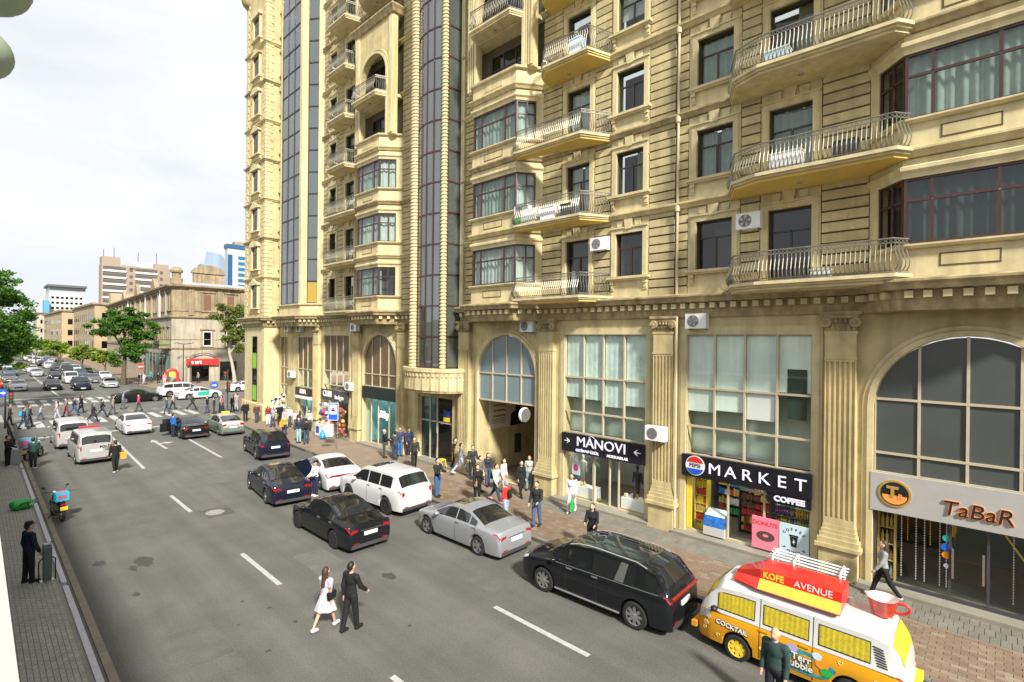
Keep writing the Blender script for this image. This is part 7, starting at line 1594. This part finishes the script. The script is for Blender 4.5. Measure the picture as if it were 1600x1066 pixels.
FZ = thing('chest_freezer', 'blue and white drinks freezer standing in the MARKET window', 'freezer')
b = MB(); b.box(18.95, 19.45, 7.22, 8.0, .3, .62, 1); b.add([(18.95, 7.22, .62), (19.45, 7.22, .62), (19.45, 8.0, .62), (18.95, 8.0, .62), (19.05, 7.22, 1.0), (19.45, 7.22, 1.2), (19.45, 8.0, 1.2), (19.05, 8.0, 1.0)], [(0, 4, 7, 3), (0, 1, 5, 4), (3, 7, 6, 2), (1, 2, 6, 5)], 0); b.build('cabinet', [mat('blue_ice_print', (.03, .16, .5), .3, var=.6, vscale=7), mat('pale_grey_panel', (.5, .5, .47), .4)], FZ)
MB().add([(19.06, 7.24, 1.003), (19.44, 7.24, 1.193), (19.44, 7.98, 1.193), (19.06, 7.98, 1.003)], [(0, 1, 2, 3)]).build('glass_lid', mat('frosty_lid', (.5, .58, .6), .1), FZ)
P1 = thing('poster_board', 'pink DONUTS poster on the MARKET front', 'poster'); MB().fbox(FPD, 5.38, 6.25, .32, 1.42, .02, .05).build('sheet', PINK, P1); text_on(FPD, 'DONUTS', 5.82, 1.2, .051, .2, RED, P1, depth=.003, bold=.004)
b = MB(); b.fpoly(FPD, [(5.8 + .3 * math.cos(2 * PI * k / 16), .78 + .17 * math.sin(2 * PI * k / 16)) for k in range(16)], .051, .056); b.build('donut', mat('chocolate_print', (.10, .05, .04), .5), P1); b = MB(); b.fpoly(FPD, [(5.8 + .1 * math.cos(2 * PI * k / 12), .80 + .05 * math.sin(2 * PI * k / 12)) for k in range(12)], .057, .060); b.build('donut_hole', PINK, P1)
P2 = thing('poster_board', 'pale blue COFFEE POWER poster on the MARKET front', 'poster'); MB().fbox(FPD, 4.46, 5.36, .28, 1.40, .02, .05).build('sheet', PALEBLUE, P2)
for k, ch in enumerate('COFFEE'): a = math.radians(140 - k * 20); text_on(FPD, ch, 4.91 - .38 * math.cos(a), .86 + .38 * math.sin(a), .051, .13, BLACK, P2, depth=.003, bold=.003, rot=a - PI / 2)
for k, ch in enumerate('POWER'): a = math.radians(220 + k * 25); text_on(FPD, ch, 4.91 - .40 * math.cos(a), .84 + .38 * math.sin(a), .051, .13, BLACK, P2, depth=.003, bold=.003, rot=a + PI / 2)
b = MB(); b.fpoly(FPD, [(4.79, 1.0), (5.03, 1.0), (4.99, .66), (4.83, .66)], .051, .056); b.fpoly(FPD, [(4.76, 1.01), (5.06, 1.01), (5.04, 1.06), (4.78, 1.06)], .051, .056); b.build('cup_print', BLACK, P2); b = MB(); b.fpoly(FPD, [(4.93, .93), (4.86, .82), (4.91, .82), (4.89, .73), (4.96, .85), (4.91, .85)], .057, .06); b.build('bolt_print', PALEBLUE, P2)
# MANOVI displays
for y0, y1, lab in ((13.1, 14.5, 'white display plinth with small goods in the left MANOVI window'), (10.6, 11.7, 'white display plinth with a dark handbag in the right MANOVI window')):
    t = thing('display_plinth', lab, 'plinth'); MB().box(19.2, 19.75, y0, y1, .36, .82).build('box', WHITEP, t); MB().box(19.18, 19.77, y0 - .02, y1 + .02, .24, .36).build('foot', mat('gold_foot', (.5, .38, .12), .4), t)
    r = random.Random(int(y0)); b = MB()
    for k in range(9): b.ball((r.uniform(19.28, 19.65), r.uniform(y0 + .1, y1 - .1), .90), (r.uniform(.05, .1), r.uniform(.05, .1), .09), 7, 5, r.choice((0, 4, 5, 7)))
    b.build('goods', PROD, t, kind='stuff')
for k, (y, c, lab) in enumerate(((14.2, (.6, .62, .58), 'pale dressed shop mannequin in the left MANOVI window'), (13.5, (.08, .22, .12), 'green dressed shop mannequin in the left MANOVI window'), (11.3, (.04, .04, .05), 'dark dressed shop mannequin in the right MANOVI window'))):
    m_ = prim_mesh('mannequin', [((0, 0, .0), (0, 0, .5), .09, .12), ((0, 0, .5), (0, 0, .78), .12, .15), ((-.15, 0, .82), (.15, 0, .82), .06, .06), ((0, 0, .82), (0, 0, .98), .045, .045), ((0, .01, 1.08), (.075, .09, .11)), ((-.19, 0, .8), (-.22, 0, .4), .045, .035), ((.19, 0, .8), (.22, 0, .4), .045, .035)], cloth(c), None, .035); m_.location = (19.9, y, .95); m_.rotation_euler = (0, 0, PI / 2); m_['label'] = lab; m_['category'] = 'mannequin'
t = thing('wall_art', 'pink flower print hanging in the MANOVI window', 'picture'); MB().fbox(FPD, 13.9, 14.35, 1.3, 1.9, -.25, -.22).build('sheet', PALEBLUE, t); b = MB(); b.fpoly(FPD, [(14.12 + .14 * math.cos(k * PI / 8), 1.62 + .16 * math.sin(k * PI / 8)) for k in range(16)], -.219, -.215); b.build('flower', mat('magenta_print', (.6, .05, .16), .5), t)
# TaBaR window
shelf('tan shelves with bottles at the edge of the TaBaR window', 19.4, 2.25, 2.66, .35, 2.35, 4, step=.11, pal=(5, 7, 4), frame=mat('tan_wood', (.55, .38, .14), .5), bottles=True)
for k, (y, c) in enumerate(((2.1, WHITEP), (1.95, ORANGE), (1.75, WHITEP), (1.55, WHITEP), (1.42, YELLOW), (1.2, WHITEP), (1.05, WHITEP), (-.35, WHITEP))):
    b = MB(); z = 2.4; zb = .4 if c is WHITEP else 1.5
    while z > zb: b.ball((19.55, y, z), (.018, .018, .03), 5, 4); z -= .075
    b.build('bead_string', c, label='%s bead string hanging in the TaBaR window, number %s from the fluted pilaster' % ({'white_print': 'white', 'orange_plastic': 'orange', 'yellow_plastic': 'yellow'}[c.name], ['one', 'two', 'three', 'four', 'five', 'six', 'seven', 'eight'][k]), cat='beads', group='bead strings in the bar window')
b = MB(); b.tube([(19.45, -.15, 2.35), (19.45, -1.3, .5)], .025, 6); b.build('light_tube', YELLOW, label='slanting yellow tube inside the TaBaR window', cat='tube')
for z, r, m_, nm in ((1.98, .09, mat('teal_decal', (.03, .42, .38), .4), 'teal'), (1.72, .12, BLUE, 'blue'), (1.50, .1, ORANGE, 'orange'), (1.2, .06, WHITEP, 'white')):
    b = MB(); b.fpoly(FPD, [(1.02 + r * 1.1 * math.cos(k * PI / 10), z + r * math.sin(k * PI / 10)) for k in range(20)], -.11, -.105); b.build('round_decal', m_, label='round %s decal on the TaBaR door glass' % nm, cat='sticker')
# teal shop rack
t = thing('clothes_rail', 'steel goods rail inside the teal lit shop', 'rail'); b = MB()
for z in (1.2, 1.6, 2.0): b.tube([(20.6, 28.6, z), (20.6, 30.6, z)], .025, 5)
for y in (28.6, 29.6, 30.6): b.tube([(20.6, y, .2), (20.6, y, 2.1)], .025, 5)
b.build('frame', STEEL, t)
MB().box(19.3, 19.36, 32.0, 33.0, .2, 2.4).build('glass_door_leaf', mat('pale_teal_door', (.5, .66, .64), .15), APT)
# ================================================================ street furniture
t = thing('bus_stop_sign', 'blue bus stop sign on a thin pole beside the white sports saloon', 'sign', (16.6, 31.6, .13)); MB().tube([(0, 0, 0), (0, 0, 3.2)], .025, 6).build('pole', GREYM, t)
FS = Fr((0, -.03), u=(-.72, .69)); FS = Fr((0.0, 0.0), u=(-.69, .72))
b = MB(); b.fbox(FS, -.05, .62, 1.95, 3.1, .03, .05); b.build('plate', WHITEP, t); b = MB(); b.fbox(FS, -.02, .59, 1.98, 3.07, .051, .055); b.build('blue_face', BLUE, t); b = MB(); b.fbox(FS, .06, .51, 2.35, 2.98, .056, .06); b.build('white_panel', WHITEP, t); b = MB(); b.fbox(FS, .16, .41, 2.55, 2.68, .061, .065); b.fbox(FS, .2, .37, 2.7, 2.76, .061, .065); b.build('bus_mark', BLACK, t)
def signal(label, x, y, h, heads, signs=(), arm=0):
    t = thing('traffic_light', label, 'traffic light', (x, y, .13), group='traffic lights at the junction'); MB().lathe((0, 0, 0), [(.09, 0), (.07, .3), (.055, h)], 10).build('pole', DKGREY, t, smooth=40)
    for dx, dy, z in heads:
        o = MB().box(dx - .14, dx + .14, dy - .12, dy + .12, z, z + .85).build('signal_head', BLACK, t)
        for k, m_ in enumerate((mat('green_lens', (.02, .10, .05), .3), mat('amber_lens', (.15, .09, .01), .3), RED)): MB().lathe((dx, dy - .12, z + .16 + k * .26), [(0, -.03), (.09, -.03), (.1, 0)], 12, axis='y').build('lens', m_, o)
    for dx, dy, z in signs:
        o = MB().lathe((dx, dy, z), [(0, -.02), (.33, -.02), (.33, .02), (0, .02)], 22, axis='y').build('blue_sign', BLUE, t)
        b = MB(); b.box(dx - .2, dx + .08, dy - .04, dy - .025, z - .05, z + .05); b.add([(dx + .22, dy - .03, z), (dx + .06, dy - .03, z + .13), (dx + .06, dy - .03, z - .13)], [(0, 1, 2)]); b.build('arrow', WHITEP, o)
    return t
signal('traffic light pole with blue arrow sign on the sandstone building corner', 16.68, 53.1, 4.3, [(-.25, 0, 3.3), (.0, -.2, 2.2)], [(-1.15, 0, 2.85)])
signal('traffic light pole with blue arrow sign on the left footway', 1.76, 56.7, 3.4, [(.32, 0, 2.0)], [(-.2, -.1, 2.8)])
signal('slender traffic light across the junction in front of the red shop sign', 23.1, 90.5, 4.2, [(0, -.1, 2.6)])
t = thing('no_entry_sign', 'red no entry sign on a post across the junction', 'sign', (17.0, 91.5, .13)); MB().tube([(0, 0, 0), (0, 0, 3.2)], .04, 6).build('post', GREYM, t); MB().lathe((0, -.05, 2.9), [(0, -.02), (.42, -.02), (.42, .02), (0, .02)], 20, axis='y').build('disc', RED, t); MB().box(-.3, .3, -.09, -.075, 2.82, 2.98).build('bar', WHITEP, t)
t = thing('tree_guard', 'low black railing round the dark spreading street tree', 'railing', (17.4, 96.0, .14))
for k in range(13): MB().tube([(-1.4 + k * .22, 0, 0), (-1.4 + k * .22, 0, .95)], .02, 4).build('bar', BLACK, t)
for z in (.12, .92): MB().tube([(-1.45, 0, z), (1.3, 0, z)], .025, 4).build('rail', BLACK, t)
t = thing('street_lamp', 'tall lamp post with twin arms in front of the old corner building', 'lamp', (22.6, 92.2, .13)); MB().lathe((0, 0, 0), [(.12, 0), (.08, 1.0), (.05, 6.2)], 8).build('post', BLACK, t); b = MB(); b.tube([(-1.0, 0, 6.4), (0, 0, 6.2), (1.0, 0, 6.3)], .05, 5); b.build('arms', BLACK, t); 
for x in (-1.1, 1.1): MB().ball((x, 0, 6.4), (.35, .2, .1), 10, 6).build('lantern', GREYM, t)
# parking terminal, cabinet
t = thing('parking_terminal', 'grey green parking terminal beside the officer', 'terminal', (1.56, 20.6, .135), math.radians(8)); b = MB(); b.add([(-.09, -.07, 0), (.09, -.07, 0), (.09, .07, 0), (-.09, .07, 0), (-.10, -.08, 1.02), (.10, -.08, 1.02), (.10, .08, 1.12), (-.10, .08, 1.12)], [(0, 1, 5, 4), (1, 2, 6, 5), (2, 3, 7, 6), (3, 0, 4, 7), (4, 5, 6, 7)]); b.build('body', mat('grey_green_metal', (.10, .13, .12), .4, .3), t); MB().box(-.08, .08, -.03, .07, 1.085, 1.13).build('panel', mat('pale_panel', (.45, .47, .45), .4), t); MB().box(-.16, .16, -.14, .14, 0, .03).build('foot', GREYM, t)
for s_ in (-1, 1): MB().tube([(s_ * .19, 0, .0), (s_ * .19, 0, .62), (s_ * .1, 0, .72)], .018, 5).build('guard_bar', BLACK, t)
t = thing('metal_cabinet', 'ribbed steel cabinet on the left footway between two men', 'cabinet', (1.62, 41.2, .135)); MB().box(-.3, .3, -.9, .9, 0, .85).build('case', GREYM, t)
for k in range(7): MB().box(-.312, .312, -.85 + k * .27, -.80 + k * .27, .03, .82).build('rib', mat('grey_metal_rib', (.5, .5, .5), .35, .7), t)
MB().tube([(.26, -.9, .95), (.26, 6, 1.0)], .04, 6).build('hand_rail', BLACK, t)
# guard fence by the left crossing
t = thing('guard_rail', 'black guard rail along the left kerb before the crossing', 'railing', (1.78, 43.5, .135))
for k in range(8): MB().tube([(0, k * 1.4, 0), (0, k * 1.4, 1.0)], .03, 5).build('post', BLACK, t)
for z in (.5, 1.0): MB().tube([(0, 0, z), (0, 9.8, z)], .03, 5).build('rail', BLACK, t)
# delivery bag on the ground
t = thing('delivery_bag', 'bright green insulated delivery bag lying on the left footway', 'bag', (1.45, 29.9, .14), math.radians(14)); prim_mesh('shell', [((-.2, -.12, .18), (.2, -.12, .20), .16, .17), ((-.2, .14, .2), (.2, .14, .2), .17, .16)], GREEN, t, .03, .06); b = MB(); b.tube([(-.18, -.3, .2), (-.1, -.34, .3), (.1, -.34, .3), (.18, -.3, .2)], .02, 5); b.build('strap', BLACK, t); text_on(Fr((.0, -.29), u=(1, 0)), 'w', .2, .22, -.05, .22, WHITEP, t, flip=False)
# two wheelers
def motorbike(label, x, y, rz, frame_m, boxm, z=0.0, name='motorcycle', plate=YELLOW, boxsz=(.36, .42, .34), boxz=.84):
    t = thing(name, label, 'motorcycle', (x, y, z), math.radians(rz)); R = .30       # local: faces +x
    for xx in (-.62, .66):
        b = MB(); b.lathe((0, 0, 0), [(R * .74, -.05), (R * .92, -.055), (R, -.03), (R, .03), (R * .92, .055), (R * .74, .05)], 22, axis='y', caps=False); w = b.build('wheel', TYRE, t, smooth=40); w.location = (xx, 0, R); b = MB(); b.lathe((0, 0, 0), [(R * .70, -.03), (R * .76, -.03), (R * .76, .03), (R * .70, .03), (R * .70, -.03)], 18, axis='y', caps=False)
        for k in range(6): b.tube([(0, 0, 0), (R * .72 * math.cos(k * PI / 3), 0, R * .72 * math.sin(k * PI / 3))], .012, 4)
        b.lathe((0, -.05, 0), [(.05, 0), (.05, .1)], 8, axis='y'); b.build('rim', GREYM, w)
    b = MB(); b.tube([(.66, .07, R), (.50, .07, .78), (.42, .05, .98)], .024, 6); b.tube([(.66, -.07, R), (.50, -.07, .78), (.42, -.05, .98)], .024, 6); b.build('fork', STEEL, t)
    b = MB(); b.tube([(.36, -.38, 1.06), (.40, -.2, 1.02), (.43, 0, .98), (.40, .2, 1.02), (.36, .38, 1.06)], .017, 6); b.build('handlebar', BLACK, t)
    prim_mesh('tank', [((.28, 0, .80), (.0, 0, .76), .13, .10)], frame_m, t, .03, .04); prim_mesh('seat', [((-.05, 0, .76), (-.62, 0, .80), .09, .10)], BLACK, t, .03, .04); prim_mesh('engine', [((.15, 0, .42), (-.15, 0, .40), .14, .16), ((.1, 0, .55), (-.3, 0, .6), .07, .07)], DKGREY, t, .035, .05)
    b = MB(); b.tube([(.45, 0, .9), (.1, 0, .62), (-.25, 0, .45), (-.62, 0, R)], .03, 6); b.tube([(-.62, .09, R), (-.45, .11, .75)], .02, 5); b.tube([(-.62, -.09, R), (-.45, -.11, .75)], .02, 5); b.tube([(.2, .14, .3), (-.3, .15, .28), (-.85, .17, .38)], [.03, .04, .05], 7); b.build('frame', BLACK, t)
    b = MB(); b.ball((.54, 0, .92), (.09, .1, .1), 10, 7); b.build('headlamp', HEAD, t, smooth=60)
    for xx, a0, a1 in ((.66, .3, 2.2), (-.62, .6, 2.6)):
        b = MB(); b.lathe((xx, -.06, R), [(R + .05, 0), (R + .05, .12)], 8, axis='y', a0=a0, a1=a1); b.build('mudguard', frame_m, t)
    for s_ in (-1, 1): b = MB(); b.tube([(.40, s_ * .28, 1.04), (.36, s_ * .36, 1.22)], .008, 4); b.ball((.36, s_ * .38, 1.25), (.02, .06, .045), 8, 5); b.build('mirror', BLACK, t)
    b = MB(); b.box(-.93, -.90, -.12, .12, .52, .66); b.build('number_plate', plate, t); b = MB(); b.box(-.9, -.84, -.08, .08, .7, .77); b.build('tail_light', TAIL, t)
    MB().tube([(.0, .12, .35), (.05, .32, .02)], .014, 5).build('side_stand', BLACK, t)
    if boxm:
        w, d_, h = boxsz; bx = MB(); bx.box(-.52 - w / 2, -.52 + w / 2, -d_ / 2, d_ / 2, boxz, boxz + h); q = bx.build('delivery_box', boxm, t); MB().box(-.53 - w / 2 - .003, -.52 - w / 2 + .03, -d_ * .32, d_ * .32, boxz + .1, boxz + h - .1).build('box_print', mat('red_blue_print', (.42, .08, .14), .5), q); MB().box(-.52 - w * .3, -.52 + w * .3, -d_ * .32, d_ * .32, boxz + h, boxz + h + .006).build('lid_print', MATS['red_blue_print'], q)
    return t
motorbike('black delivery motorcycle with blue box parked at the left kerb', 2.42, 27.9, 97, mat('black_tank', (.012, .012, .013), .3, coat=.4), CYAN)
motorbike('delivery scooter with a large blue box by the left kerb beyond the motorcycle', 2.55, 42.4, 60, mat('white_fairing', (.55, .55, .55), .4), CYAN, boxsz=(.6, .62, .55), boxz=.8, name='delivery_scooter')
# stool, stall, goods
t = thing('stool', 'yellow plastic stool outside the tower entrance', 'stool', (18.35, 22.85, .24)); b = MB(); b.box(-.17, .17, -.17, .17, .42, .46); b.build('seat', YELLOW, t)
for sx in (-1, 1):
    for sy in (-1, 1): MB().tube([(sx * .19, sy * .19, 0), (sx * .14, sy * .14, .42)], .026, 5).build('leg', YELLOW, t)
t = thing('market_stall', 'white counter stall with blue print outside the slate grey shop board', 'stall', (18.15, 36.6, .14)); MB().box(-.35, .35, -.75, .75, .05, .92).build('counter', WHITE, t); MB().box(-.36, -.351, .1, .6, .25, .75).build('front_print', BLUE, t); MB().box(-.36, .36, -.77, .77, .92, .96).build('counter_top', WHITEP, t)
b = MB(); r = random.Random(3)
for k in range(22): b.ball((r.uniform(-.28, .28), r.uniform(-.7, .7), 1.02 + .05 * r.random()), r.uniform(.05, .1), 7, 5, r.choice((0, 1, 0, 1, 4)))
b.build('toys', [RED, ORANGE, YELLOW, BLUE, WHITEP], t, kind='stuff')
def balls(name, label, cat, cx, cy, z0, z1, n, mats_, seed, sp=.3, rr=(.09, .16)):
    t = thing(name, label, cat, (cx, cy, 0)); b = MB(); r = random.Random(seed)
    for k in range(n): b.ball((r.uniform(-sp, sp), r.uniform(-sp, sp), r.uniform(z0, z1)), r.uniform(*rr), 8, 6, r.randrange(len(mats_)))
    b.build('toys', mats_, t, kind='stuff', smooth=60); MB().tube([(0, 0, .14), (0, 0, z1)], .025, 5).build('stand', GREYM, t); return t
balls('toy_stand', 'tall stand of dark red and brown toys at the edge of the slate grey shop', 'stand', 18.5, 34.6, .4, 2.4, 40, [PROD[5], PROD[0], PROD[7], PROD[5]], 1, .25)
balls('toy_stand', 'stand of blue and red balls behind the white counter stall', 'stand', 18.6, 37.6, 1.2, 2.5, 16, [RED, BLUE, WHITEP, BLUE], 2, .35)
balls('toy_stand', 'stand of white plush toys by the corner shop', 'stand', 18.2, 45.2, .9, 2.6, 44, [WHITEP, WHITEP, BLACK, PALEBLUE], 5, .45, (.08, .15))
t = thing('water_bag', 'bright blue plastic bag on the pavement by the white counter stall', 'bag', (17.6, 35.7, .14)); prim_mesh('sack', [((0, 0, .2), (0, 0, .42), .24, .16), ((0, 0, .42), (0, 0, .62), .08, .05)], mat('blue_plastic_bag', (.03, .30, .55), .25), t, .04, .08)
t = thing('handcart', 'loaded wooden handcart at the sandstone building corner', 'cart', (19.6, 56.0, .0)); MB().box(-.9, .9, -.45, .45, .55, .65).build('deck', mat('cart_wood', (.30, .20, .10), .8), t)
for sx in (-.6, .6): b = MB(); b.lathe((sx, -.5, .3), [(.3, 0), (.3, .07), (.22, .07)], 16, axis='y'); b.build('wheel', TYRE, t)
for k, (x, y, s3, m_) in enumerate(((-.5, 0, .55, mat('cardboard', (.42, .28, .16), .9)), (.15, .05, .6, MATS['cardboard']), (.6, -.1, .4, PINK), (-.2, -.1, .3, RED))): MB().box(x - .25, x + .25, y - .28, y + .28, .65 + (0 if k < 3 else .6), .65 + (0 if k < 3 else .6) + s3).build('load', m_, t)
manhole(16.75, 33.4, .135, .34, 'round dark manhole cover in the pavement by the bus stop sign', mat('dark_manhole_iron', (.12, .10, .08), .7, .3))
